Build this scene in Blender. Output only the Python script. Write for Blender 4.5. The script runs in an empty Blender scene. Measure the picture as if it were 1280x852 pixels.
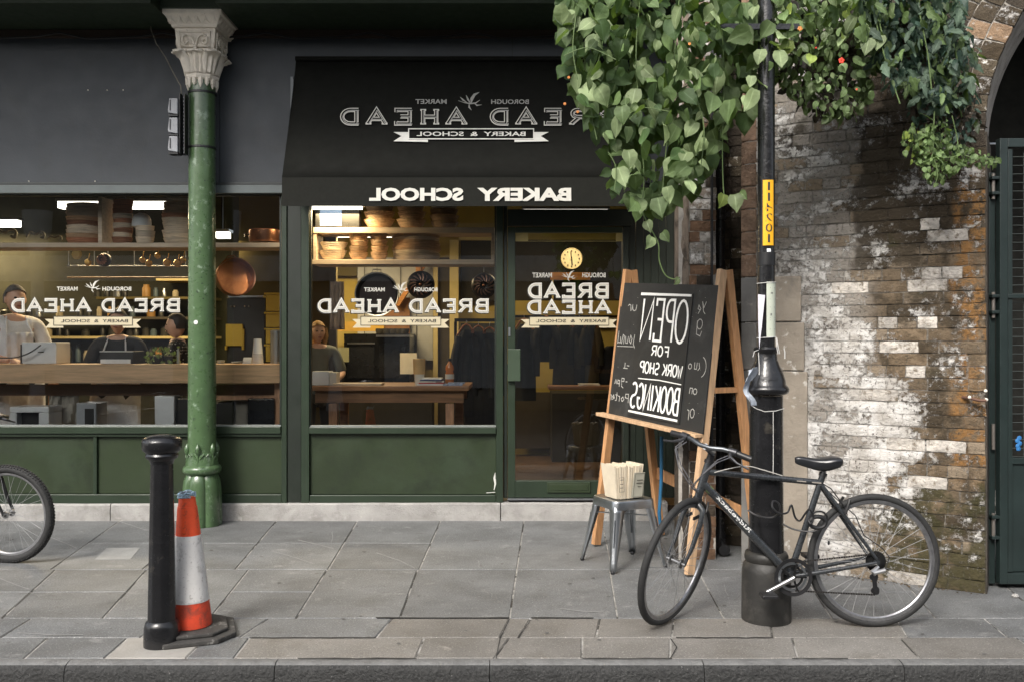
import bpy, math, random
from mathutils import Vector, Matrix, noise
R = math.radians
random.seed(7)
sc = bpy.context.scene
COL = sc.collection

# ------------------------------------------------------------------ camera, sky, sun, exposure
FPX, CZ = 1111.0, 1.5
cam_d = bpy.data.cameras.new('camera'); cam = bpy.data.objects.new('camera', cam_d); COL.objects.link(cam)
cam.location = (0, 0, CZ); cam.rotation_euler = (R(90), 0, 0)
cam_d.sensor_width = 36; cam_d.lens = FPX/1280*36; cam_d.clip_end = 500; cam_d.clip_start = .05
sc.camera = cam
SUN_EL, SUN_AZ = R(42), R(-152)       # azimuth of the light's origin, measured from +Y towards +X
w = bpy.data.worlds.new('World'); sc.world = w; w.use_nodes = True
nt = w.node_tree; bg = nt.nodes['Background']
sky = nt.nodes.new('ShaderNodeTexSky'); sky.sky_type = 'NISHITA'; sky.sun_disc = False
sky.sun_elevation = SUN_EL; sky.sun_rotation = SUN_AZ; sky.dust_density = 4.0; sky.air_density = 1.0; sky.ozone_density = 1.0
hsv = nt.nodes.new('ShaderNodeHueSaturation'); hsv.inputs['Saturation'].default_value = .40      # thin overcast: a paler sky
nt.links.new(sky.outputs[0], hsv.inputs['Color']); nt.links.new(hsv.outputs[0], bg.inputs[0]); bg.inputs[1].default_value = 0.15
sd = bpy.data.lights.new('sun', 'SUN'); sd.energy = 1.45; sd.angle = R(17); sd.color = (1, .95, .87)
sun = bpy.data.objects.new('sun', sd); COL.objects.link(sun)
dv = Vector((math.sin(SUN_AZ)*math.cos(SUN_EL), math.cos(SUN_AZ)*math.cos(SUN_EL), math.sin(SUN_EL)))
sun.rotation_euler = dv.to_track_quat('Z', 'Y').to_euler(); sun.location = dv*30
sc.view_settings.view_transform = 'Standard'; sc.view_settings.look = 'None'
sc.view_settings.exposure = 1.02; sc.view_settings.gamma = 1
sc.render.engine = 'CYCLES'
sc.cycles.max_bounces = 8; sc.cycles.transparent_max_bounces = 12
sc.cycles.caustics_reflective = False; sc.cycles.caustics_refractive = False
sc.cycles.use_denoising = True

# ------------------------------------------------------------------ helpers
def W(px, py, Y):
    return Vector(((px-640)*Y/FPX, Y, CZ+(426-py)*Y/FPX))
def G(px, py, z=0.0):                       # point of the ground seen at a pixel
    Y = FPX*(CZ-z)/(py-426); return Vector(((px-640)*Y/FPX, Y, z))
def plane_map(p, n):                        # pixel -> point on a plane, raised by off along n
    p = Vector(p); n = Vector(n).normalized(); c = Vector((0, 0, CZ))
    def f(px, py, off=0.0):
        d = Vector(((px-640)/FPX, 1, (426-py)/FPX))
        return c+d*((p-c).dot(n)/d.dot(n))+n*off
    return f

def tag(o, label=None, cat=None, group=None, kind=None):
    if label: o['label'] = label
    if cat: o['category'] = cat
    if group: o['group'] = group
    if kind: o['kind'] = kind
    return o
def thing(name, label, cat, loc=(0, 0, 0), rotz=0, group=None):
    o = bpy.data.objects.new(name, None); COL.objects.link(o)
    o.location = loc; o.rotation_euler = (0, 0, rotz); o.empty_display_size = .1
    return tag(o, label, cat, group)
def origin_of(o):
    v = Vector((0, 0, 0))
    while o: v += o.location; o = o.parent
    return v

class MB:
    def __init__(s): s.v = []; s.f = []
    def add(s, vs, fs):
        n = len(s.v); s.v += [Vector(v) for v in vs]; s.f += [tuple(i+n for i in f) for f in fs]; return s
    def box(s, x0, x1, y0, y1, z0, z1):
        return s.add([(x0,y0,z0),(x1,y0,z0),(x1,y1,z0),(x0,y1,z0),(x0,y0,z1),(x1,y0,z1),(x1,y1,z1),(x0,y1,z1)],
              [(0,3,2,1),(4,5,6,7),(0,1,5,4),(1,2,6,5),(2,3,7,6),(3,0,4,7)])
    def pbox(s, px0, px1, py0, py1, Y0, Y1):     # box whose FRONT face (at Y0) fills a pixel rectangle
        a = W(px0, py1, Y0); b = W(px1, py0, Y0); return s.box(a.x, b.x, Y0, Y1, a.z, b.z)
    def bar(s, p, q, wd, h, up=(0, 0, 1)):
        p, q = Vector(p), Vector(q); d = (q-p).normalized(); u = Vector(up)
        a = d.cross(u).normalized()*wd/2; b = a.cross(d).normalized()*h/2
        vs = [p-a-b, p+a-b, p+a+b, p-a+b, q-a-b, q+a-b, q+a+b, q-a+b]
        return s.add(vs, [(0,3,2,1),(4,5,6,7),(0,1,5,4),(1,2,6,5),(2,3,7,6),(3,0,4,7)])
    def tube(s, pts, r, n=8, caps=True):
        pts = [Vector(p) for p in pts]; rs = r if isinstance(r, (list, tuple)) else [r]*len(pts)
        vs = []; fs = []; ref = None
        for i, p in enumerate(pts):
            d = (pts[min(i+1, len(pts)-1)]-pts[max(i-1, 0)]).normalized()
            if ref is None:
                ref = Vector((0, 0, 1)) if abs(d.z) < .9 else Vector((1, 0, 0))
            a = (ref-d*ref.dot(d)).normalized(); ref = a; b = d.cross(a)
            for k in range(n):
                t = 2*math.pi*k/n; vs.append(p+(a*math.cos(t)+b*math.sin(t))*rs[i])
        for i in range(len(pts)-1):
            for k in range(n):
                fs.append((i*n+k, i*n+(k+1) % n, (i+1)*n+(k+1) % n, (i+1)*n+k))
        if caps: fs.append(tuple(range(n-1, -1, -1))); fs.append(tuple(range((len(pts)-1)*n, len(pts)*n)))
        return s.add(vs, fs)
    def lathe(s, prof, c=(0, 0, 0), n=32, ax='z', fr=None, cap=True):   # prof: (r, h)
        c = Vector(c); vs = []; fs = []
        for r, h in prof:
            for k in range(n):
                t = 2*math.pi*k/n; q = r*(fr(t, h) if fr else 1)
                a, b = q*math.cos(t), q*math.sin(t)
                vs.append(c+Vector({'z': (a, b, h), 'y': (a, h, b), 'x': (h, a, b)}[ax]))
        for i in range(len(prof)-1):
            for k in range(n):
                fs.append((i*n+k, i*n+(k+1) % n, (i+1)*n+(k+1) % n, (i+1)*n+k))
        if cap: fs.append(tuple(range(n-1, -1, -1))); fs.append(tuple(range((len(prof)-1)*n, len(prof)*n)))
        return s.add(vs, fs)
    def ball(s, c, r, n=12, sz=(1, 1, 1)):
        m = n//2; return s.lathe([(max(1e-4, math.sin(math.pi*i/m))*r*sz[0], -math.cos(math.pi*i/m)*r*sz[2]) for i in range(m+1)], c, n,
                fr=None if sz[0] == sz[1] else (lambda t, h: 1/math.sqrt(math.cos(t)**2+(math.sin(t)*sz[0]/sz[1])**2)))
    def poly(s, pts, ext):                          # polygon extruded along ext
        n = len(pts); e = Vector(ext); vs = [Vector(p) for p in pts]+[Vector(p)+e for p in pts]
        return s.add(vs, [tuple(range(n-1, -1, -1)), tuple(range(n, 2*n))]+[(i, (i+1) % n, n+(i+1) % n, n+i) for i in range(n)])
    def xf(s, fn): s.v = [Vector(fn(v)) for v in s.v]; return s
    def mesh(s, name, mat, off=Vector((0, 0, 0)), smooth=False, weld=False):
        me = bpy.data.meshes.new(name); me.from_pydata([tuple(v-off) for v in s.v], [], s.f)
        import bmesh
        bm = bmesh.new(); bm.from_mesh(me)
        bmesh.ops.recalc_face_normals(bm, faces=bm.faces); bm.to_mesh(me); bm.free()
        if mat: me.materials.append(mat)
        if smooth:
            me.polygons.foreach_set('use_smooth', [True]*len(me.polygons))
            try: me.set_sharp_from_angle(angle=R(38))
            except Exception: pass
        return me
    def build(s, name, mat, parent=None, smooth=False, local=False, bev=0, T=None):
        if T: s.xf(T)
        off = Vector((0, 0, 0)) if (local or not parent) else origin_of(parent)
        o = bpy.data.objects.new(name, s.mesh(name, mat, off, smooth)); COL.objects.link(o); o.parent = parent
        if bev:
            m = o.modifiers.new('bevel', 'BEVEL'); m.width = bev; m.segments = 2; m.limit_method = 'ANGLE'; m.harden_normals = False
        return o

# ------------------------------------------------------------------ materials
MATS = {}
def mat(name, col, rough=.6, metal=0, var=.15, scale=6, bump=0, bscale=50, rand=0, spots=None, spec=.5, emit=None, coat=0, stretch=None, coord='pos', bdist=.01):
    if name in MATS: return MATS[name]
    m = bpy.data.materials.new(name); m.use_nodes = True; MATS[name] = m
    t = m.node_tree; N = t.nodes; L = t.links; P = N['Principled BSDF']
    P.inputs['Roughness'].default_value = rough; P.inputs['Metallic'].default_value = metal
    P.inputs['Specular IOR Level'].default_value = spec; P.inputs['Coat Weight'].default_value = coat
    if coord == 'pos': vec = N.new('ShaderNodeNewGeometry').outputs['Position']
    else: vec = N.new('ShaderNodeTexCoord').outputs['Object']
    if stretch:
        mp = N.new('ShaderNodeMapping'); mp.inputs['Scale'].default_value = stretch; L.new(vec, mp.inputs[0]); vec = mp.outputs[0]
    def nz(s, d=5, dist=0, rg=.6):
        n = N.new('ShaderNodeTexNoise'); n.inputs['Scale'].default_value = s; n.inputs['Detail'].default_value = d
        n.inputs['Roughness'].default_value = rg; n.inputs['Distortion'].default_value = dist; L.new(vec, n.inputs['Vector']); return n
    n1 = nz(scale)
    cr = N.new('ShaderNodeValToRGB'); cr.color_ramp.elements[0].position = .3; cr.color_ramp.elements[1].position = .7
    cr.color_ramp.elements[0].color = tuple(c*(1-var) for c in col)+(1,); cr.color_ramp.elements[1].color = tuple(min(1, c*(1+var)) for c in col)+(1,)
    L.new(n1.outputs['Fac'], cr.inputs[0]); out = cr.outputs[0]
    for sp in (spots or []):           # (colour, scale, threshold, softness)
        n2 = nz(sp[1], 8, .3, .7); mr = N.new('ShaderNodeMapRange'); mr.inputs['From Min'].default_value = sp[2]; mr.inputs['From Max'].default_value = sp[2]+sp[3]
        L.new(n2.outputs['Fac'], mr.inputs[0]); mx = N.new('ShaderNodeMix'); mx.data_type = 'RGBA'
        L.new(mr.outputs[0], mx.inputs[0]); L.new(out, mx.inputs[6]); mx.inputs[7].default_value = tuple(sp[0])+(1,); out = mx.outputs[2]
    if rand:
        oi = N.new('ShaderNodeObjectInfo'); hs = N.new('ShaderNodeHueSaturation'); mr = N.new('ShaderNodeMapRange')
        mr.inputs['To Min'].default_value = 1-rand; mr.inputs['To Max'].default_value = 1+rand
        L.new(oi.outputs['Random'], mr.inputs[0]); L.new(mr.outputs[0], hs.inputs['Value']); L.new(out, hs.inputs['Color']); out = hs.outputs[0]
    L.new(out, P.inputs['Base Color']); m['n'] = 1
    if rough > .12 and not metal:
        rr = N.new('ShaderNodeMapRange'); rr.inputs['To Min'].default_value = max(.05, rough-.12); rr.inputs['To Max'].default_value = min(1, rough+.12)
        L.new(nz(scale*3).outputs['Fac'], rr.inputs[0]); L.new(rr.outputs[0], P.inputs['Roughness'])
    if bump:
        b = N.new('ShaderNodeBump'); b.inputs['Strength'].default_value = bump; b.inputs['Distance'].default_value = bdist
        L.new(nz(bscale, 6).outputs['Fac'], b.inputs['Height']); L.new(b.outputs[0], P.inputs['Normal'])
    if emit: P.inputs['Emission Color'].default_value = tuple(emit[:3])+(1,); P.inputs['Emission Strength'].default_value = emit[3]
    return m
def glassmat(name, refl=1.0, tint=(.95, .97, .95)):
    m = bpy.data.materials.new(name); m.use_nodes = True; t = m.node_tree; N = t.nodes; L = t.links; N.remove(N['Principled BSDF'])
    tr = N.new('ShaderNodeBsdfTransparent'); tr.inputs[0].default_value = tint+(1,)
    gl = N.new('ShaderNodeBsdfGlossy'); gl.inputs['Roughness'].default_value = .01
    fr = N.new('ShaderNodeFresnel'); fr.inputs[0].default_value = 1.5
    ml = N.new('ShaderNodeMath'); ml.operation = 'MULTIPLY'; ml.inputs[1].default_value = refl; L.new(fr.outputs[0], ml.inputs[0])
    mx = N.new('ShaderNodeMixShader'); L.new(ml.outputs[0], mx.inputs[0]); L.new(tr.outputs[0], mx.inputs[1]); L.new(gl.outputs[0], mx.inputs[2])
    L.new(mx.outputs[0], N['Material Output'].inputs[0]); return m
def leafmat(name, col, tr=(.25, .4, .06), rough=.4):
    m = mat(name, col, rough+.1, var=.35, scale=9, rand=.42, bump=.5, bscale=45, spec=.35, spots=[((.22, .17, .05), 16, .70, .04)])
    t = m.node_tree; N = t.nodes; L = t.links; P = N['Principled BSDF']
    at_ = N.new('ShaderNodeAttribute'); at_.attribute_name = 'vein'; pw = N.new('ShaderNodeMath'); pw.operation = 'POWER'; pw.inputs[1].default_value = 9; L.new(at_.outputs['Fac'], pw.inputs[0])
    ml = N.new('ShaderNodeMath'); ml.operation = 'MULTIPLY'; ml.inputs[1].default_value = .55; L.new(pw.outputs[0], ml.inputs[0])
    src = P.inputs['Base Color'].links[0].from_socket; mxv = N.new('ShaderNodeMix'); mxv.data_type = 'RGBA'; L.new(ml.outputs[0], mxv.inputs[0]); L.new(src, mxv.inputs[6])
    mxv.inputs[7].default_value = tuple(min(1, c*2.0+.06) for c in col)+(1,); L.new(mxv.outputs[2], P.inputs['Base Color'])
    b = N.new('ShaderNodeBsdfTranslucent'); b.inputs[0].default_value = tr+(1,)
    mx = N.new('ShaderNodeMixShader'); mx.inputs[0].default_value = .22
    L.new(P.outputs[0], mx.inputs[1]); L.new(b.outputs[0], mx.inputs[2]); L.new(mx.outputs[0], N['Material Output'].inputs[0]); return m
def woodmat(name, col, var=.3, sc_=4, ax=(1, 12, 12), rough=.55):
    return mat(name, col, rough, var=var, scale=sc_, stretch=ax, bump=.15, bscale=20)

GLASS = glassmat('window_glass', 2.3)
GREEN = mat('frame_green_paint', (.018, .030, .017), .38, var=.12, scale=3, bump=.08, bscale=30, spots=[((.05, .07, .05), 18, .72, .04)])
PANEL = mat('panel_green_paint', (.0195, .031, .0125), .42, var=.16, scale=2.2, bump=.1, bscale=25, spots=[((.030, .047, .026), 1.4, .50, .25), ((.011, .018, .008), 3, .52, .2), ((.10, .12, .09), 45, .70, .03)])
DKGREEN = mat('dark_green_paint', (.009, .014, .009), .45, var=.2, scale=4, bump=.1, bscale=30)
FASCIA = mat('fascia_grey_paint', (.032, .039, .047), .55, var=.12, scale=2.5, bump=.08, bscale=60, spots=[((.11, .12, .13), 30, .74, .03), ((.028, .032, .035), 2, .50, .25)])
COLGREEN = mat('column_green_paint', (.062, .112, .048), .30, var=.16, scale=6, bump=.5, bscale=22, spots=[((.02, .035, .02), 34, .60, .04), ((.20, .27, .19), 14, .58, .08), ((.05, .085, .042), 3, .50, .2), ((.42, .44, .40), 60, .72, .02)], coat=.3, bdist=.006)
CAPW = mat('capital_cream_paint', (.82, .76, .66), .6, var=.12, scale=10, bump=.4, bscale=60, spots=[((.26, .21, .15), 18, .60, .14)])
BLACKP = mat('black_gloss_paint', (.010, .010, .011), .24, var=.2, scale=12, bump=.25, bscale=35, spots=[((.30, .29, .27), 55, .70, .02), ((.04, .036, .03), 9, .58, .1)], coat=.1)
STONE = mat('plinth_stone', (.33, .32, .305), .85, var=.2, scale=5, bump=.7, bscale=90, spots=[((.08, .075, .07), 60, .68, .03), ((.20, .19, .175), 4, .50, .2), ((.48, .46, .43), 9, .62, .1)])
SLAB = mat('paving_stone', (.138, .142, .144), .6, var=.2, scale=2.2, bump=.4, bscale=70, rand=.12, spots=[((.092, .094, .094), 2.3, .48, .22), ((.23, .23, .225), 5, .58, .12), ((.33, .325, .31), 30, .67, .04), ((.34, .34, .33), 105, .57, .05), ((.055, .054, .050), 90, .58, .05), ((.05, .048, .043), 44, .68, .03), ((.085, .082, .076), 9, .62, .06)], stretch=(1, 1.3, 1), bdist=.008)
SLABW = mat('warm_paving_stone', (.165, .156, .143), .6, var=.2, scale=2.5, bump=.4, bscale=70, rand=.13, spots=[((.125, .115, .10), 3, .50, .22), ((.30, .28, .25), 7, .62, .1), ((.34, .32, .29), 105, .57, .05), ((.07, .064, .057), 90, .58, .05), ((.07, .065, .06), 40, .66, .04)], bdist=.006)
SLABL = mat('pale_paving_stone', (.31, .295, .27), .65, var=.12, scale=5, bump=.4, bscale=70, rand=.08, spots=[((.28, .26, .235), 6, .56, .15), ((.2, .19, .18), 60, .7, .04)], bdist=.006)
BLACKD = mat('black_dusty_iron', (.020, .019, .017), .55, var=.4, scale=7, bump=.3, bscale=35, spots=[((.07, .065, .058), 5, .52, .15), ((.16, .15, .14), 60, .74, .02)])
MORTAR = mat('joint_mortar', (.30, .29, .27), .9, var=.35, scale=8, bump=.6, bscale=80, spots=[((.045, .042, .036), 2.4, .50, .05)])
KERBM = mat('granite_kerb', (.036, .036, .035), .7, var=.2, scale=14, bump=1.0, bscale=55, spots=[((.02, .02, .02), 70, .52, .06), ((.30, .30, .29), 85, .64, .05)], bdist=.016)  # dirt plus the shade of the front face put into the colour
KERBT = mat('granite_kerb_worn', (.145, .145, .142), .6, var=.25, scale=14, bump=.6, bscale=60, spots=[((.12, .12, .12), 30, .55, .1), ((.05, .05, .05), 4, .62, .1)])
ROAD = mat('asphalt', (.05, .05, .05), .85, var=.25, scale=20, bump=.8, bscale=120)
AWN = mat('awning_canvas', (.0042, .0046, .0032), .85, var=.1, scale=5, bump=.12, bscale=220, spec=.25)
WHITEP = mat('white_print', (.56, .55, .50), .6, var=.05, scale=30)
GREYP = mat('grey_print', (.34, .34, .32), .7, var=.1, scale=40)
CREAM = mat('cream_print', (.50, .44, .30), .6, var=.05, scale=20)
INK = mat('dark_print', (.03, .028, .022), .6, var=.1)
BWOOD = woodmat('counter_oak', (.66, .43, .24), .25, 3, (1, 9, 14))
PINE = woodmat('easel_pine', (.42, .22, .10), .3, 5, (9, 9, 1.4))
PINE2 = woodmat('easel_pine_pale', (.52, .34, .20), .25, 5, (9, 9, 1.4))
SHELFW = woodmat('shelf_wood', (.60, .48, .36), .2, 3, (1, 10, 14))
TABW = woodmat('table_wood', (.26, .13, .06), .3, 3, (1, 9, 12))
LEGW = woodmat('leg_wood', (.52, .29, .17), .25, 5, (9, 9, 1.5))
BLKPL = mat('black_plastic', (.012, .012, .013), .45, var=.2)
STEEL = mat('brushed_steel', (.42, .44, .46), .33, metal=1, var=.12, scale=5, bump=.1, bscale=40, spots=[((.16, .17, .18), 6, .60, .15)])
CHROME = mat('polished_alloy', (.42, .42, .42), .34, metal=1, var=.1)
RUBBER = mat('tyre_rubber', (.020, .020, .020), .75, var=.25, scale=30, bump=.3, bscale=150, spots=[((.07, .065, .06), 10, .6, .2)])
FRAMEP = mat('bike_frame_paint', (.026, .029, .032), .28, var=.15, scale=14, coat=.5, spots=[((.09, .09, .09), 60, .76, .03)])
COPPER = mat('copper', (.42, .20, .12), .28, metal=1, var=.2, scale=6, spots=[((.16, .06, .04), 5, .55, .2)])
YWALL = mat('yellow_wall_paint', (.38, .29, .075), .8, var=.12, scale=2)
YWOOD = mat('cream_woodwork', (.55, .45, .20), .6, var=.1)
PANW = mat('grey_boarding', (.42, .43, .42), .7, var=.1)
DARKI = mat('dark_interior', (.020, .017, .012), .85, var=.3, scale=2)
CANE = mat('cane_coil', (.60, .42, .27), .8, var=.35, scale=3, stretch=(3, 3, 60), bump=.8, bscale=8, rand=.3)
CANER = mat('red_cane_coil', (.46, .22, .13), .8, var=.4, scale=3, stretch=(3, 3, 60), bump=.8, bscale=8, rand=.35)
CANEW = mat('floury_cane_coil', (.74, .64, .52), .85, var=.3, scale=3, stretch=(3, 3, 60), bump=.8, bscale=8, rand=.2)
WPLAS = mat('white_plastic', (.78, .80, .82), .4, var=.06)
APRON = mat('white_cotton', (.76, .77, .80), .9, var=.12, scale=7, bump=.5, bscale=7, bdist=.05)
SKIN = mat('skin', (.62, .38, .27), .5, var=.08, scale=14)
YCRATE = mat('yellow_plastic', (.55, .37, .03), .5, var=.1, rand=.1)
PAPER = mat('paper', (.70, .66, .57), .8, var=.06, scale=12)

# ------------------------------------------------------------------ flat lettering
def arc(cx, cy, rx, ry, a0, a1, n=10):
    return [(cx+rx*math.cos(R(a0+(a1-a0)*i/n)), cy+ry*math.sin(R(a0+(a1-a0)*i/n))) for i in range(n+1)]
GL = {
 'A': [[(.0, 0), (.5, 1), (1, 0)], [(.2, .34), (.8, .34)]],
 'B': [[(.12, 0), (.12, 1)], [(0, 1), (.6, 1)]+arc(.6, .76, .28, .24, 90, -90, 6)[1:]+[(.12, .52)], [(.6, .52)]+arc(.62, .26, .33, .26, 90, -90, 7)[1:]+[(0, 0)]],
 'C': [arc(.5, .5, .46, .5, 45, 315, 14)],
 'D': [[(.12, 0), (.12, 1)], [(0, 1), (.45, 1)]+arc(.45, .5, .5, .5, 90, -90, 10)[1:]+[(0, 0)]],
 'E': [[(.12, 0), (.12, 1)], [(0, 1), (.88, 1), (.88, .84)], [(.12, .52), (.66, .52)], [(0, 0), (.9, 0), (.9, .18)]],
 'F': [[(.1, 0), (.1, 1), (.9, 1)], [(.1, .52), (.7, .52)]],
 'G': [arc(.5, .5, .46, .5, 45, 320, 14)+[(.92, .42), (.55, .42)]],
 'H': [[(.12, 0), (.12, 1)], [(.88, 0), (.88, 1)], [(.12, .5), (.88, .5)]],
 'I': [[(.5, 0), (.5, 1)]],
 'K': [[(.1, 0), (.1, 1)], [(.9, 1), (.12, .42)], [(.34, .58), (.95, 0)]],
 'L': [[(.1, 1), (.1, 0), (.9, 0)]],
 'M': [[(.05, 0), (.05, 1), (.5, .3), (.95, 1), (.95, 0)]],
 'N': [[(.1, 0), (.1, 1), (.9, 0), (.9, 1)]],
 'O': [arc(.5, .5, .46, .5, 90, 450, 20)],
 'P': [[(.1, 0), (.1, 1), (.5, 1)]+arc(.5, .74, .4, .26, 90, -90, 8)[1:]+[(.1, .48)]],
 'R': [[(.12, 0), (.12, 1)], [(0, 1), (.6, 1)]+arc(.6, .74, .3, .26, 90, -90, 7)[1:]+[(.12, .48)], [(.5, .48), (.95, 0)]],
 'S': [arc(.5, .75, .4, .25, 40, 270, 9)+arc(.5, .25, .42, .25, 90, -140, 9)[1:]],
 'T': [[(0, 1), (1, 1)], [(.5, 1), (.5, 0)]],
 'U': [[(.1, 1), (.1, .35)]+arc(.5, .35, .4, .35, 180, 360, 8)+[(.9, 1)]],
 'W': [[(0, 1), (.27, 0), (.5, .7), (.73, 0), (1, 1)]],
 'Y': [[(0, 1), (.5, .5), (1, 1)], [(.5, .5), (.5, 0)]],
}
SERIF = {'A': [[(-.14, 0), (.2, 0)], [(.8, 0), (1.14, 0)]], 'B': [], 'D': [], 'E': [], 'R': [[(-.02, 0), (.3, 0)], [(.78, 0), (1.1, 0)]],
         'H': [[(-.05, 0), (.29, 0)], [(.71, 0), (1.05, 0)], [(-.05, 1), (.29, 1)], [(.71, 1), (1.05, 1)]]}
class Flat:                       # 2-D shapes in pixel-like units, later mapped on a plane
    def __init__(s): s.v = []; s.f = []; s.lv = []; s.k = 0
    def quad(s, pts, lv=0):
        n = len(s.v); s.v += list(pts); s.lv += [lv]*len(pts); s.f.append(tuple(range(n, n+len(pts)))); return s
    def rect(s, x0, y0, x1, y1, lv=0): return s.quad([(x0, y0), (x1, y0), (x1, y1), (x0, y1)], lv)
    def ribbon(s, pts, wd, lv=None, ws=None):
        if lv is None: s.k += 1; lv = s.k*.02
        n0 = len(s.v); m = len(pts)
        closed = (Vector(pts[0])-Vector(pts[-1])).length < 1e-6
        for i, p in enumerate(pts):
            a = Vector(pts[i-1]) if i else (Vector(pts[-2]) if closed else None)
            b = Vector(pts[i+1]) if i < m-1 else (Vector(pts[1]) if closed else None)
            p = Vector(p); d1 = (p-a).normalized() if a is not None else None; d2 = (b-p).normalized() if b is not None else None
            d1 = d1 or d2; d2 = d2 or d1
            t = d1+d2; t = t.normalized() if t.length > 1e-5 else d1
            nn = Vector((-t.y, t.x)); c = max(.45, nn.dot(Vector((-d1.y, d1.x)))); h = (ws[i] if ws else wd)/2/c
            s.v += [tuple(p+nn*h), tuple(p-nn*h)]; s.lv += [lv, lv]
        for i in range(m-1): s.f.append((n0+2*i, n0+2*i+1, n0+2*i+3, n0+2*i+2))
        return s
    def word(s, txt, x0, y0, x1, y1, wd, serif=False, gap=.28, widths=None, mirror=True, extra=0):   # y1 is the baseline; text mirrored
        n = len(txt); ws = [(.42 if c == ' ' else (widths or {}).get(c, 1.0)) for c in txt]
        tot = sum(ws)+gap*(n-1); u = 0
        for c, cw in zip(txt, ws):
            for st in (GL.get(c, [])+(SERIF.get(c, []) if serif else [])):
                pts = []
                for (gx, gy) in st:
                    t = (u+gx*cw)/tot; X = x1-t*(x1-x0) if mirror else x0+t*(x1-x0)
                    pts.append((X, y1+(y0-y1)*gy))
                s.ribbon(pts, wd if not (serif and st in SERIF.get(c, [])) else wd*.45)
            u += cw+gap
        return s
    @staticmethod
    def split(txt, x0, x1, gap, widths=None):
        ws = [(.42 if c == ' ' else (widths or {}).get(c, 1.0)) for c in txt]; tot = sum(ws)+gap*(len(txt)-1); u = 0; out = []; cur = ''; a = 0
        for c, cw in zip(txt+' ', ws+[.42]):
            if c == ' ':
                out.append((cur, x1-(u-gap)/tot*(x1-x0), x1-a/tot*(x1-x0))); cur = ''; a = u+cw+gap
            else: cur += c
            u += cw+gap
        return out
    def font(s, txt, x0, y0, x1, y1, bold=0, mirror=True, lv=0):
        cu = bpy.data.curves.new('t', 'FONT'); cu.body = txt; cu.size = 1; cu.offset = bold; cu.resolution_u = 3
        ob = bpy.data.objects.new('t', cu); COL.objects.link(ob); dg = bpy.context.evaluated_depsgraph_get(); dg.update()
        me = bpy.data.meshes.new_from_object(ob.evaluated_get(dg)); 
        xs = [v.co.x for v in me.vertices]; ys = [v.co.y for v in me.vertices]; ax, bx, ay, by = min(xs), max(xs), min(ys), max(ys)
        n = len(s.v)
        for v in me.vertices:
            t = (v.co.x-ax)/(bx-ax); X = x1-t*(x1-x0) if mirror else x0+t*(x1-x0)
            s.v.append((X, y1+(y0-y1)*(v.co.y-ay)/(by-ay))); s.lv.append(lv)
        s.f += [tuple(i+n for i in p.vertices) for p in me.polygons]
        bpy.data.objects.remove(ob); bpy.data.meshes.remove(me); bpy.data.curves.remove(cu); return s
    def build(s, name, mt, parent, fn, off=.002, local=False):
        mb = MB(); mb.v = [Vector(fn(p[0], p[1], off+l*.002)) for p, l in zip(s.v, s.lv)]; mb.f = list(s.f)
        me = bpy.data.meshes.new(name); o0 = Vector((0, 0, 0)) if local else origin_of(parent)
        me.from_pydata([tuple(v-o0) for v in mb.v], [], mb.f); me.materials.append(mt)
        o = bpy.data.objects.new(name, me); COL.objects.link(o); o.parent = parent
        if name in ('small_lettering', 'banner_lettering', 'letter_inline', 'letter_inner', 'banner_print', 'chalk_handwriting', 'chalk_specks', 'bag_print', 'label_print', 'clock_marks', 'letter_shadow', 'sprig_emblem', 'notice_print'): o['kind'] = 'stuff'
        return o
# ------------------------------------------------------------------ ground
YF = 7.47                                       # plane of the shopfront joinery
ground = MB().box(-30, 30, 4.2, 12, -.5, -.0055).build('pavement', MORTAR); tag(ground, kind='structure')
road = MB().box(-60, 60, -60, 4.12, -.6, -.13).build('road', ROAD); tag(road, kind='structure')
rs = random.Random(3)
def slab(q, m, zoff=0):
    g = [G(px, py) for px, py in q]; c = sum(g, Vector())/4; gap = .0045
    top = []
    for p in g:
        d = (c-p); top.append(p+Vector((gap if d.x > 0 else -gap, gap if d.y > 0 else -gap, rs.uniform(-.0015, .0015)+zoff)))
    e = .006; ins = [p+(c-p).normalized()*e for p in top]
    mb = MB(); vs = [Vector((p.x, p.y, -.05)) for p in top]+[p-Vector((0, 0, .004)) for p in top]+ins
    mb.add(vs, [(i, (i+1) % 4, 4+(i+1) % 4, 4+i) for i in range(4)]+[(4+i, 4+(i+1) % 4, 8+(i+1) % 4, 8+i) for i in range(4)]+[(8, 9, 10, 11)])
    mb.build('paving_slab', m, ground)
def row(y0, y1, tops, bots, mats=None, splits=()):
    for i in range(len(tops)-1):
        m = (mats or {}).get(i, SLAB)
        if i in splits:
            ym = y0+(y1-y0)*.46; a = tops[i]+(bots[i]-tops[i])*.46; b = tops[i+1]+(bots[i+1]-tops[i+1])*.46
            slab([(tops[i], y0), (tops[i+1], y0), (b, ym), (a, ym)], m); slab([(a, ym), (b, ym), (bots[i+1], y1), (bots[i], y1)], m)
        else: slab([(tops[i], y0), (tops[i+1], y0), (bots[i+1], y1), (bots[i], y1)], m)
row(650, 711, [-140, -10, 150, 246, 346, 447, 551, 655, 752, 850, 948, 1046, 1144, 1242, 1345], [-270, -115, 63, 178, 294, 410, 524, 646, 765, 885, 1005, 1122, 1240, 1356, 1480], splits=(2, 3, 4, 5, 9))
row(711, 772, [-260, -100, 70, 184, 311, 409, 522, 646, 762, 872, 1000, 1118, 1232, 1360, 1480], [-420, -200, 2, 128, 262, 370, 500, 637, 772, 905, 1040, 1170, 1305, 1440, 1600], splits=(1, 2, 4, 10))
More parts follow.
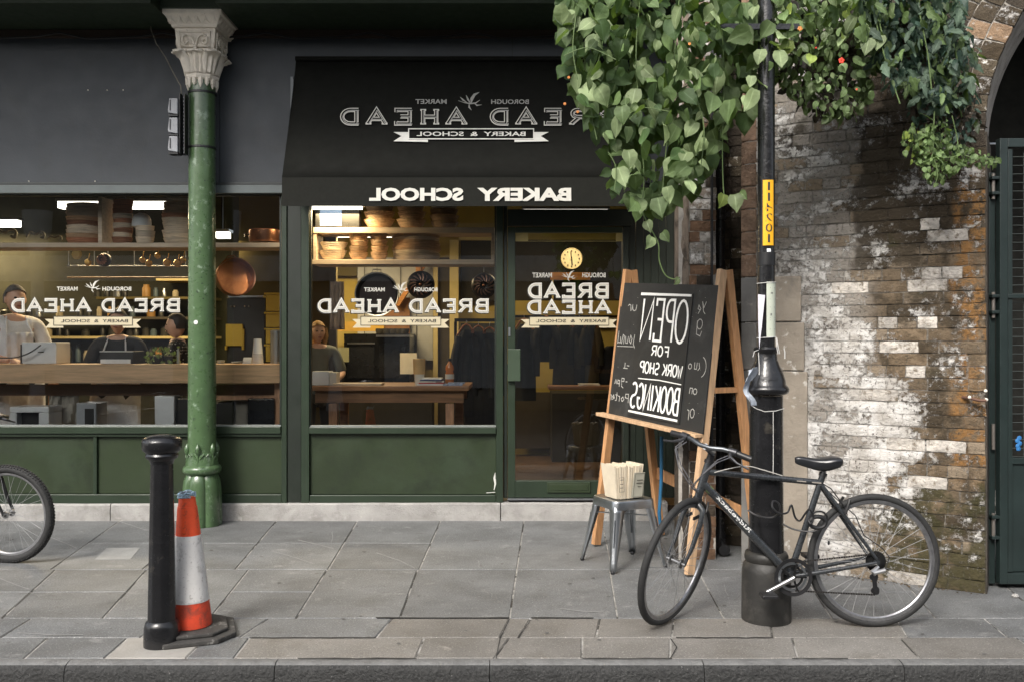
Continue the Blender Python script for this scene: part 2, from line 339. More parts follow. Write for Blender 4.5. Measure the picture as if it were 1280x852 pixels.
row(772, 796, [-420, -170, 40, 210, 335, 490, 637, 663, 750, 842, 962, 1120, 1230, 1390, 1600], [-460, -210, 0, 175, 300, 470, 625, 648, 745, 840, 966, 1135, 1260, 1430, 1650], {0: SLAB, 4: SLAB, 5: SLABW, 6: SLABW, 7: SLABW, 8: SLABW, 9: SLABW, 10: SLABW})
row(796, 822, [-500, -230, 60, 160, 258, 312, 530, 637, 728, 838, 990, 1125, 1270, 1450, 1700], [-540, -270, 30, 130, 232, 292, 520, 618, 728, 838, 998, 1150, 1310, 1500, 1760], {3: SLABL, 5: SLABW, 6: SLABW, 7: SLABW, 8: SLABW, 9: SLABW, 10: SLABW, 11: SLABW})
f = Flat(); gm = lambda x, y, o: G(x, y, .0035)
for pts in ([(150, 651), (180, 661), (236, 668)], [(64, 671), (84, 679), (99, 686)], [(0, 722), (22, 731), (41, 737)], [(372, 674), (398, 680), (421, 686)], [(415, 664), (416, 672), (413, 679)], [(340, 688), (372, 697), (398, 706)], [(598, 700), (600, 712)], [(470, 690), (500, 700), (524, 712)], [(250, 727), (262, 741)], [(1035, 745), (1060, 765), (1068, 778)], [(905, 730), (912, 752)], [(700, 760), (735, 764), (760, 763)], [(20, 790), (70, 793), (112, 792)]):
    q = []
    for i in range(len(pts)-1):
        for k in range(5): t = k/5; q.append((pts[i][0]+(pts[i+1][0]-pts[i][0])*t+noise.noise(Vector((i*3.1+t*4, pts[0][0], 0)))*1.2, pts[i][1]+(pts[i+1][1]-pts[i][1])*t+noise.noise(Vector((i*2.1+t*4, 7, pts[0][0])))*.4))
    f.ribbon(q, .8, lv=0)
f.build('scratch_marks', mat('pale_scratch', (.25, .25, .245), .7), ground, gm)['kind'] = 'stuff'
rg_ = random.Random(31); f = Flat()
for i in range(46):
    x, y = rg_.uniform(0, 1280), rg_.uniform(655, 820); r_ = rg_.uniform(.6, 2.0)
    f.quad([(x+r_*1.6*math.cos(k*.9)*rg_.uniform(.8, 1.1), y+r_*.5*math.sin(k*.9)) for k in range(7)])
f.build('gum_spots', mat('old_gum', (.10, .098, .092), .8, var=.3), ground, gm)['kind'] = 'stuff'
f = Flat()
for pts in ([(637, 773), (631, 785), (625, 797), (620, 822)], [(663, 774), (655, 786), (648, 797)], [(637, 771), (560, 771.5), (470, 771)], [(742, 771.5), (664, 771)], [(838, 797), (846, 808), (838, 822)], [(966, 796), (900, 796), (845, 796)], [(728, 822), (840, 822)], [(372, 822), (520, 822)], [(990, 822), (1060, 822)], [(470, 796), (400, 796), (312, 796)]):
    q = []
    for i in range(len(pts)-1):
        for k in range(6): t = k/6; q.append((pts[i][0]+(pts[i+1][0]-pts[i][0])*t, pts[i][1]+(pts[i+1][1]-pts[i][1])*t+noise.noise(Vector((pts[0][0]+i+t*5, 0, 0)))*.7))
    q.append(pts[-1]); f.ribbon(q, 1, lv=0, ws=[1.0+.9*abs(noise.noise(Vector((k*1.7, pts[0][0], 0)))) for k in range(len(q))])
f.build('open_joints', mat('dark_joint', (.022, .021, .019), .95), ground, gm)['kind'] = 'stuff'
# small inspection plate set in the paving
mb = MB(); q = [G(133, 684, .003), G(175, 684, .003), G(163, 698, .003), G(119, 698, .003)]
mb.poly(q, (0, 0, -.03)); tag(mb.build('inspection_cover', mat('cover_concrete', (.27, .27, .26), .8, bump=.4, var=.15)), 'small pale square inspection cover set in the paving behind the bollard', 'cover')
kerb = MB().box(-12, 12, 4.19, 4.215, -.3, -.02).build('kerb', MORTAR); tag(kerb, kind='structure')
jx = [-600, -180, 81, 343, 612, 880, 1130, 1400, 1680]
for a, b in zip(jx, jx[1:]):
    x0 = (a-640)/268.7+.002; x1 = (b-640)/268.7-.002; n = 14; mb = MB()
    pr = [(4.213, -.13), (4.213, -.004), (4.190, 0), (4.165, -.002), (4.143, -.009), (4.131, -.024), (4.127, -.05), (4.125, -.15)]
    vs = []; 
    for i in range(n+1):
        x = x0+(x1-x0)*i/n
        for k, (yy, zz) in enumerate(pr):
            d = noise.noise(Vector((x*7, yy*20, zz*20)))*.006 if 1 < k < 7 else 0
            vs.append((x, yy-d, zz+d*.4))
    m_ = len(pr); mb.add(vs, [(i*m_+k, i*m_+k+1, (i+1)*m_+k+1, (i+1)*m_+k) for i in range(n) for k in range(m_-1)]+[tuple(range(m_)), tuple(range(n*m_, n*m_+m_))])
    o = mb.build('kerb_stone', KERBM, kerb, smooth=True); o.data.materials.append(KERBT)
    for pl in o.data.polygons:
        if pl.normal.z > .90: pl.material_index = 1
# street side opposite, seen only as the dark reflection in the shop glass
opp = MB().box(-22, 22, -6.5, -6.0, -.13, 6.2).build('opposite_street_wall', mat('dark_brick_far', (.15, .13, .10), .85, var=.4, scale=1.2)); tag(opp, kind='structure')

for i, x_ in enumerate((-11, -6.6, -4.1, 2.4, 5.2, 9.8)):  # unseen columns, added so the shop glass has pale shapes to mirror
    tag(MB().lathe([(.22, -.1), (.16, .3), (.13, 3.4), (.30, 4.1), (.32, 4.5)], (x_, -5.6, 0), 14).build('opposite_street_column', mat('far_pale_paint', (.50, .50, .48), .7), smooth=True), kind='structure')
tag(MB().box(-20, 20, -5.98, -5.9, 2.9, 3.5).box(-20, -8, -5.98, -5.9, .5, 1.6).box(-3, 2, -5.98, -5.9, .4, 2.2).box(6, 9, -5.98, -5.9, .4, 2.6).build('opposite_street_shopfront', mat('far_pale_paint', (0,0,0))), kind='structure')  # pale bands out of view, added for the glass to reflect

# ------------------------------------------------------------------ shopfront building
shop = thing('bakery_shopfront', 'dark green timber shopfront with grey fascia, large mirrored-lettered windows and stone plinth', 'shopfront', (0, YF, 0))
def part(name, m, mb, parent=None, **k): return mb.build(name, m, parent or shop, **k)
# plinth, a long pale step with slightly uneven top
for x0, x1 in ((-7.2, -3.36), (-3.352, -.10), (-.092, 1.30)):
    mb = MB(); n = 16; vs = []
    for i in range(n+1):
        x = x0+(x1-x0)*i/n; zt = .142+.012*(x+3)/4.5+noise.noise(Vector((x*3, 0, 0)))*.004
        for yy, zz in ((YF+.6, zt), (YF-.03, zt), (YF-.045, zt-.012), (YF-.048, -.02)): vs.append((x, yy, zz))
    mb.add(vs, [(i*4+k, i*4+k+1, (i+1)*4+k+1, (i+1)*4+k) for i in range(n) for k in range(3)]+[(0, 1, 2, 3), (n*4, n*4+1, n*4+2, n*4+3)])
    part('plinth_stone', STONE, mb)
def rail(px0, px1, py0, py1, y0=-.02, y1=.09, m=GREEN, name='frame_rail', bev=.004):
    a = W(px0, py1, YF); b = W(px1, py0, YF); return part(name, m, MB().box(a.x, b.x, YF+y0, YF+y1, a.z, b.z), bev=bev)
rail(-420, 352, 617, 629, -.012); rail(-420, 352, 532, 541, -.035); rail(-420, 352, 541, 545, -.018)
rail(117, 121.5, 545, 617, -.008); rail(-120, -115, 545, 617, -.008)
rail(-420, 355, 233, 243, -.05, .09, mat('ledge_grey', (.10, .12, .12), .35, var=.1)); rail(-420, 355, 229, 233, -.035, .09, mat('ledge_dark', (.02, .025, .025), .5))
rail(352.3, 359, 243.3, 630, -.018); rail(359.3, 376.7, 150, 632, -.004, .1, DKGREEN, 'pilaster'); rail(377, 387, 150, 630, -.018)
rail(387.3, 620, 618, 628, -.012); rail(387.3, 620, 533, 541, -.035); rail(620.3, 629, 150, 627, -.018)
rail(629.3, 634, 150, 622, .01, .1, DKGREEN); rail(634.2, 790, 262, 283, -.01, .1, DKGREEN, 'door_lintel')
for a, b in ((-420, -120), (-115, 117), (121.5, 352.3)): rail(a, b, 545.2, 616.8, .016, .05, PANEL, 'stall_riser_panel')
rail(387.2, 620.2, 541.2, 617.8, .016, .05, PANEL, 'stall_riser_panel')
chip = Flat(); chip.ribbon([(619.0, 590), (618, 597), (619.2, 604), (617.5, 612)], 2.2, ws=[.6, 2.6, 2.2, .8]); chip.ribbon([(608, 615.3), (619, 614.5)], .8)
chip.build('chipped_paint', mat('bare_primer', (.6, .6, .56), .7), shop, lambda x, y, o: W(x, y, YF+.012-o), .001)
# fascia boards
for a, b in ((-420, -88), (-87.4, 275), (275.6, 640), (640.6, 1000)):
    A = W(a, 229, YF); B = W(b, -70, YF); part('fascia_board', FASCIA, MB().box(A.x, B.x, YF-.01, YF+.12, A.z, B.z))
A = W(-420, 232, YF+.13); B = W(1000, -70, YF+.13); part('fascia_backing', DKGREEN, MB().box(A.x, B.x, YF+.122, YF+.16, A.z, B.z))
for (px, py) in ((2, 42), (122, 42), (36, 227), (119, 227), (485, 43), (590, 43), (402, 76), (592, 76), (110, 113), (134, 113), (154, 113)):
    p = W(px, py, YF-.012); part('screw_cap', CAPW, MB().ball(p, .006, 8))
# boards to the right of the door
for i in range(9):
    x0 = 786+i*9.5; rail(x0, x0+9, 150, 622, .03-.008*(i % 2), .06, DKGREEN, 'match_board', 0)
rail(778.5, 786, 284, 622, -.006, .1, DKGREEN, 'door_post')

def sprig(cx, cy, s):
    f = Flat()
    def c(pts, ws): f.ribbon([(cx+x*s, cy-y*s) for x, y in pts], 1, ws=[q*s for q in ws])
    c([(-1, .05), (-.5, -.12), (0, -.2), (.45, -.15), (.8, .1)], [.03, .06, .12, .1, .03])
    c([(.05, -.2), (.12, .2), (.35, .55), (.75, .75)], [.05, .26, .2, .03])
    c([(0, -.15), (-.2, .15), (-.35, .5)], [.05, .16, .03]); c([(-.3, -.1), (-.6, .1), (-.85, .35)], [.04, .14, .03])
    c([(-.1, -.2), (-.1, -.5), (.1, -.75)], [.05, .14, .03]); c([(.3, -.15), (.55, -.35), (.95, -.3)], [.04, .12, .03])
    return f
def banner(x0, x1, y0, y1, tail):
    f = Flat(); h = y1-y0
    f.quad([(x0, y0), (x1, y0), (x1, y1), (x0, y1)], 0)
    for sx, xe in ((-1, x0), (1, x1)):
        f.quad([(xe, y0+h*.3), (xe+sx*tail, y0+h*.3), (xe+sx*tail*.45, y0+h*.75), (xe, y0+h*.75)], -.4)
        f.quad([(xe, y0+h*.75), (xe+sx*tail*.45, y0+h*.75), (xe+sx*tail*.95, y1+h*.28), (xe-sx*tail*1.1, y1+h*.28), (xe-sx*tail*1.1, y1+h*.05), (xe, y1+h*.05)], -.4)
    return f
def put_logo(parent, Y, xb0, xb1, yb0, yb1, bor, mar, bird, ban, bt, shadecol=INK, two=False):
    fn = lambda x, y, o: W(x, y, Y-o)
    words = [(w__, p__, q__, yb0, yb1) for w__, p__, q__ in Flat.split('BREAD AHEAD', xb0, xb1, .28)] if not two else [('BREAD', xb0, xb1, yb0, yb1), ('AHEAD', xb0-1, xb1+1, two[0], two[1])]
    for t, a, b, c, d in words:
        k = (d-c); Flat().word(t, a-.8, c+.9, b-.8, d+.9, k*.30, True).build('letter_shadow', shadecol, parent, fn, .0008)
        Flat().word(t, a, c, b, d, k*.24, True, ).build('lettering', WHITEP, parent, fn, .003)
        Flat().word(t, a, c, b, d, k*.05, False).build('letter_inline', mat('inline_tan', (.45, .42, .36), .7), parent, fn, .006)
    f = Flat(); f.font('BOROUGH', bor[0], bor[2], bor[1], bor[3], bold=.02); f.font('MARKET', mar[0], mar[2], mar[1], mar[3], bold=.02); f.build('small_lettering', WHITEP, parent, fn, .003)
    sprig(*bird).build('sprig_emblem', WHITEP, parent, fn, .003)
    banner(*ban, 11).build('banner', CREAM, parent, fn, .002)
    x0, x1, y0, y1 = ban; fr = Flat(); fr.ribbon([(x0, y0), (x1, y0), (x1, y1), (x0, y1), (x0, y0)], .8); fr.build('banner_outline', INK, parent, fn, .004)
    Flat().font('BAKERY  &  SCHOOL', bt[0], bt[2], bt[1], bt[3], bold=.015).build('banner_lettering', INK, parent, fn, .004)

def window(px0, px1, py0, py1, Y):
    a = W(px0, py1, Y); b = W(px1, py0, Y)
    w_ = part('window', DKGREEN, MB().box(a.x, a.x+.012, Y-.02, Y+.03, a.z, b.z).box(b.x-.012, b.x, Y-.02, Y+.03, a.z, b.z).box(a.x+.0122, b.x-.0122, Y-.02, Y+.03, b.z-.012, b.z))
    mb = MB(); mb.add([(a.x, Y, a.z), (b.x, Y, a.z), (b.x, Y, b.z), (a.x, Y, b.z)], [(0, 1, 2, 3)]); mb.build('pane', GLASS, w_)
    part('window_bead', mat('bead_grey', (.22, .24, .23), .4), MB().box(a.x, b.x, Y-.026, Y+.02, a.z+.0005, a.z+.012))
    return w_
w1 = window(-420, 352, 243.5, 532, YF+.03)
put_logo(w1, YF+.028, 15, 225, 374.5, 388.5, (128, 164, 358.5, 363.5), (71, 97, 358.5, 363.5), (116, 358, 10), (67, 165.5, 395.5, 406.5), (76, 160, 399, 403))
w2 = window(387.6, 620, 150, 532.5, YF+.03)
put_logo(w2, YF+.028, 398, 611, 375, 389.5, (518, 547, 359.5, 364.5), (455, 481, 359.5, 364.5), (501, 360, 10), (451, 551, 395.5, 406.5), (460, 545, 399, 403))
# door (a part of the shopfront; it carries glass, handle, letter plate)
a = W(634.5, 621, YF); b = W(778, 284, YF)
g0 = W(644, 600, YF); g1 = W(778, 291, YF)
dm = MB(); yy0, yy1 = YF-.008, YF+.045
dm.box(a.x, g0.x, yy0, yy1, a.z, b.z).box(g0.x+.0002, b.x, yy0, yy1, a.z, g0.z).box(g0.x+.0002, b.x, yy0, yy1, g1.z, b.z)
door = part('door', GREEN, dm, bev=.003)
mb = MB(); mb.add([(g0.x, YF+.02, g0.z), (g1.x, YF+.02, g0.z), (g1.x, YF+.02, g1.z), (g0.x, YF+.02, g1.z)], [(0, 1, 2, 3)]); mb.build('pane', GLASS, door)
MB().pbox(634.5, 650.5, 436, 476, YF-.05, YF-.0085).build('door_handle', mat('handle_green', (.038, .058, .036), .4), door, bev=.004)
MB().pbox(684, 738, 602.5, 615, YF-.022, YF-.0085).pbox(687, 735, 605, 612.5, YF-.026, YF-.0222).build('letter_plate', PANEL, door, bev=.003)
MB().pbox(635.5, 638, 409, 420, YF-.018, YF-.0085).build('lock', STEEL, door)
MB().pbox(634.5, 790, 622.2, 624.5, YF-.03, YF+.1).build('threshold', STEEL, door)
put_logo(door, YF+.017, 661, 761, 355.5, 371.5, (728, 757, 341, 347), (665.5, 690, 341, 347), (711, 345, 9), (662, 761, 396, 406.5), (670, 757, 399, 403), two=(376.5, 391))
f = Flat(); f.rect(644, 290.5, 660, 302); f.rect(770, 290.5, 778, 302); f.rect(660, 301.3, 770, 302)
f.build('gold_film', mat('gold_film', (.42, .33, .12), .5), door, lambda x, y, o: W(x, y, YF+.018-o), .001)

# ------------------------------------------------------------------ market roof over the pavement edge
CXc = -2.535
beam = thing('market_roof', 'dark green iron market roof edge above the shop fascia', 'roof', (0, 7.2, 4.2))
zt = CZ+(426-10.5)*7.02/FPX
MB().box(-9, 2.2, 7.02, 7.40, zt+.002, zt+.30).build('edge_beam', mat('roof_green', (.014, .026, .012), .6, var=.2), beam, bev=.01)
for x0_, x1_ in ((-9, CXc-.25), (CXc+.25, 2.2)): MB().box(x0_, x1_, 6.85, YF-.0105, 4.10, 4.20).build('wall_rail', mat('roof_green', (0,0,0)), beam, bev=.004)
MB().box(-9, 2.2, YF-.05, YF-.0105, 4.035, 4.095).build('wall_batten', mat('batten_brown', (.035, .022, .014), .7), beam)
MB().box(-9, 1.6, 5.75, 7.3, zt+.301, zt+.36).build('roof_sheet', DKGREEN, beam)  # out of view, set low to shade the upper fascia
MB().box(-9, 2.2, 7.402, 7.6, zt+.1, zt+.9).build('back_board', DKGREEN, beam)
for i in range(11):
    x = -7.4+i*.86; MB().tube([(x, YF-.075, 4.03), (x+.2, YF-.08, 4.06), (x+.43, YF-.08, 4.01), (x+.86, YF-.075, 4.03)], .009, 6).build('slack_cable', BLKPL, beam)
wire = MB().tube([W(187, 17, 7.36), W(189, 38, 7.36), W(196, 56, 7.36), (W(207, 72, 7.3)), W(217, 92, 7.2), W(226, 108, 7.15), W(227, 118, 7.13)], .0045, 6).build('power_cable', mat('pale_cable', (.16, .15, .12), .6))
tag(wire, 'thin cable drooping from the roof to the lamp boxes on the green column', 'cable')

# ------------------------------------------------------------------ awning
awn = thing('shop_awning', 'black canvas awning with white mirrored bakery lettering over the shop door', 'awning', (-.4, YF, 2.785))
ax0, ax1 = -1.812, 1.05; zt_, zf_, yf_ = 3.85, 2.785, 7.0
n = 14; vs = []; fs = []
for i in range(n+1):
    for k in range(9):
        t = k/8; x = ax0+(ax1-ax0)*i/n; sag = math.sin(math.pi*t)*.012*(1+.5*noise.noise(Vector((x*2, t, 0))))
        vs.append((x, YF-.012+(yf_-YF+.012)*t+sag*.6, zt_+(zf_-zt_)*t-sag))
fs = [(i*9+k, (i+1)*9+k, (i+1)*9+k+1, i*9+k+1) for i in range(n) for k in range(8)]
o = MB().add(vs, fs).build('canopy', AWN, awn, smooth=True)
sm = o.modifiers.new('solid', 'SOLIDIFY'); sm.thickness = .004
zb = CZ+(426-258)*yf_/FPX
vs = []; 
for i in range(25):
    x = ax0+(ax1-ax0)*i/24; d = noise.noise(Vector((x*1.4, 3, 0)))*.006
    vs += [(x, yf_, zf_), (x, yf_-.004+d, zb), ]
o = MB().add(vs, [(2*i, 2*i+1, 2*i+3, 2*i+2) for i in range(24)]).build('valance', mat('valance_canvas', (.0085, .009, .0068), .85, var=.12, scale=12, spec=.25), awn)
sm = o.modifiers.new('solid', 'SOLIDIFY'); sm.thickness = .004
for x in (ax0+.003, ax1-.003):
    MB().poly([(x, YF-.012, zt_-.01), (x, yf_+.01, zf_), (x, yf_+.01, zf_-.09), (x, YF-.012, zf_-.09)], (.003, 0, 0)).build('side_cheek', AWN, awn)
MB().tube([(ax0, yf_+.018, zf_-.012), (ax1, yf_+.018, zf_-.012)], .014, 8).build('front_bar', BLKPL, awn)
MB().tube([(ax0, YF-.03, zt_+.01), (ax1, YF-.03, zt_+.01)], .02, 8).build('head_bar', AWN, awn)
MB().box(ax0-.035, ax0-.012, YF-.06, YF-.011, 2.80, 3.70).build('awning_bracket', mat('bracket_grey', (.12, .14, .15), .4), awn)
for w__, p__, q__ in (('BAKERY', 596.5, 714), ('SCHOOL', 461.5, 579)):
    Flat().font(w__, p__, 235, q__, 251.5, .045).build('valance_lettering', WHITEP, awn, lambda x, y, o: W(x, y, yf_-.012-o), .001)
pn = Vector((0, zf_-zt_, -(yf_-YF))); pn = Vector((0, -abs(pn.y), abs(pn.z)))
am = plane_map((0, YF, zt_), pn)
bw = {'R': 1.0}
for w__, p__, q__ in Flat.split('BREAD AHEAD', 427, 768, .55):
    Flat().word(w__, p__, 139, q__, 156, 5.2, True, gap=.55).build('awning_lettering', WHITEP, awn, am, .012)
    Flat().word(w__, p__, 139, q__, 156, 2.9, False, gap=.55).build('letter_inner', AWN, awn, am, .0135)
    Flat().word(w__, p__+.8, 139.8, q__+.8, 156.8, 1.1, False, gap=.55).build('letter_inline', GREYP, awn, am, .0148)
f = Flat(); f.font('BOROUGH', 614, 125.8, 661, 131.5, .02); f.font('MARKET', 519.5, 125.5, 558.5, 131.3, .02); f.build('small_lettering', GREYP, awn, am, .012)
sprig(588, 128, 15).build('sprig_emblem', GREYP, awn, am, .012)
f = Flat()
x0, x1, y0, y1 = 511, 667, 162.5, 175
f.ribbon([(x0, y0), (x1, y0), (x1, y1), (x0, y1), (x0, y0)], 1.3)
for sx, xe in ((-1, x0), (1, x1)):
    f.quad([(xe, y0+4), (xe+sx*19, y0+4), (xe+sx*9, y0+9), (xe, y0+9)], 0)
    f.quad([(xe, y0+9), (xe+sx*9, y0+9), (xe+sx*19, y1+3), (xe-sx*24, y1+4), (xe-sx*24, y1+1), (xe, y1+1)], 0)
f.font('BAKERY  &  SCHOOL', 521, 166, 657, 171.5, .02)
f.build('banner_print', mat('pale_print', (.62, .62, .58), .7), awn, am, .012)

# ------------------------------------------------------------------ cast-iron column
CX, CY = -2.535, 7.27
column = thing('cast_iron_column', 'glossy green cast iron column with a cream carved capital in front of the bakery window', 'column', (CX, CY, 0))
def zc(py): return CZ+(426-py)*CY/FPX
pr = [(.1115, zc(566)), (.1105, zc(500)), (.108, zc(380)), (.106, zc(250)), (.104, zc(130)), (.103, zc(100))]
pr2 = []
for i in range(len(pr)-1):
    for k in range(6):
        t = k/6; pr2.append((pr[i][0]+(pr[i+1][0]-pr[i][0])*t, pr[i][1]+(pr[i+1][1]-pr[i][1])*t))
pr2.append(pr[-1])
mb = MB().lathe(pr2, (CX, CY, 0), 40); mb.build('shaft', COLGREEN, column, smooth=True)
rg = [(.118, zc(592)), (.138, zc(590)), (.150, zc(588)), (.152, zc(584.5)), (.146, zc(582)), (.130, zc(580)), (.120, zc(570)), (.112, zc(564))]
MB().lathe(rg, (CX, CY, 0), 40).build('base_ring', COLGREEN, column, smooth=True)
lobes = lambda t, h: 1-.13*(1-abs(math.cos(3*t+.5*math.pi)))**2.0
base_pr = [(.158, 0), (.160, .02), (.158, .10), (.155, .22), (.150, .32), (.142, .37), (.128, .405), (.118, zc(591))]
MB().lathe(base_pr, (CX, CY, 0), 72, fr=lobes).build('column_base', COLGREEN, column, smooth=True)
for k in range(6):                                  # leaf and bud ornaments
    t = R(-90+60*k+3)
    def P(a, z, r): return Vector((CX+math.cos(t+a)*r, CY+math.sin(t+a)*r, z))
    z0 = zc(584); mb = MB()
    c = P(0, z0+.155, .117); m = MB().lathe([(.001, -.055), (.014, -.035), (.024, -.008), (.022, .015), (.01, .04), (.001, .052)], (0, 0, 0), 10)
    m.xf(lambda v: c+Vector((v.x, v.y, v.z))); mb.add(m.v, m.f)
    mb.tube([P(0, z0+.0, .118), P(0, z0+.06, .121), P(0, z0+.11, .120)], [.012, .009, .008], 6)
    for s in (-1, 1):
        mb.tube([P(s*.08, z0+.075, .118), P(s*.22, z0+.10, .12), P(s*.38, z0+.12, .12), P(s*.52, z0+.10, .119)], [.006, .011, .009, .004], 6)
        mb.tube([P(s*.15, z0, .12), P(s*.30, z0+.045, .119), P(s*.50, z0+.10, .118)], [.006, .008, .004], 6)
    mb.build('bud_ornament', COLGREEN, column, smooth=True)
# capital
def zk(py): return CZ+(426-py)*7.07/FPX
def sqring(prof, n=1, tw=0):     # prof (half, z): square sections
    mb = MB(); vs = []
    for h, z in prof: vs += [(CX-h, CY-h, z), (CX+h, CY-h, z), (CX+h, CY+h, z), (CX-h, CY+h, z)]
    m = len(prof); mb.add(vs, [(i*4+k, i*4+(k+1) % 4, (i+1)*4+(k+1) % 4, (i+1)*4+k) for i in range(m-1) for k in range(4)]+[(3, 2, 1, 0), tuple(range(m*4-4, m*4))]); return mb
sqring([(.180, zk(33)), (.186, zk(30)), (.222, zk(20)), (.236, zk(18.5)), (.236, zk(13))]).build('abacus', CAPW, column, bev=.005)
tri = MB()
for sd_ in range(4):
    rot = Matrix.Rotation(R(90*sd_), 4, 'Z')
    for i in range(6):
        u = -.17+i*.068; h0, h1 = .189, .222; z0, z1 = zk(29.3), zk(20.5)
        pts = [Vector((u-.03, -h0, z0)), Vector((u+.03, -h0, z0)), Vector((u, -h1, z1))]; tip = Vector((u, -h0-.026, z0+.022))
        q = [Vector((CX, CY, 0))+rot @ (p if j else p) for j, p in enumerate(pts+[tip])]; tri.add(q, [(0, 1, 3), (1, 2, 3), (2, 0, 3)])
o = tri.build('dogtooth_band', CAPW, column)
sqring([(.105, zk(86)), (.118, zk(76)), (.138, zk(62)), (.155, zk(50)), (.163, zk(33))]).build('capital_block', CAPW, column, bev=.006)
for sd_ in range(4):
    rot = Matrix.Rotation(R(90*sd_), 4, 'Z'); T = lambda v: Vector((CX, CY, 0))+rot @ Vector(v)
    mb = MB()
    fr = [(-.125, -.164, zk(38)), (.125, -.164, zk(38)), (.118, -.158, zk(56)), (-.118, -.158, zk(56)), (-.125, -.164, zk(38))]
    mb.tube([T(p) for p in fr], .006, 6)
    for s in (-1, 1):
        sp = [(s*.0, -.155, zk(60)), (s*.012, -.166, zk(50)), (s*.035, -.170, zk(43.5)), (s*.07, -.170, zk(41.5)), (s*.098, -.170, zk(45)), (s*.10, -.170, zk(51)), (s*.078, -.168, zk(54)), (s*.058, -.167, zk(51)), (s*.064, -.167, zk(47.5)), (s*.078, -.168, zk(48.5))]
        mb.tube([T(p) for p in sp], [.008, .009, .009, .009, .009, .008, .008, .008, .007, .006], 6)
    mb.build('scroll_relief', CAPW, column, smooth=True)
for k in range(8):                                    # curled acanthus leaves
    t = R(45*k-90+0) ; rr = 1.0 if k % 2 == 0 else 1.22
    mb = MB(); vs = []; m = 9
    for i in range(m):
        u = i/(m-1); r = (.112+.035*u+(.055*max(0, u-.6)*2.2))*(1+(rr-1)*u); z = zk(87)+(zk(57)-zk(87))*min(1, u*1.12)-.03*max(0, u-.82)*5; hw = (.048+.028*u)*(1 if u < .9 else .75)
        for j, q in enumerate((-1, -.66, -.33, 0, .33, .66, 1)):
            rad = r+(.014 if j % 2 else 0)-abs(q)*.012; vs.append((CX+math.cos(t)*rad-math.sin(t)*hw*q, CY+math.sin(t)*rad+math.cos(t)*hw*q, z-abs(q)*.012*u))
    mb.add(vs, [(i*7+j, i*7+j+1, (i+1)*7+j+1, (i+1)*7+j) for i in range(m-1) for j in range(6)])
    o = mb.build('acanthus_leaf', CAPW, column, smooth=True); s_ = o.modifiers.new('s', 'SOLIDIFY'); s_.thickness = .014; s_.offset = -1
MB().lathe([(.100, zk(95)), (.132, zk(93)), (.140, zk(90)), (.136, zk(88)), (.112, zk(86))], (CX, CY, 0), 8).build('necking_ring', CAPW, column)
mb = MB()
for k in range(14):
    t = 2*math.pi*k/14; p = Vector((CX+math.cos(t)*.112, CY+math.sin(t)*.112, 0))
    mb.tube([p+Vector((0, 0, zk(92))), p+Vector((0, 0, zk(99))), p*1+Vector((0, 0, zk(102+3*(k % 2))))], [.020, .018, .004], 6)
mb.build('drip_leaves', CAPW, column, smooth=True)
MB().lathe([(.112, zc(119)), (.112, zc(116.5))], (CX, CY, 0), 32).build('strap', BLKPL, column)
MB().lathe([(.112, zc(187)), (.112, zc(184.5))], (CX, CY, 0), 32).build('strap', BLKPL, column)
p = W(244.5, 403, 7.157); MB().lathe([(.001, 0), (.017, .001), (.018, .004)], (p.x, p.y, p.z), 16, ax='y').build('round_sticker', mat('sticker_white', (.7, .7, .68), .5, var=.3, scale=60), column)
MB().box(CX-.03, CX-.022+.02, CY-.172, CY-.15, .10, .16).build('latch', mat('rust', (.12, .06, .04), .7), column, bev=.003)
MB().tube([W(245, -2, 7.2), W(246, 12, 7.2)], .012, 8).build('fixing_rod', mat('capital_cream_paint', (0,0,0)), column)
lu = thing('floodlight_boxes', 'three grey lamp boxes on a perforated black bracket strapped to the green column', 'lamp boxes', (CX-.13, 7.2, 3))
mb = MB(); A = W(225.5, 193, 7.15); B = W(232.5, 118, 7.15)
mb.box(A.x, A.x+.006, 7.12, 7.2, A.z, B.z).box(B.x-.006, B.x, 7.12, 7.2, A.z, B.z).box(A.x+.007, B.x-.007, 7.19, 7.2, A.z, B.z)
mb.build('bracket', BLKPL, lu)
mb = MB()
for i in range(16):
    z = A.z+.02+(B.z-A.z-.04)*i/15; mb.box((A.x+B.x)/2-.008, (A.x+B.x)/2+.008, 7.172, 7.188, z-.006, z+.006)
mb.build('bracket_studs', STEEL, lu)
GB = mat('lamp_box_grey', (.30, .31, .33), .45, var=.15)
for py0, py1 in ((125, 145), (149, 169), (172, 192)):
    a = W(212.5, py1, 7.15); b = W(224.8, py0, 7.15)
    MB().poly([(a.x+.012, 7.10, b.z), (b.x, 7.10, b.z), (b.x, 7.10, a.z), (a.x+.004, 7.10, a.z+.012), (a.x, 7.10, a.z+.035)], (0, .10, 0)).build('lamp_box', GB, lu, bev=.005)
    MB().box(a.x+.004, b.x, 7.105, 7.195, a.z-.012, a.z-.002).build('lamp_foot', BLKPL, lu)
    MB().box(a.x+.018, a.x+.024, 7.094, 7.0995, a.z+.03, b.z-.015).build('lamp_seam', BLKPL, lu)

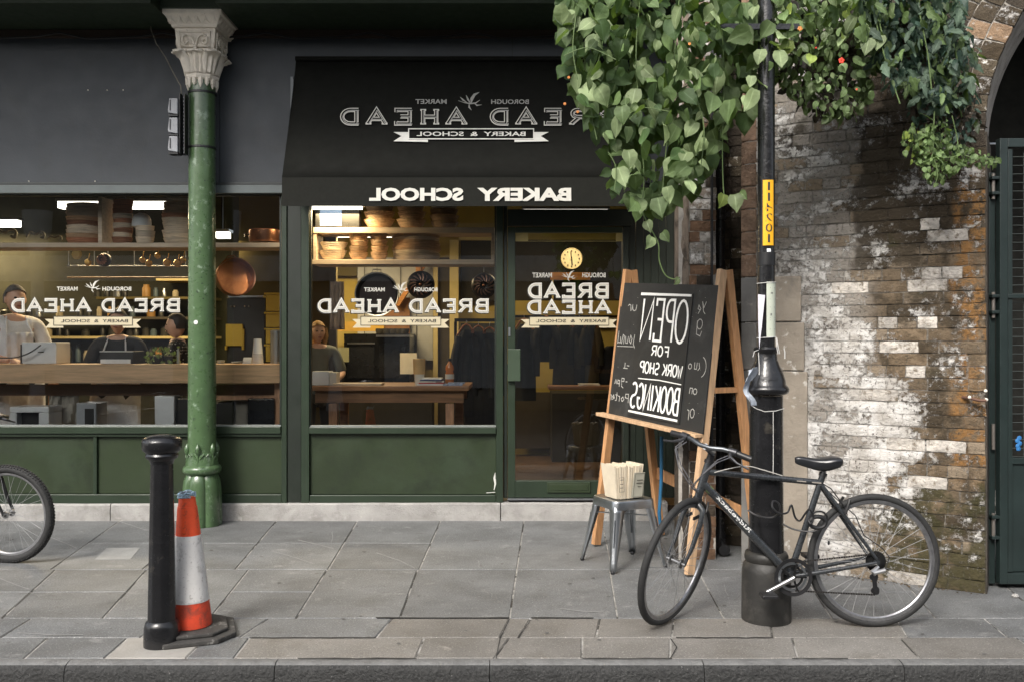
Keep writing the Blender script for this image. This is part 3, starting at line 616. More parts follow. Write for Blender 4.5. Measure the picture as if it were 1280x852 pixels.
# ------------------------------------------------------------------ bollard and traffic cone
bx, by = -1.733, 4.40
bol = thing('bollard', 'black glossy cast iron bollard with a wide domed cap near the kerb', 'bollard', (bx, by, 0))
def zb_(py): return CZ+(426-py)*by/FPX
flute = lambda t, h: 1+.075*(abs((t/(2*math.pi)*10) % 1-.5)-.25)
MB().lathe([(.086, 0), (.087, .02), (.084, .09), (.078, .115), (.068, .125)], (bx, by, 0), 40).build('bollard_base', BLACKP, bol, smooth=True)
pr = [(.067+(.053-.067)*i/8, .122+(.905-.122)*i/8) for i in range(9)]
MB().lathe(pr, (bx, by, 0), 72, fr=flute).build('bollard_shaft', BLACKP, bol, smooth=True)
MB().lathe([(.054, .895), (.058, .91), (.062, .915), (.075, .925), (.079, .937), (.074, .947), (.082, .955), (.092, .965), (.095, .985), (.095, 1.005), (.090, 1.018), (.070, 1.030), (.04, 1.038), (.001, 1.041)], (bx, by, 0), 40).build('bollard_cap', BLACKP, bol, smooth=True)
cx_, cy_ = -1.645, 4.56
cone = thing('traffic_cone', 'scuffed orange and white traffic cone on a black base behind the bollard', 'traffic cone', (cx_, cy_, 0))
def octo(h, c, z0, z1, ang):
    pts = [(h, c), (c, h), (-c, h), (-h, c), (-h, -c), (-c, -h), (c, -h), (h, -c)]; r = Matrix.Rotation(ang, 3, 'Z')
    return MB().poly([Vector((cx_, cy_, z0))+r @ Vector((a, b, 0)) for a, b in pts], (0, 0, z1-z0))
CB = mat('cone_base_rubber', (.045, .043, .04), .85, var=.3, scale=15, bump=.5, bscale=90, spots=[((.30, .29, .27), 12, .56, .15)])
m = octo(.215, .125, 0, .026, R(20)); m.build('cone_base', CB, cone, bev=.006); octo(.175, .10, .0265, .046, R(20)).build('cone_base_step', CB, cone, bev=.006)
tilt = Vector((-.022, .0, 0))
def cone_sec(z0, z1, r0, r1, ex=0):
    return MB().lathe([(r0+(r1-r0)*i/4+ex, z0+(z1-z0)*i/4) for i in range(5)], (cx_, cy_, 0), 40).xf(lambda v: v+tilt*(v.z/.7))
ORG = mat('cone_orange', (.78, .085, .022), .5, var=.14, scale=9, bump=.15, spots=[((.34, .055, .025), 22, .54, .1), ((.75, .34, .24), 9, .64, .06), ((.06, .03, .02), 34, .68, .03)])
ORD = mat('cone_orange_dirty', (.60, .06, .022), .55, var=.2, scale=9, spots=[((.16, .05, .035), 12, .48, .2)])
CWH = mat('cone_white', (.66, .645, .62), .55, var=.08, scale=10, spots=[((.36, .35, .33), 9, .54, .12), ((.14, .13, .12), 34, .66, .03), ((.42, .40, .38), 60, .58, .05)])
rz = lambda z: .104+(.044-.104)*(z-.05)/(.70-.05)
cone_sec(.05, .175, rz(.05), rz(.175)).build('lower_orange_band', ORD, cone, smooth=True)
cone_sec(.1753, .51, rz(.175)+.002, rz(.51)+.002).build('white_sleeve', CWH, cone, smooth=True)
cone_sec(.5103, .655, rz(.51), rz(.655)).build('upper_orange_band', ORG, cone, smooth=True)
cone_sec(.6553, .70, rz(.655)-.003, rz(.70)-.004).build('cone_tip', ORG, cone, smooth=True)
mb = MB(); rr = random.Random(5)
for k in range(4):
    pts = [Vector((cx_-.022+math.cos(t*.7+k)*(.04+rr.uniform(-.006, .006)), cy_+math.sin(t*.7+k)*.04, .705+.006*k+rr.uniform(-.004, .006))) for t in range(9)]
    mb.tube(pts, .0055, 6)
mb.tube([(cx_-.03, cy_-.04, .71), (cx_-.01, cy_-.045, .73), (cx_+.01, cy_-.04, .722), (cx_+.022, cy_-.03, .735)], .005, 6)
o = mb.build('knotted_rope', mat('blue_white_rope', (.30, .42, .60), .8, var=.95, scale=70), smooth=True); tag(o, 'blue and white rope knotted round the tip of the traffic cone', 'rope')
# ------------------------------------------------------------------ railway arch brickwork on the right
def brickmat(name, col, fl, flt, flw=.08, dk=None, var=.35):
    sp = [(fl, 22, flt, flw)]
    if dk: sp.insert(0, dk)
    return mat(name, col, .88, var=var, scale=16, bump=1.0, bscale=75, rand=.22, spots=sp, bdist=.012)
WH = (.55, .52, .48)
B_BROWN = brickmat('brick_brown', (.15, .085, .048), (.42, .38, .33), .62)
B_TAN = brickmat('brick_tan', (.25, .165, .10), (.45, .41, .36), .58)
B_WASH = brickmat('brick_whitewashed', (.30, .25, .20), (.66, .63, .59), .47, .10, ((.11, .08, .055), 9, .56, .1))
B_WHITE = brickmat('brick_painted_white', (.52, .48, .43), (.20, .165, .12), .52, .12)
B_DARK = brickmat('brick_sooty', (.040, .030, .020), (.20, .17, .13), .68, .06)  # dark brick tone with pale flecks
B_FLECK = brickmat('brick_flecked', (.085, .066, .042), (.6, .57, .52), .57, .05)
B_ORANGE = brickmat('brick_orange', (.25, .12, .035), (.045, .035, .022), .50, .08)
B_MOSS = brickmat('brick_mossy', (.075, .060, .033), (.20, .17, .12), .60, .08, ((.040, .042, .018), 6, .54, .1))
M_WALL = mat('wall_mortar_mixed', (.27, .245, .21), .95, var=.4, scale=4, bump=1, bscale=60, spots=[((.045, .036, .025), 2.6, .47, .12)], bdist=.01)
M_PALE = mat('wall_mortar_pale', (.36, .33, .29), .95, var=.3, scale=10, bump=1, bscale=60, spots=[((.14, .12, .10), 9, .6, .1)], bdist=.01)
M_PALE2 = mat('wall_mortar_limey', (.50, .47, .43), .95, var=.4, scale=5, bump=1, bscale=60, spots=[((.14, .11, .085), 4, .55, .1)], bdist=.01)
M_DARK = mat('wall_mortar_dark', (.05, .042, .032), .95, var=.4, scale=6, bump=1, bscale=60)
def wallmat(name, mortar=False):
    m = bpy.data.materials.new(name); m.use_nodes = True; MATS[name] = m; N = m.node_tree.nodes; L = m.node_tree.links; P = N['Principled BSDF']
    ps = N.new('ShaderNodeNewGeometry').outputs['Position']; sp = N.new('ShaderNodeSeparateXYZ'); L.new(ps, sp.inputs[0]); X, Z = sp.outputs[0], sp.outputs[2]
    def val(x, s_): 
        if isinstance(x, (int, float)): s_.default_value = x
        else: L.new(x, s_)
    def ma(op, a, b=0.0):
        n = N.new('ShaderNodeMath'); n.operation = op; val(a, n.inputs[0]); val(b, n.inputs[1]); return n.outputs[0]
    def mr(x, a, b, c=0.0, d=1.0):
        n = N.new('ShaderNodeMapRange'); n.interpolation_type = 'SMOOTHSTEP'; val(x, n.inputs['Value'])
        for k, v in (('From Min', a), ('From Max', b), ('To Min', c), ('To Max', d)): n.inputs[k].default_value = v
        return n.outputs[0]
    def nz(s_, d=6, rg=.65, off=0, st=(1, 1, 1)):
        mp = N.new('ShaderNodeMapping'); mp.inputs['Location'].default_value = (off, off, off); mp.inputs['Scale'].default_value = st; L.new(ps, mp.inputs[0])
        n = N.new('ShaderNodeTexNoise'); n.inputs['Scale'].default_value = s_; n.inputs['Detail'].default_value = d; n.inputs['Roughness'].default_value = rg; L.new(mp.outputs[0], n.inputs['Vector']); return n.outputs['Fac']
    def mix(f, a, b):
        n = N.new('ShaderNodeMix'); n.data_type = 'RGBA'; val(f, n.inputs[0])
        for i, c in ((6, a), (7, b)):
            if isinstance(c, tuple): n.inputs[i].default_value = c+(1,)
            else: L.new(c, n.inputs[i])
        return n.outputs[2]
    rnd = N.new('ShaderNodeObjectInfo').outputs['Random'] if not mortar else nz(3, 2, .5, 5)
    rb2 = ma('FRACT', ma('MULTIPLY', rnd, 7.31)); jit = ma('MULTIPLY', ma('SUBTRACT', rb2, .5), .14 if not mortar else 0.0)
    base = mix(mr(nz(18), .35, .65), (.125, .090, .055), (.235, .172, .110)) if not mortar else mix(mr(nz(9), .35, .65), (.15, .13, .105), (.34, .315, .28)); base = mix(ma('MULTIPLY', mr(X, 2.34, 2.16), .8), base, (.46, .43, .39))
    if not mortar:
        base = mix(ma('MULTIPLY', rnd, .75), base, (.105, .082, .056)); base = mix(mr(rnd, .74, .78), base, (.26, .205, .145))
    # soot: dark patch in the upper middle, blotches elsewhere
    zs = ma('MULTIPLY', mr(Z, 1.75, 2.2), mr(X, 2.12, 2.24)); zs = ma('ADD', ma('MULTIPLY', zs, .23), ma('MULTIPLY', mr(X, 2.20, 2.36), .08))
    soot = mr(ma('ADD', ma('ADD', nz(3.2, 6, .62, 2), zs), jit), .555, .68)
    col = mix(ma('MULTIPLY', soot, .85), base, (.040, .030, .018))
    # moss towards the ground at the right
    moss = mr(ma('ADD', nz(4.5, 6, .6, 9), ma('MULTIPLY', ma('MULTIPLY', mr(Z, .95, .45), mr(X, 2.15, 2.4)), .22)), .60, .72)
    col = mix(ma('MULTIPLY', moss, .85), col, (.045, .042, .016))
    # orange clay at the right edge
    org = ma('MULTIPLY', mr(ma('ADD', X, ma('MULTIPLY', nz(4, 3, .5, 4), .22)), 2.74, 2.80), ma('MULTIPLY', ma('MULTIPLY', mr(Z, .62, .75), mr(Z, 2.62, 2.4)), mr(rb2, .12, .3) if not mortar else .35))
    col = mix(ma('MULTIPLY', org, mr(nz(20, 7, .7, 6), .40, .58)), col, (.25, .13, .045))
    # flaking whitewash in connected patches over bricks and joints
    edge = ma('ADD', 2.13, ma('ADD', ma('MULTIPLY', mr(Z, 1.9, .9), .34), ma('MULTIPLY', mr(Z, .6, .2), -.12)))
    d = ma('SUBTRACT', X, edge); zone = mr(d, .20, -.12, 0, 1)
    up = mr(Z, 1.55, 2.25, 1.0, .30)
    wz = ma('MULTIPLY', zone, up)
    big = nz(4.2, 5, .6, 1, (1, 1, 1.5)); fine = nz(26, 9, .78, 3)
    sc_ = ma('ADD', ma('ADD', ma('MULTIPLY', big, .50), ma('MULTIPLY', fine, .62)), ma('ADD', ma('MULTIPLY', wz, .125), ma('MULTIPLY', jit, .5)))
    wash = mr(sc_, .60 if not mortar else .575, .68)
    wash = ma('MAXIMUM', wash, ma('MULTIPLY', mr(nz(34, 9, .8, 7), .60, .65), ma('ADD', .25, ma('MULTIPLY', mr(Z, 2.0, 1.3), .65))))
    wcol = mix(mr(nz(7, 4, .6, 8), .35, .65), (.48, .45, .41), (.78, .76, .73))
    col = mix(ma('MULTIPLY', wash, .92), col, wcol)
    col = mix(ma('MULTIPLY', mr(nz(42, 8, .8, 15), .555, .61), .85), col, (.055, .046, .034))
    if mortar: col = mix(mr(nz(12, 5, .6, 12), .5, .6, 0, .35), col, (.05, .042, .032))
    L.new(col, P.inputs['Base Color']); P.inputs['Roughness'].default_value = .9; P.inputs['Specular IOR Level'].default_value = .3
    b = N.new('ShaderNodeBump'); b.inputs['Strength'].default_value = 1; b.inputs['Distance'].default_value = .014
    L.new(ma('ADD', nz(60, 7, .7, 11), ma('MULTIPLY', wash, .35)), b.inputs['Height']); L.new(b.outputs[0], P.inputs['Normal'])
    return m
OLDB = wallmat('old_brick'); OLDM = wallmat('old_mortar', True)
br = random.Random(11)
def brick_mesh(L, H, D, seed):
    r = random.Random(seed); nx = max(3, int(L/.055)); nz = 3; vs = []; fs = []
    for k in range(nz+1):
        for i in range(nx+1):
            u = i/nx; v = k/nz; x = -L/2+L*u; z = -H/2+H*v
            edge = (i in (0, nx)) or (k in (0, nz))
            y = (.0025 if edge else 0)+r.uniform(-.0022, .002)
            if edge: x += r.uniform(-.003, .003); z += r.uniform(-.0025, .0025)
            if (i in (0, nx)) and (k in (0, nz)): y += .001; z *= .98
            vs.append((x, y, z))
    fs = [(k*(nx+1)+i, k*(nx+1)+i+1, (k+1)*(nx+1)+i+1, (k+1)*(nx+1)+i) for k in range(nz) for i in range(nx)]
    ring = [i for i in range(nx+1)]+[k*(nx+1)+nx for k in range(1, nz+1)]+[nz*(nx+1)+i for i in range(nx-1, -1, -1)]+[k*(nx+1) for k in range(nz-1, 0, -1)]
    b0 = len(vs); vs += [(vs[i][0], D, vs[i][2]) for i in ring]; m = len(ring)
    fs += [(ring[(i+1) % m], ring[i], b0+i, b0+(i+1) % m) for i in range(m)]
    return vs, fs
BM = {}
def brick_data(kind, L, H, mt):
    v = br.randrange(5); key = (kind, v, mt.name)
    if key not in BM:
        mb = MB(); mb.add(*brick_mesh(L, H, .05, hash((kind, v)) % 999)); me = mb.mesh('brick', mt); BM[key] = me
    return BM[key]
class BrickFace:
    """a vertical brick face from A to B in plan; bricks are parts of thing P"""
    def __init__(s, P, A, B, limit=300):
        s.P = P; s.A = Vector((A[0], A[1], 0)); s.B = Vector((B[0], B[1], 0)); s.d = (s.B-s.A); s.L = s.d.length; s.d.normalize()
        s.n = Vector((s.d.y, -s.d.x, 0)); s.rot = math.atan2(s.d.y, s.d.x); s.count = 0; s.limit = limit; s.rest = {}
    def put(s, t, z, kind, L, H, mt, roll=0):
        c = s.A+s.d*t+Vector((0, 0, z))+s.n*br.uniform(-.003, .004)
        me = brick_data(kind, L, H, mt)
        if s.count < s.limit and kind != 'odd':
            o = bpy.data.objects.new('brick', me); COL.objects.link(o); o.parent = s.P; o.location = c-origin_of(s.P)
            o.rotation_euler = (br.uniform(-.012, .012), roll+br.uniform(-.008, .008), s.rot+br.uniform(-.015, .015)); s.count += 1
        else:
            mb = MB(); mb.add(*brick_mesh(L, H, .05, br.randrange(999))); M_ = Matrix.Translation(c) @ Matrix.Rotation(s.rot, 4, 'Z') @ Matrix.Rotation(roll, 4, 'Y')
            r = s.rest.setdefault(mt.name, MB()); r.add([M_ @ v for v in mb.v], mb.f)
    def courses(s, z0, z1, chooser, skip=lambda t, z: False, t0=0, t1=None, bond=3):
        t1 = s.L if t1 is None else t1; z = z0; k = 0
        while z < z1-.03:
            t = t0-(br.uniform(0, .06) if k % 2 else 0)-(.1125 if k % 2 else 0); j = br.randrange(3)
            while t < t1-.02:
                head = (k % bond == 1) or br.random() < .10
                L = .1125 if head else .225; a = max(t, t0); b = min(t+L, t1)
                if b-a > .035:
                    mid = (a+b)/2; 
                    if not skip(mid, z+.0375):
                        full = abs((b-a)-L) < .004; kd = 'h' if head else 's'
                        if full: s.put(mid, z+.0375, kd, L-.007, .0695, chooser(mid, z+.0375))
                        else:
                            q = round((b-a)/.02)*.02; q = max(.04, q); s.put(mid, z+.0375, 'c%d' % int(q*100), min(q, b-a)-.006, .0695, chooser(mid, z+.0375))
                t += L
            z += .075; k += 1
    def finish(s, name='brick'):
        for mn, mb in s.rest.items(): tag(mb.build('brickwork_beyond', bpy.data.materials[mn], s.P), kind='stuff')
        s.rest = {}
wall = thing('brick_wall', 'weathered brick wall of the railway arch, whitewash flaking at its left and orange bricks at its right edge', 'wall', (2.2, 5.6, 0))
A2, B2 = (1.567, 6.0), (2.81, 5.27)
bf = BrickFace(wall, A2, B2); Lw = bf.L
def at_px(t, z):          # rough position in the photograph of a wall point, for choosing the brick kinds
    p = bf.A+bf.d*t; return 640+p.x/p.y*FPX, 426+(CZ-z)/p.y*FPX
pale = [(1064,355,22), (1080,352,16), (1146,258,20), (1168,284,22), (1180,298,26), (1160,336,14), (1190,336,14), (1165,350,20), (1132,368,16), (1150,380,26), (1112,398,16), (1165,397,14), (1128,430,28), (1160,450,20), (1145,462,28), (1110,475,22), (1100,490,22), (1165,518,14), (1190,553,14), (1135,556,24), (1115,555,20), (1150,600,30), (1125,690,20), (1130,722,14), (1212,714,10)]
def choose(t, z):
    px, py = at_px(t, z); r = br.random()
    for x, y, w_ in pale:
        if abs(px-x) < w_*.62 and abs(py-y) < 7.5: return B_WHITE
    return OLDB
ZS, RI = 2.74, 1.28; RO = RI+.36
def skipw(t, z):
    if z > ZS-.15 and math.hypot(t-(Lw+RI), z-ZS) < RO+.02: return True
    if t < .42 and z < 1.93: return True
    return z > 3.62
core = MB(); n = bf.n
def wp(t, z, off): return bf.A+bf.d*t+Vector((0, 0, z))+n*off
def slabw(t0, t1, z0, z1, o0, o1, m, name, P=None, **k):
    mb = MB(); q = [wp(t0, 0, o0), wp(t1, 0, o0), wp(t1, 0, o1), wp(t0, 0, o1)]
    mb.poly([Vector((p.x, p.y, z0)) for p in q], (0, 0, z1-z0)); return mb.build(name, m, P or wall, **k)
slabw(0.004, .72, -.05, ZS-.16, -.6, -.0095, OLDM, 'mortar_backing'); slabw(.7202, Lw-.004, -.05, ZS-.16, -.6, -.0095, OLDM, 'mortar_backing')
# backing above the springing, cut to the arch
mb = MB(); pts = [(0.004, ZS-.158), (Lw-.004, ZS-.158)]
for i in range(14): 
    a = R(180-4.6*i); pts.append((Lw+RI+(RI+.02)*math.cos(a), ZS+(RI+.02)*math.sin(a)))
pts += [(pts[-1][0], 4.6), (0.004, 4.6)]
mb.poly([wp(t, z, -.0095) for t, z in pts], -n*.5).build('mortar_backing', OLDM, wall)
bf.courses(0.0, 3.64, choose, skipw, bond=4); bf.finish()
# rendered lower corner with two joints, stone quoin strip above it
REND = mat('old_cement_render', (.29, .25, .20), .85, var=.22, scale=3.5, bump=.45, bscale=35, spots=[((.58, .55, .50), 9, .60, .08), ((.16, .15, .14), 3, .55, .18)], bdist=.012)
REND2 = mat('grey_cement_render', (.15, .145, .135), .8, var=.25, scale=4, bump=.5, bscale=40, spots=[((.30, .28, .25), 7, .6, .1)], bdist=.01)
for i, (z0, z1) in enumerate(((-.04, 1.30), (1.308, 1.62), (1.628, 1.925))):
    slabw(.085, .415-.02*i, z0, z1, -.02, .004+.002*i, REND, 'render_coat', bev=.006); slabw(-.02, .084, z0, z1, -.35, .003+.002*i, REND2, 'render_coat', bev=.006)
QUO = mat('worn_brick_edge', (.21, .135, .088), .88, var=.45, scale=14, bump=1, bscale=35, spots=[((.40, .33, .27), 16, .63, .08)], bdist=.02)
z = 1.93
while z < 4.4:
    h = .148; slabw(-.02, .084, z, z+h, -.35, .004+br.uniform(-.003, .004), QUO, 'quoin_brick', bev=.008); z += .152
# arch rings
arch = thing('brick_arch', 'brick arch rings with pale mortar joints curving over the dark opening at the right', 'arch', (2.9, 5.3, ZS))
ba = BrickFace(arch, A2, B2)
for ring in range(3):
    rm = RI+.06+.12*ring; n_ = 14
    a = 180.0+6; st = math.degrees(.105/(RI+.06+.12*ring))
    off = st*(.5 if ring % 2 else 0)
    while a > 108:
        aa = R(a-off); t = Lw+RI+rm*math.cos(aa); z = ZS+rm*math.sin(aa); r = br.random()
        mt = OLDB if r < .62 else (B_FLECK if r < .78 else (B_TAN if r < .88 else B_DARK))
        if t > .3: ba.put(t, z, 'v', .112, .096, mt, roll=-aa+math.pi)
        a -= st
mb = MB(); pts = [(Lw+RI+(RI+.012)*math.cos(R(186-i*4)), ZS+(RI+.012)*math.sin(R(186-i*4))) for i in range(20)]+[(Lw+RI+(RO-.005)*math.cos(R(110+i*4)), ZS+(RO-.005)*math.sin(R(110+i*4))) for i in range(20)]
for i in range(19):
    q = [pts[i], pts[i+1], pts[38-i], pts[39-i]]; mb.poly([wp(t, z, -.009) for t, z in q], -n*.55)
mb.build('arch_mortar', M_PALE, arch)
# ------------------------------------------------------------------ pier between the shop and the arch wall
pier = thing('brick_pier', 'narrow brick pier with thick white mortar beside the shop door boards', 'pier', (1.26, 6.1, 0))
pf = BrickFace(pier, (1.215, 6.1), (1.405, 6.1), 260)
def ch2(t, z):
    r = br.random()
    if z < 1.7: return B_DARK if r < .6 else B_BROWN  # darker bricks on the lower pier
    return OLDB if r < .55 else (B_BROWN if r < .72 else (B_WASH if r < .85 else B_DARK))
pf.courses(0, 4.2, ch2, bond=2); pf.finish()
MB().poly([(1.145, 6.110, -.05), (1.40, 6.110, -.05), (1.40, 7.5, -.05), (1.42, 7.5, -.05), (1.40, 7.3, -.05), (1.16, 6.2, -.05)], (0, 0, 4.45)).build('mortar_backing', mat('pier_mortar', (.42, .39, .35), .95, var=.3, scale=10, bump=1, bscale=60, bdist=.01), pier)
STN = mat('pier_stone_edge', (.19, .15, .115), .9, var=.35, scale=8, bump=1, bscale=30, spots=[((.07, .055, .04), 14, .53, .08), ((.5, .46, .4), 20, .68, .05)], bdist=.025, stretch=(1, 1, .35))
for z0_, z1_, mm_ in ((-.02, 1.72, B_DARK), (1.721, 4.3, STN)):  # lower stretch of the edge takes the dark brick colour
    mb = MB(); m_ = 36; vs = []
    for i in range(m_+1):
        z = z0_+(z1_-z0_)*i/m_
        for k in range(7):
            a = R(90*k/6); d = noise.noise(Vector((k*.5, z*9, 1)))*.010
            vs.append((1.212-math.sin(a)*.085+d*.5, 6.098+.085-math.cos(a)*.085+d, z) if k < 6 else (1.142, 6.25, z))
    mb.add(vs, [(i*7+k, i*7+k+1, (i+1)*7+k+1, (i+1)*7+k) for i in range(m_) for k in range(6)]).build('stone_edge', mm_, pier, smooth=True)
# dark recess behind the down pipe
rec = thing('recess_wall', 'dark sooty brick recess behind the black drainpipe', 'wall', (1.5, 6.7, 0))
rf = BrickFace(rec, (1.40, 6.62), (1.75, 6.45), 240)
rf.courses(0, 4.2, lambda t, z: B_DARK if br.random() < .7 else B_FLECK, bond=2); rf.finish()
MB().poly([(1.41, 6.625, 0), (1.78, 6.455, 0), (1.78, 7.2, 0), (1.41, 7.2, 0)], (0, 0, 4.4)).build('mortar_backing', M_DARK, rec)
pipe = thing('drainpipe', 'black iron drainpipe running down the recess beside the brick pier', 'drainpipe', (1.475, 6.3, 0))
MB().lathe([(.034, .12), (.034, 4.4)], (1.475, 6.3, 0), 20).build('pipe', BLACKP, pipe, smooth=True)
for z in (.95, 2.35, 3.7): MB().lathe([(.035, z), (.043, z+.005), (.043, z+.10), (.035, z+.105)], (1.475, 6.3, 0), 20).box(1.40, 1.55, 6.325, 6.335, z+.03, z+.07).build('pipe_collar', BLACKP, pipe, smooth=False)
MB().tube([(1.475, 6.3, .14), (1.475, 6.29, .09), (1.475, 6.24, .055), (1.475, 6.17, .05)], .04, 14).build('pipe_shoe', BLACKP, pipe, smooth=True)
tag(MB().box(1.36, 1.372, 6.06, 6.09, .75, 4.2).build('conduit', BLKPL), 'thin black conduit running down the pier edge beside the drainpipe', 'conduit')
# blue plastic strip standing behind the easel
bs = tag(MB().tube([W(827, 545, 6.6), W(826.5, 600, 6.6), W(824, 640, 6.6), W(826, 664, 6.6)], .013, 8).build('blue_tube', mat('blue_plastic', (.02, .13, .26), .5), smooth=True), 'bright blue plastic tube standing behind the easel leg', 'tube')

# ------------------------------------------------------------------ tunnel and gate behind the arch
tun = MB(); TB = mat('tunnel_dark', (.02, .02, .017), .9, var=.4)
tun.box(2.7, 9, 9.0, 9.1, -.1, 5.2).box(2.3, 2.4, 6.2, 9, -.1, 5.2).box(2.4, 9, 5.9, 9, 4.9, 5.2).box(6, 6.1, 5.2, 9, -.1, 5.2)
tn = thing('arch_interior', 'unlit vaulted space behind the green gate', 'archway', (4, 7, 0)); tun.build('vault_walls', TB, tn)
MB().box(2.95, 3.05, 5.9, 5.95, 3.10, 3.14).box(2.98, 3.2, 5.955, 6.0, 3.11, 3.135).build('timber_batten', LEGW, tn)
MB().tube([(2.83, 5.85, 2.79), (3.35, 5.85, 2.80)], .008, 6).build('strip_rail', STEEL, tn)
mb = MB(); p0 = wp(Lw-.004, 0, -.01); mb.poly([p0, p0-n*.55, p0-n*.55+bf.d*.01, p0+bf.d*.01], (0, 0, ZS)).build('reveal', M_DARK, tn)
GATEM = mat('gate_green_paint', (.013, .022, .021), .45, var=.2, scale=5, bump=.15, bscale=30, spots=[((.07, .08, .07), 30, .72, .04)])
gate = thing('metal_gate', 'dark green metal gate with wire mesh over a solid panel, right of the brick wall', 'gate', (3.2, 5.38, 0))
Yg = 5.38; gx = lambda p: (p-640)*Yg/FPX; gz = lambda p: CZ+(426-p)*Yg/FPX
gw = 3.95
def gb(x0, x1, z0, z1, nm='gate_frame', d=.05, y=0): return MB().box(x0, x1, Yg+y, Yg+y+d, z0, z1).build(nm, GATEM, gate, bev=.003)
gb(gx(1242), gx(1249.5), .02, gz(214), 'gate_post', .05, .05)
gb(gx(1250), gx(1260), .03, gz(173)); gb(gx(1260)+.0005, gw, gz(184), gz(173)); gb(gw+.0005, gw+.06, .03, gz(173))
gb(gx(1260)+.0005, gw, gz(373), gz(368), d=.04); gb(gx(1260)+.0005, gw, .03, gz(716))
gb(gx(1261.5), gx(1267), gz(715), gz(186), 'inner_frame', .03, .01); gb(gx(1267)+.0005, gw-.02, gz(580), gz(572), 'inner_frame', .03, .012)
gb(gx(1267)+.0005, gw-.02, gz(715), gz(580)-.0005, 'lower_panel', .012, .025)
mb = MB()
z = gz(571)
while z < gz(186): mb.tube([(gx(1267), Yg+.03, z), (gw-.01, Yg+.03, z)], .0022, 4, False); z += .052
x = gx(1268)
while x < gw: mb.tube([(x, Yg+.034, gz(571)), (x, Yg+.034, gz(186))], .0016, 4, False); x += .075
mb.build('wire_mesh', mat('mesh_wire', (.05, .06, .055), .5), gate)
for zz in (224, 238, 373, 391, 538, 545, 650, 672):
    if zz in (224, 373, 538, 650): MB().lathe([(.010, gz(zz+24)), (.010, gz(zz-8))], (gx(1245), Yg+.03, 0), 10).build('hinge_pin', mat('worn_steel', (.22, .2, .18), .5, .6), gate)
for zz in (222, 241, 370, 390, 646, 672): MB().box(gx(1241), gx(1250.5), Yg+.005, Yg+.047, gz(zz+2), gz(zz-2)).build('hinge_lug', GATEM, gate, bev=.003)
gl = MB(); c = W(1274, 553, Yg-.01)
for i in range(5): gl.ball(c+Vector((random.uniform(-.012, .012), 0, -.035+.016*i)), .015, 8, (1, .5, 1))
tag(gl.build('blue_rag', mat('blue_cloth', (.02, .14, .36), .6), smooth=True), 'small bright blue rag knotted on the gate mesh', 'rag')
# wall fittings
for (px, py, s) in ((1207, 423, .022), (1194, 407, .012)):
    p = W(px, py, 5.36); tag(MB().poly([p+Vector((a*s, 0, b*s)) for a, b in ((-1, .6), (-.3, .9), (1, .5), (.7, -.4), (.2, -1), (-.8, -.4))], (0, .03, 0)).build('paint_flake', CAPW), 'ragged %s white fragment stuck on the orange bricks' % ('larger lower' if s > .02 else 'tiny upper'), 'flake')
fx_ = thing('wall_bracket', 'small rusty bracket with white knobs fixed on the orange bricks', 'bracket', W(1220, 498, 5.32))
MB().tube([W(1203, 496, 5.34), W(1212, 497, 5.28), W(1224, 500, 5.24), W(1233, 500, 5.22)], .009, 8).build('bracket_arm', mat('rust', (0,0,0)), fx_)
for (px, py) in ((1212, 496), (1233, 499), (1232, 488)): MB().ball(W(px, py, 5.24), .010, 10).build('bracket_knob', CAPW, fx_)
# debris
db = MB(); rd = random.Random(8)
for i in range(160):
    t = rd.random(); p = bf.A+bf.d*(t*Lw)+n*rd.uniform(.01, .07); s = rd.uniform(.004, .013)
    db.add([p+Vector((rd.uniform(-s, s), rd.uniform(-s, s), .004)), p+Vector((rd.uniform(-s, s), rd.uniform(-s, s), .004)), p+Vector((rd.uniform(-s, s), rd.uniform(-s, s), .004+s))], [(0, 1, 2)])
o = db.build('leaf_litter', mat('litter', (.09, .065, .035), .9, var=.5)); tag(o, 'brown crumbs and dead leaves gathered along the foot of the brick wall', 'litter', kind='stuff')
o = MB().ball(W(1269, 744, 5.2), .018, 8, (1.2, 1, .8)).build('stone_lump', STONE); tag(o, 'small pale lump of stone lying at the foot of the gate', 'stone')

# ------------------------------------------------------------------ lamp post
lx, ly = 1.373, 4.80
post = thing('lamp_post', 'black iron lamp post with a swollen base, the bicycle leaning on it', 'lamp post', (lx, ly, 0))
zl = lambda p: CZ+(426-p)*ly/FPX
MB().lathe([(.130, 0), (.131, .01), (.129, zl(712)), (.122, zl(704)), (.108, zl(700)), (.114, zl(697)), (.116, zl(693)), (.110, zl(689)), (.098, zl(687))], (lx, ly, 0), 48).build('post_base', BLACKD, post, smooth=True)
MB().lathe([(.094, zl(688)), (.090, zl(650)), (.088, zl(494))], (lx, ly, 0), 40).build('post_shaft', BLACKP, post, smooth=True)
MB().lathe([(.089, zl(493)), (.112, zl(491)), (.120, zl(488)), (.120, zl(485)), (.112, zl(482)), (.104, zl(480)), (.100, zl(474)), (.088, zl(465)), (.070, zl(456)), (.060, zl(450)), (.056, zl(442)), (.066, zl(439)), (.068, zl(436)), (.062, zl(434)), (.047, zl(433))], (lx, ly, 0), 40).build('post_collar', BLACKP, post, smooth=True)
MB().lathe([(.046, zl(434)), (.045, zl(300)), (.045, 4.0)], (lx, ly, 0), 28).build('post_pole', BLACKP, post, smooth=True)
MB().lathe([(.048, zl(332)), (.048, zl(316))], (lx, ly, 0), 28).build('pole_band', BLKPL, post, smooth=True)
zk_ = zl(38); MB().bar((lx-.28, ly-.05, zk_), (lx+.16, ly-.05, zk_), .018, .03).bar((lx-.09, ly-.055, zk_-.16), (lx-.09, ly-.055, zk_+.5), .02, .02).build('bracket_arm', BLACKP, post)
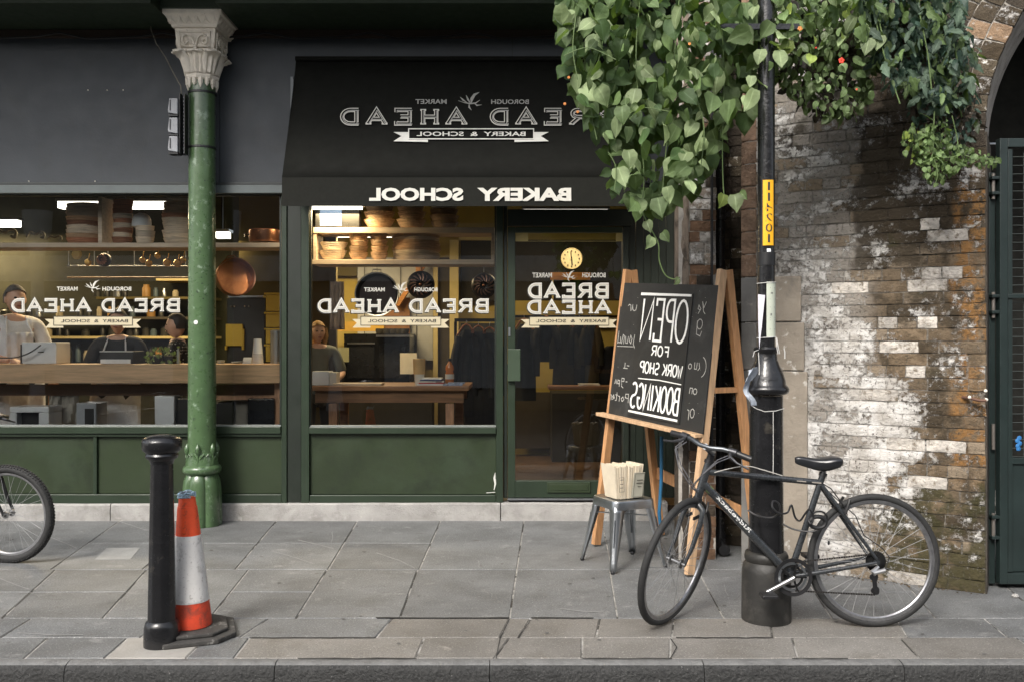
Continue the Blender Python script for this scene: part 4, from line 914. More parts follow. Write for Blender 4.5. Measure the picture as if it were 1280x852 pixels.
# curved plates on the pole
def wrap(r, a0, a1, z0, z1, n=10, cx=lx, cy=ly):
    vs = []; 
    for i in range(n+1):
        a = R(a0+(a1-a0)*i/n); vs += [(cx+r*math.sin(a), cy-r*math.cos(a), z0), (cx+r*math.sin(a), cy-r*math.cos(a), z1)]
    return MB().add(vs, [(2*i, 2*i+2, 2*i+3, 2*i+1) for i in range(n)])
wrap(.0475, -38, 36, zl(308), zl(227)).build('number_plate', mat('yellow_plate', (.80, .40, .01), .45, var=.05), post)
pm = lambda x, y, o: (lx+(.0480+o)*math.sin((x-958.6)/11.0), ly-(.0480+o)*math.cos((x-958.6)/11.0), zl(y))
f = Flat(); ys = [229.5, 242.7, 255.5, 268.2, 281, 294]
for ch, y in zip('114201', ys): f.font(ch, 954.8 if ch != '1' else 957.4, y+.2, 963.2 if ch != '1' else 960.2, y+10.4, .005)
f.build('plate_digits', INK, post, pm, .0006)
wrap(.0476, -12, 14, zl(317), zl(312)).build('pole_label', WPLAS, post)
pp = thing('pasted_notice', 'pale greenish printed notices taped round the thin pole above the lamp post collar', 'notice', (lx, ly-.05, zl(400)))
NOT = mat('notice_paper', (.50, .54, .45), .7, var=.08)
wrap(.0492, -14, 62, zl(421), zl(353)).build('notice_sheet', NOT, pp)
pn_ = lambda x, y, o: (lx+(.0496+o)*math.sin((x-958.6)/11.0), ly-(.0496+o)*math.cos((x-958.6)/11.0), zl(y))
f = Flat()
for y in (360, 374, 384, 397, 400, 411): f.rect(960, y, 967+(y % 3), y+.7)
f.rect(961, 366, 964, 368); f.rect(960.5, 392, 962.5, 395); f.build('notice_print', mat('faint_ink', (.18, .19, .17), .8), pp, pn_, .0006)
mb = MB(); mb.add([W(947.5, 368, 4.74), W(956.5, 369, 4.735), W(949, 437, 4.72), W(948, 410, 4.73)], [(0, 1, 2, 3)]); mb.build('white_strip', mat('lilac_paper', (.62, .60, .66), .7), pp)
st = mat('white_string', (.55, .54, .52), .8)
for z_, r_ in ((354, .051), (421.5, .051), (436.5, .064)):
    MB().tube([(lx+r_*math.sin(R(a)), ly-r_*math.cos(R(a)), zl(z_)+.003*math.sin(R(a))) for a in range(-90, 91, 15)], .0022, 5).build('tie_string', st, pp)
MB().tube([W(971, 422, 4.72), W(972.5, 432, 4.70), W(974.5, 442, 4.69)], .002, 5).tube([W(970, 422, 4.72), W(971, 434, 4.70), W(972.5, 442, 4.69)], .002, 5).tube([W(948, 437, 4.71), W(943, 439, 4.69), W(941, 446, 4.68)], .002, 5).tube([W(948, 440, 4.70), W(949, 455, 4.68), W(949, 468, 4.66)], .002, 5).build('loose_string', st, pp)
# crumpled notice hanging from the collar
cn = MB(); m_ = 12; vs = []
for i in range(m_+1):
    t = i/m_; y = 462+44*t; xl = 936-6*math.sin(t*3)+3*t*t; wd_ = 5+7*(1-t)*.7+2*math.sin(t*9)
    for j in range(4): vs.append(W(xl+wd_*j/3+2.2*math.sin(j*2.2+t*8), y-4*j/3*(1-t), 4.70-.02*math.sin(t*7+j)))
cn.add(vs, [(i*4+j, i*4+j+1, (i+1)*4+j+1, (i+1)*4+j) for i in range(m_) for j in range(3)])
o = cn.build('crumpled_notice', mat('crumpled_paper', (.38, .42, .48), .7, var=.25, scale=60), smooth=True); tag(o, 'crumpled bluish paper notice tied at the left of the lamp post collar', 'notice')
o = MB().tube([W(939, 506, 4.70), W(945, 510, 4.69), W(956, 514, 4.68), W(970, 513, 4.69), W(980, 510, 4.72)], .0020, 5).tube([W(966.5, 514, 4.69), W(966.6, 560, 4.69), W(966.4, 592, 4.67)], .0018, 5).build('hanging_string', st); tag(o, 'white string looped round the lamp post shaft with a length hanging down', 'string')
o = MB().tube([W(980, 435, 4.60+.15), W(981, 440, 4.75), W(981, 448, 4.75)], .003, 5).build('loose_twist', st); tag(o, 'short twist of string right of the lamp post neck', 'string')
# ------------------------------------------------------------------ easel board
easel = thing('easel', 'large pine double A-frame easel carrying the chalk board in front of the shop', 'easel', (1.15, 6.2, 0))
LF, LB, RF, RB = Vector((.615, 6.51, 0)), Vector((1.14, 6.83, 0)), Vector((1.13, 5.67, 0)), Vector((1.66, 5.99, 0))
LT, RT = Vector((.885, 6.67, 2.03)), Vector((1.395, 5.83, 1.965))
def leg(f, t, s, m=PINE, wd=.038, h=.062):
    d = (t-f).normalized(); nn = (LB-LF).normalized()
    MB().bar(f+Vector((0, 0, .012)), t+d*.0+nn*s, wd, h, up=tuple(nn)).build('leg', m, easel, bev=.003)
leg(LF, LT, -.022); leg(LB, LT, .026); leg(RF, RT, -.022, PINE2); leg(RB, RT, .026)
def lerp(a, b, t): return a+(b-a)*t
bn = (LB-LF).normalized()
MB().bar(lerp(LF, LT, .474)-bn*.075-Vector((.03, -.05, 0)), lerp(RF, RT, .455)-bn*.075+Vector((.01, -.02, 0)), .07, .024).build('ledge', PINE2, easel, bev=.003)
MB().bar(lerp(LB, LT, .245)+bn*.03, lerp(RB, RT, .155)+bn*.03, .022, .085).build('rear_rail', PINE, easel, bev=.003)
MB().bar(lerp(RF, RT, .60), lerp(RB, RT, .60), .02, .035).build('side_brace', PINE, easel); MB().bar(lerp(LF, LT, .60), lerp(LB, LT, .60), .02, .035).build('side_brace', PINE, easel)
MB().bar(lerp(LF, LT, .46)-bn*.03, lerp(LF, LT, .40)-bn*.02, .03, .03).build('ledge_bracket', PINE, easel)
u = (RF-LF).normalized(); up_ = (LT-LF).normalized(); nb = u.cross(up_).normalized()
if nb.y > 0: nb = -nb
bp = lerp(LF, LT, .5)+nb*.050
bm_ = plane_map(bp, nb)
cor = [bm_(778.5, 353.5), bm_(897.6, 356.5), bm_(878, 542), bm_(760, 519)]
CHALK = mat('blackboard', (.016, .016, .015), .6, var=.25, scale=5, bump=.08, bscale=90, spots=[((.045, .044, .042), 4, .55, .2)])
board = thing('chalk_board', 'black chalk board with mirrored white lettering for workshop bookings, resting on the easel', 'chalk board', tuple(cor[3]))
MB().poly(cor, -nb*.014).build('board_panel', CHALK, board, bev=.002)
def bl(uu, vv): 
    a = Vector((778.5, 353.5))*(1-uu)+Vector((897.6, 356.5))*uu; b = Vector((760, 519))*(1-uu)+Vector((878, 542))*uu; return a*(1-vv)+b*vv
q = [bl(.205, .065), bl(.755, .065), bl(.755, .965), bl(.205, .965)]
MB().poly([bm_(p.x, p.y, .0005) for p in q], nb*.007).build('inner_panel', mat('blackboard_inner', (.011, .011, .010), .55, var=.25, scale=5, spots=[((.03, .03, .03), 4, .55, .2)]), board, bev=.001)
CHW = mat('chalk_white', (.80, .79, .75), .9, var=.08, scale=60); CHD = mat('chalk_faint', (.38, .37, .34), .9, var=.2, scale=60)
def bfn(x, y, o):           # x, y in board fractions
    p = bl(x, y); return bm_(p.x, p.y, o)
def bq(f, x0, y0, x1, y1): f.rect(x0, y0, x1, y1); return f
f = Flat(); f.quad([(.215, .070), (.745, .070), (.745, .086), (.215, .090)]); f.quad([(.215, .928), (.735, .935), (.735, .951), (.215, .942)])
f.ribbon([(.28, .690), (.5, .683), (.735, .692)], .007)
f.word('OPEN', .245, .115, .735, .41, .0185, gap=.12, widths={'O': 1.15, 'P': .85, 'E': .85, 'N': 1.1})
f.word('FOR', .39, .445, .57, .515, .0115, gap=.18)
f.word('WORK SHOP', .285, .565, .73, .645, .0115, gap=.16)
f.word('BOOKINGS', .225, .725, .735, .905, .0165, gap=.10, widths={'I': .5, 'B': .95})
f.build('chalk_lettering', CHW, board, bfn, .009)
f = Flat(); rs_ = random.Random(4)
def scrib(pts, wd=.006): f.ribbon(pts, wd)
# handwritten scraps at the sides (mirrored script)
def hand(x0, y0, x1, y1, strokes):
    for st_ in strokes: scrib([(x1-(x1-x0)*a, y1-(y1-y0)*b) for a, b in st_])
hand(.08, .155, .175, .21, [[(0, .9), (.05, .2), (.25, .05), (.4, .3), (.45, .9), (.5, .1)], [(.6, 0), (.65, .8), (.8, .9), (.95, .7)]])
hand(.015, .37, .19, .455, [[(.02, .9), (.05, .1), (-.1, -.4), (-.2, -.1)], [(.15, .5), (.25, .8), (.3, .3), (.2, .1), (.15, .5)], [(.38, .7), (.4, .1), (.5, .1), (.55, .7)], [(.62, 0), (.62, .7), (.7, .8), (.75, 0)], [(.85, .6), (.8, .1), (.95, .1)], [(.98, 1.1), (.98, 0)]])
scrib([(.015, .475), (.185, .467)], .005)
hand(.115, .59, .165, .63, [[(0, .5), (.5, .5)], [(.9, 1), (.9, 0)], [(.3, 0), (1.2, 0)]])
hand(.04, .70, .165, .755, [[(0, .5), (.15, .5)], [(.5, .9), (.3, .9), (.3, .5), (.5, .5), (.5, .9), (.45, -.2), (.3, -.4)], [(.65, .6), (.65, -.3)], [(.65, .5), (.8, .6), (.8, .1), (.66, .1)], [(.88, 0), (.9, .6), (.95, .1), (1.0, .6), (1.05, 0)]])
hand(.02, .815, .20, .88, [[(.02, 0), (.05, 1), (.22, .95), (.22, .55), (.05, .5)], [(.36, .6), (.28, .3), (.38, .05), (.45, .35), (.36, .6)], [(.55, 0), (.55, .6), (.63, .6)], [(.72, 1), (.72, .1), (.8, .05)], [(.66, .7), (.8, .7)], [(.86, .35), (.96, .4), (.9, .65), (.85, .3), (.97, .1)], [(1.03, 0), (1.03, .6), (1.1, .6)]])
hand(.80, .115, .90, .20, [[(.0, 1), (.2, .5), (.4, 1)], [(.4, 1), (.2, .2), (0, 0)], [(.55, .3), (.8, .4), (.75, .7), (.5, .4), (.75, .0)]])
hand(.82, .235, .89, .35, [arc(.5, .7, .4, .3, 0, 360, 10), [(.9, .9), (.85, .1), (.3, 0), (.1, .3)]])
hand(.80, .51, .92, .60, [arc(.1, .5, .5, .8, 110, 250, 8), [(.25, .8), (.15, .4), (.3, .2)], [(.4, .8), (.42, .3), (.6, .3), (.62, .8)], arc(1.0, .45, .14, .2, 0, 360, 8)])
hand(.80, .695, .90, .745, [arc(.2, .4, .2, .4, 0, 360, 8), [(.5, 0), (.5, .8), (.75, .8), (.78, 0)]])
hand(.80, .84, .90, .91, [arc(.25, .5, .22, .45, 0, 360, 8), [(.6, -.2), (.6, .7), (.8, .8)]])
f.build('chalk_handwriting', CHD, board, bfn, .0015)
f = Flat()
for i in range(26):
    x, y = rs_.random(), rs_.random(); f.rect(x, y, x+.004, y+.003)
f.build('chalk_specks', CHD, board, bfn, .0012)

# ------------------------------------------------------------------ stool with paper bags
SX, SY, SR = .7485, 5.993, R(24.6)
stool = thing('metal_stool', 'bare galvanised metal stool holding paper bags beside the easel', 'stool', (SX, SY, 0), SR)
hs = .17
def rsq(h, z, r, n=5):
    pts = []
    for cx, cy, a0 in ((h-r, h-r, 0), (-h+r, h-r, 90), (-h+r, -h+r, 180), (h-r, -h+r, 270)):
        pts += [(cx+r*math.cos(R(a0+90*i/n)), cy+r*math.sin(R(a0+90*i/n)), z) for i in range(n+1)]
    return pts
secs = [rsq(.160, .395, .045), rsq(.158, .44, .045), rsq(.154, .452, .042), rsq(.142, .456, .035), rsq(.130, .452, .03), rsq(.10, .451, .03)]
mb = MB(); m_ = len(secs[0]); vs = sum(secs, [])
mb.add(vs, [(i*m_+k, i*m_+(k+1) % m_, (i+1)*m_+(k+1) % m_, (i+1)*m_+k) for i in range(5) for k in range(m_)]+[tuple(range(5*m_, 6*m_))]); mb.build('seat', STEEL, stool, smooth=True, local=True)
for sx in (-1, 1):
    for sy in (-1, 1):
        mb = MB(); vs = []; m_ = 9
        for i in range(m_):
            t = i/(m_-1); z = .43-.415*t; c = .150+.052*t+.012*t*t; wdt = .078-.044*min(1, t*1.1)
            flare = .0 
            P_ = lambda a, b: (sx*(c-a), sy*(c-b), z)
            vs += [P_(wdt, 0), P_(wdt*.45, -.001), P_(.012, .002), P_(.0, .0+.012), P_(-.001, wdt*.45), P_(0, wdt)]
            if False: pass
        fs = [(i*6+k, i*6+k+1, (i+1)*6+k+1, (i+1)*6+k) for i in range(m_-1) for k in range(5)]
        o = mb.add(vs, fs).build('leg', STEEL, stool, smooth=True, local=True); s_ = o.modifiers.new('s', 'SOLIDIFY'); s_.thickness = .004
        c = .150+.052+.010
        MB().lathe([(.013, 0), (.014, .012), (.011, .022)], (sx*(c-.010), sy*(c-.010), 0), 10).build('rubber_foot', BLKPL, stool, local=True)
        g = MB(); g.tube([(sx*(.157), sy*(.157), .335), (sx*.180, sy*.180, .16)], .006, 6); g.build('pressed_rib', mat('dark_steel', (.12, .13, .14), .4, .9), stool, smooth=True, local=True)
for a in (0, 90): 
    MB().tube([Matrix.Rotation(R(a), 3, 'Z') @ Vector((-.155, -.155, .34)), Matrix.Rotation(R(a), 3, 'Z') @ Vector((.155, .155, .34))], .005, 6).build('cross_rod', STEEL, stool, local=True)
BP = mat('kraft_paper', (.64, .56, .43), .8, var=.08, scale=14); 
bags = thing('paper_bags', 'pile of cream paper carrier bags standing upright on the metal stool', 'paper bags', (SX+.005, SY-.02, .457), SR)
rb_ = random.Random(2)
for i in range(13):
    x = -.10+.0135*i; lean = .0; h = .215+rb_.uniform(-.006, .008); t2 = .012; dy = rb_.uniform(-.006, .006)
    a = .022*(i-6)/6
    vs = [(x, -.075+dy, 0), (x+.010, -.075+dy, 0), (x+.010, .075+dy, 0), (x, .075+dy, 0)]
    vt = [(x+a*1.2, -.088+dy, h), (x+.012+a*1.2, -.088+dy, h+rb_.uniform(-.004, .004)), (x+.012+a*1.2, .088+dy, h), (x+a*1.2, .088+dy, h)]
    MB().add(vs+vt, [(0, 3, 2, 1), (4, 5, 6, 7), (0, 1, 5, 4), (1, 2, 6, 5), (2, 3, 7, 6), (3, 0, 4, 7)]).build('paper_bag', BP, bags, local=True)
MB().poly([(-.135, -.078, 0), (-.122, -.078, 0), (-.158, -.078, .185), (-.142, -.078, .19)], (0, .15, 0)) 
m = MB().poly([(.0, -.092, .006), (.085, -.095, .006), (.098, -.106, .172), (.018, -.102, .172)], (0, .006, 0)); m.build('front_bag', mat('grey_card', (.34, .33, .27), .7, var=.1), bags, local=True)
f = Flat(); f.ribbon([(.006, .012), (.080, .012), (.092, .166), (.022, .166), (.006, .012)], .0025); f.rect(.03, .10, .078, .106); f.rect(.034, .12, .08, .125); f.rect(.04, .078, .07, .082)
fb = lambda x, y, o: (x, -.0955-.0105*(y/.172)-o, y); f.build('bag_print', INK, bags, fb, .0035, local=True)
f = Flat(); f.ribbon([(-.092, .05), (-.055, .05), (-.060, .145), (-.098, .145), (-.092, .05)], .002)
for yy in (.075, .10, .128): f.rect(-.088, yy, -.064, yy+.004)
f.build('label_print', INK, bags, lambda x, y, o: (x, -.0835-.010*(y/.172)-o, y), .004, local=True)
MB().box(.088, .125, -.05, .06, 0, .14).box(.089, .124, -.049, .059, .1402, .15).build('rear_bag', mat('grey_card', (0,0,0)), bags, local=True)

# ------------------------------------------------------------------ bicycles
def bicycle(loc, S, label, steer, sgn, wr=.349, knobby=False, cables=True, text=None, lean=0, frame=FRAMEP, hubz=None):
    """local frame: rear contact at origin, forward = +x, drive side = -y; sgn=-1 points the bike to the left of the picture"""
    bk = thing('bicycle', label, 'bicycle', loc)
    cl, sl = math.cos(lean), math.sin(lean)
    def T(v): 
        v = Vector(v); y = v.y*cl+v.z*sl; z = v.z*cl-v.y*sl; return Vector((sgn*v.x, y, z))
    RH = Vector((0, 0, wr)); BB = Vector((.441, 0, .273)); SC = Vector((.277, 0, .756)); ST = Vector((.262, 0, .80)); TT = Vector((.874, 0, .812)); DT = Vector((.893, 0, .750))
    HT = Vector((.862, 0, .868)); HB = Vector((.926, 0, .665)); BC = Vector((.925, 0, .965)); FH = Vector((1.052, 0, wr))
    ax = (HB-HT).normalized(); RM = Matrix.Rotation(steer, 3, ax)
    def FT(v): return T(HB+RM @ (Vector(v)-HB))
    def b(mb, nm, m, par=bk, T_=T, sm=True, bev=0): return mb.build(nm, m, par, smooth=sm, local=True, T=T_, bev=bev)
    b(MB().tube([TT, SC], .0165, 14), 'top_tube', frame); dt = b(MB().tube([DT, BB], .022, 14), 'down_tube', frame)
    b(MB().tube([ST, BB], .0165, 14), 'seat_tube', frame); b(MB().tube([HT, HB], .0215, 16), 'head_tube', frame)
    b(MB().tube([HT+ax*-.006, HT+ax*.012], .026, 16), 'headset_cup', BLKPL); b(MB().tube([HB-ax*.012, HB+ax*.006], .026, 16), 'headset_cup', BLKPL)
    b(MB().lathe([(.024, -.038), (.024, .038)], BB, 16, ax='y'), 'bottom_bracket', frame)
    for s in (-1, 1):
        b(MB().tube([SC+Vector((0, s*.018, -.01)), RH+Vector((.13, s*.045, .19)), RH+Vector((.01, s*.064, .02))], [.011, .010, .008], 10), 'seat_stay', frame)
        b(MB().tube([BB+Vector((-.02, s*.03, 0)), BB+Vector((-.18, s*.05, .03)), RH+Vector((.01, s*.064, 0))], [.013, .012, .009], 10), 'chain_stay', frame)
        b(MB().lathe([(.016, s*.061-.003), (.016, s*.061+.003)], RH+Vector((.006, 0, .004)), 10, ax='y'), 'dropout', frame)
    b(MB().tube([(.262, 0, .80), (.254, 0, .835)], .0135, 12), 'seat_post', CHROME); b(MB().tube([ST-Vector((-.004, 0, .012)), ST+Vector((-.003, 0, .008))], .021, 14), 'seat_clamp', BLKPL)
    # saddle
    sec = [(.165, .058, .872, .030), (.20, .073, .878, .040), (.24, .070, .868, .045), (.29, .045, .862, .040), (.34, .028, .872, .034), (.39, .023, .882, .030), (.412, .014, .880, .020)]
    mb = MB(); vs = []; nn = 12
    for (x, hw, z, th) in sec:
        for k in range(nn):
            a = 2*math.pi*k/nn; yy = hw*math.cos(a); zz = (th*.5*math.sin(a) if math.sin(a) > 0 else th*math.sin(a)*(1.5 if abs(math.cos(a)) > .4 else .9)); vs.append((x, yy, z+zz+(0.004*abs(math.cos(a)) if x < .25 else 0)))
    mb.add(vs, [(i*nn+k, i*nn+(k+1) % nn, (i+1)*nn+(k+1) % nn, (i+1)*nn+k) for i in range(len(sec)-1) for k in range(nn)]+[tuple(range(nn)), tuple(range((len(sec)-1)*nn, len(sec)*nn))])
    sd_ = b(mb, 'saddle', mat('saddle_leather', (.016, .017, .02), .32, var=.15, coat=.2)); ss = sd_.modifiers.new('s', 'SUBSURF'); ss.levels = 1; ss.render_levels = 1
    b(MB().tube([(.20, .02, .845), (.26, .022, .832), (.33, .02, .845), (.39, .008, .868)], .0035, 6).tube([(.20, -.02, .845), (.26, -.022, .832), (.33, -.02, .845), (.39, -.008, .868)], .0035, 6).box(.235, .275, -.024, .024, .826, .842), 'saddle_rails', BLKPL)
    # wheels
    def wheel(nm, C, T_):
        wh = bpy.data.objects.new(nm, None); COL.objects.link(wh); wh.parent = bk
        tw = .027 if knobby else .018
        tor = MB(); vs = []; n1, n2 = 72, 10
        for i in range(n1):
            a = 2*math.pi*i/n1
            for j in range(n2):
                q = 2*math.pi*j/n2; rr = wr-tw+tw*math.cos(q); vs.append(C+Vector((rr*math.cos(a), tw*math.sin(q), rr*math.sin(a))))
        tor.add(vs, [(i*n2+j, i*n2+(j+1) % n2, ((i+1) % n1)*n2+(j+1) % n2, ((i+1) % n1)*n2+j) for i in range(n1) for j in range(n2)])
        b(tor, 'tyre', RUBBER, wh, T_)
        if knobby:
            kb = MB()
            for i in range(96):
                a = 2*math.pi*i/96
                for q in (-.9, -.35, .35, .9):
                    qq = q+.12*(i % 2); rr = wr-tw+(tw+.001)*math.cos(qq); c = C+Vector((rr*math.cos(a), (tw+.001)*math.sin(qq), rr*math.sin(a)))
                    d = Vector((math.cos(a)*math.cos(qq), math.sin(qq), math.sin(a)*math.cos(qq))); kb.bar(c-d*.002, c+d*.004, .009, .012, up=(-math.sin(a), 0, math.cos(a)))
            b(kb, 'tread', RUBBER, wh, T_, False)
        rim = MB(); ro, ri = wr-tw*1.75, wr-tw*1.75-.022; vs = []
        for i in range(n1):
            a = 2*math.pi*i/n1
            for (rr, yy) in ((ro, -.011), (ri+.006, -.010), (ri, -.004), (ri, .004), (ri+.006, .010), (ro, .011)): vs.append(C+Vector((rr*math.cos(a), yy, rr*math.sin(a))))
        rim.add(vs, [(i*6+j, i*6+(j+1) % 6, ((i+1) % n1)*6+(j+1) % 6, ((i+1) % n1)*6+j) for i in range(n1) for j in range(6)])
        b(rim, 'rim', mat('rim_alloy', (.34, .34, .35), .35, .9, var=.2, scale=30), wh, T_)
        b(MB().lathe([(.010, -.055), (.010, -.036), (.024, -.034), (.024, -.030), (.012, -.026), (.012, .026), (.024, .030), (.024, .034), (.010, .036), (.010, .055)], C, 16, ax='y'), 'hub', mat('hub_alloy', (.25, .25, .25), .35, .9), wh, T_)
        sp = MB()
        for i in range(32):
            a = 2*math.pi*i/32; s = -1 if i % 2 else 1; off = R(72)*(1 if (i//2) % 2 else -1); hub_ = C+Vector((.022*math.cos(a+off), s*.032, .022*math.sin(a+off)))
            sp.tube([hub_, C+Vector(((ri+.003)*math.cos(a), s*.002, (ri+.003)*math.sin(a)))], .0013, 4, False)
        b(sp, 'spokes', mat('spoke_steel', (.26, .26, .26), .5), wh, T_)
        return wh
    rw = wheel('rear_wheel', RH, T); fw = wheel('front_wheel', FH, FT)
    b(MB().box(-.25, -.235, -.005, .005, 0, .001) if False else MB().ball(RH+Vector((.235, 0, .09)), .012, 8, (.6, .4, 1)), 'valve', BLKPL, rw)
    # fork, stem, bar
    CR = HB+ax*.02
    b(MB().tube([HB+ax*-.01, CR+ax*.02], .024, 14), 'fork_crown', frame, T_=FT)
    for s in (-1, 1):
        b(MB().tube([CR+Vector((0, s*.012, .004)), CR+Vector((.004, s*.045, -.02)), CR+ax*.09+Vector((.002, s*.056, 0)), CR+ax*.22+Vector((.006, s*.054, 0)), FH+Vector((-.012, s*.052, .03)), FH+Vector((0, s*.052, 0))], [.013, .0145, .0145, .012, .009, .007], 10), 'fork_blade', frame, T_=FT)
        b(MB().tube([CR+ax*.07+Vector((-.005, s*.05, 0)), CR+ax*.03+Vector((-.03, s*.055, 0)), CR+ax*-.02+Vector((-.03, s*.05, 0))], .006, 8).box(CR.x+ax.x*.05-.03, CR.x+ax.x*.05+.03, s*.022-.005, s*.022+.005, CR.z-.075, CR.z-.060), 'front_brake', BLKPL, T_=FT)
    b(MB().tube([HT, HT-ax*.035], .020, 14), 'spacer', BLKPL, T_=FT); b(MB().tube([HT-ax*.03, HT-ax*.05, BC+Vector((.012, 0, .0))], [.017, .019, .016], 12), 'stem', mat('stem_alloy', (.36, .37, .38), .3, .9), T_=FT)
    b(MB().tube([BC+Vector((-.045, -.22, -.006)), BC+Vector((-.035, -.15, .004)), BC+Vector((-.005, -.09, .010)), BC+Vector((.012, -.03, 0)), BC+Vector((.012, .03, 0)), BC+Vector((-.005, .09, .010)), BC+Vector((-.035, .15, .004)), BC+Vector((-.045, .22, -.006))], .0125, 12), 'handlebar', mat('bar_alloy', (.14, .15, .16), .4, .9), T_=FT)
    for s in (-1, 1):
        b(MB().tube([BC+Vector((-.030, s*.13, .004)), BC+Vector((-.046, s*.235, -.008))], .0165, 12), 'grip', BLKPL, T_=FT)
        b(MB().tube([BC+Vector((-.018, s*.13, .0)), BC+Vector((.014, s*.145, -.012)), BC+Vector((.018, s*.19, -.03)), BC+Vector((.004, s*.25, -.045))], [.011, .010, .006, .005], 8).tube([BC+Vector((-.02, s*.12, .006)), BC+Vector((-.026, s*.16, .006))], .020, 10), 'brake_lever', mat('lever_dark', (.06, .06, .065), .35, .6), T_=FT)
    for k, (dy, dx) in enumerate(((.13, .12), (-.13, .10), (.11, .16), (-.15, .14)) if cables else ()):
        p0 = BC+Vector((.01, dy, -.01)); b(MB().tube([p0, BC+Vector((dx*.9, dy*.9, -.02)), BC+Vector((dx, dy*.5, -.10)), BC+Vector((dx*.7, dy*.1, -.18)), BC+Vector((.03+dx*.2, -dy*.1, -.23)), BC+Vector((.03, -.012, -.26+.01*k))], .0028, 6), 'control_cable', mat('cable_grey', (.12, .12, .13), .4), T_=FT)
    # drive train, camera side
    yd = -.048
    CRM = mat('chainring_black', (.02, .02, .02), .4, .5)
    for r_, y_ in ((.092, yd-.006), (.074, yd+.002), (.058, yd+.009)):
        b(MB().lathe([(r_-.012, y_-.0015), (r_, y_-.0015), (r_, y_+.0015), (r_-.012, y_+.0015), (r_-.012, y_-.0015)], BB, 40, ax='y', cap=False, fr=lambda t, h: 1+.018*math.cos(40*t)), 'chainring', CRM if r_ != .074 else STEEL, sm=False)
    gd = MB()
    vs = []; n1 = 48
    for i in range(n1):
        a = 2*math.pi*i/n1
        for rr, yy in ((.080, yd-.012), (.098, yd-.014), (.099, yd-.010)): vs.append(BB+Vector((rr*math.cos(a), yy, rr*math.sin(a))))
    gd.add(vs, [(i*3+j, i*3+j+1, ((i+1) % n1)*3+j+1, ((i+1) % n1)*3+j) for i in range(n1) for j in range(2)]); b(gd, 'chain_guard', BLKPL)
    for k in range(5):
        a = R(36+72*k); b(MB().bar(BB+Vector((0, yd-.008, 0)), BB+Vector((.07*math.cos(a), yd-.006, .07*math.sin(a))), .010, .008), 'spider_arm', CRM, sm=False)
    ca = Vector((.155, 0, -.075)).normalized()
    b(MB().tube([BB+Vector((0, yd-.026, 0)), BB+ca*.06+Vector((0, yd-.030, 0)), BB+ca*.165+Vector((0, yd-.036, 0))], [.015, .011, .012], 10), 'crank_arm', CHROME)
    b(MB().tube([BB-ca*.165+Vector((0, .085, 0)), BB+Vector((0, .05, 0))], .010, 10), 'crank_arm', CHROME)
    pc = BB+ca*.168+Vector((0, yd-.085, 0)); b(MB().box(pc.x-.04, pc.x+.04, pc.y-.045, pc.y+.04, pc.z-.012, pc.z+.010), 'pedal', BLKPL, sm=False, bev=.006)
    pc = BB-ca*.168+Vector((0, .13, 0)); b(MB().box(pc.x-.04, pc.x+.04, pc.y-.04, pc.y+.045, pc.z-.012, pc.z+.010), 'pedal', BLKPL, sm=False, bev=.006)
    for i, r_ in enumerate((.022, .030, .038, .046, .052)):
        b(MB().lathe([(r_-.010, yd-.006+.006*i), (r_, yd-.006+.006*i), (r_, yd-.004+.006*i), (r_-.010, yd-.004+.006*i)], RH, 24, ax='y', fr=lambda t, h: 1+.04*math.cos(24*t)), 'sprocket', CRM, sm=False)
    def chain(p, q, nm='chain'):
        mb = MB(); n_ = max(2, int((q-p).length/.0127))
        for i in range(n_):
            a = p+(q-p)*(i+.1)/n_; c = p+(q-p)*(i+.9)/n_; mb.bar(a, c, .004 if i % 2 else .006, .008)
        b(mb, nm, mat('chain_dark', (.035, .032, .03), .5, .6), sm=False)
    chain(BB+Vector((-.01, yd, .075)), RH+Vector((0, yd, .044)))
    dr = RH+Vector((.015, yd-.01, -.145))
    chain(BB+Vector((-.01, yd, -.072)), dr+Vector((0, 0, -.022)))
    b(MB().tube([RH+Vector((0, yd-.014, -.02)), RH+Vector((.035, yd-.024, -.045)), RH+Vector((.02, yd-.02, -.06))], [.009, .013, .010], 8).tube([RH+Vector((-.03, yd-.026, -.035)), RH+Vector((.03, yd-.026, -.05))], .011, 8), 'derailleur', mat('derailleur_alloy', (.45, .45, .45), .3, .8))
    b(MB().bar(RH+Vector((.025, yd-.016, -.06)), dr+Vector((0, -.004, -.01)), .006, .022), 'derailleur_cage', BLKPL, sm=False)
    for p in (RH+Vector((.022, yd-.012, -.075)), dr): b(MB().lathe([(.022, -.003), (.022, .003)], p, 14, ax='y', fr=lambda t, h: 1+.08*math.cos(11*t)), 'jockey_wheel', BLKPL, sm=False)
    b(MB().tube([SC+Vector((-.02, -.02, -.03)), SC+Vector((-.06, -.035, -.07)), RH+Vector((.11, -.045, .24)), RH+Vector((.07, -.05, .14)), RH+Vector((-.02, -.07, .075)), RH+Vector((-.055, -.07, .03)), RH+Vector((-.03, -.075, -.03))], .0027, 6), 'gear_cable', BLKPL)
    b(MB().tube([SC+Vector((-.0, -.02, .0)), SC+Vector((-.05, -.02, -.03)), RH+Vector((.17, -.02, .30)), RH+Vector((.15, -.03, .255))], .003, 6), 'brake_cable', BLKPL)
    for s in (-1, 1): b(MB().tube([RH+Vector((.165, s*.05, .25)), RH+Vector((.15, s*.052, .30)), RH+Vector((.14, s*.045, .325))], .008, 8).tube([RH+Vector((.17, s*.02, .245)), RH+Vector((.21, s*.02, .28))], .006, 8), 'rear_brake', BLKPL)
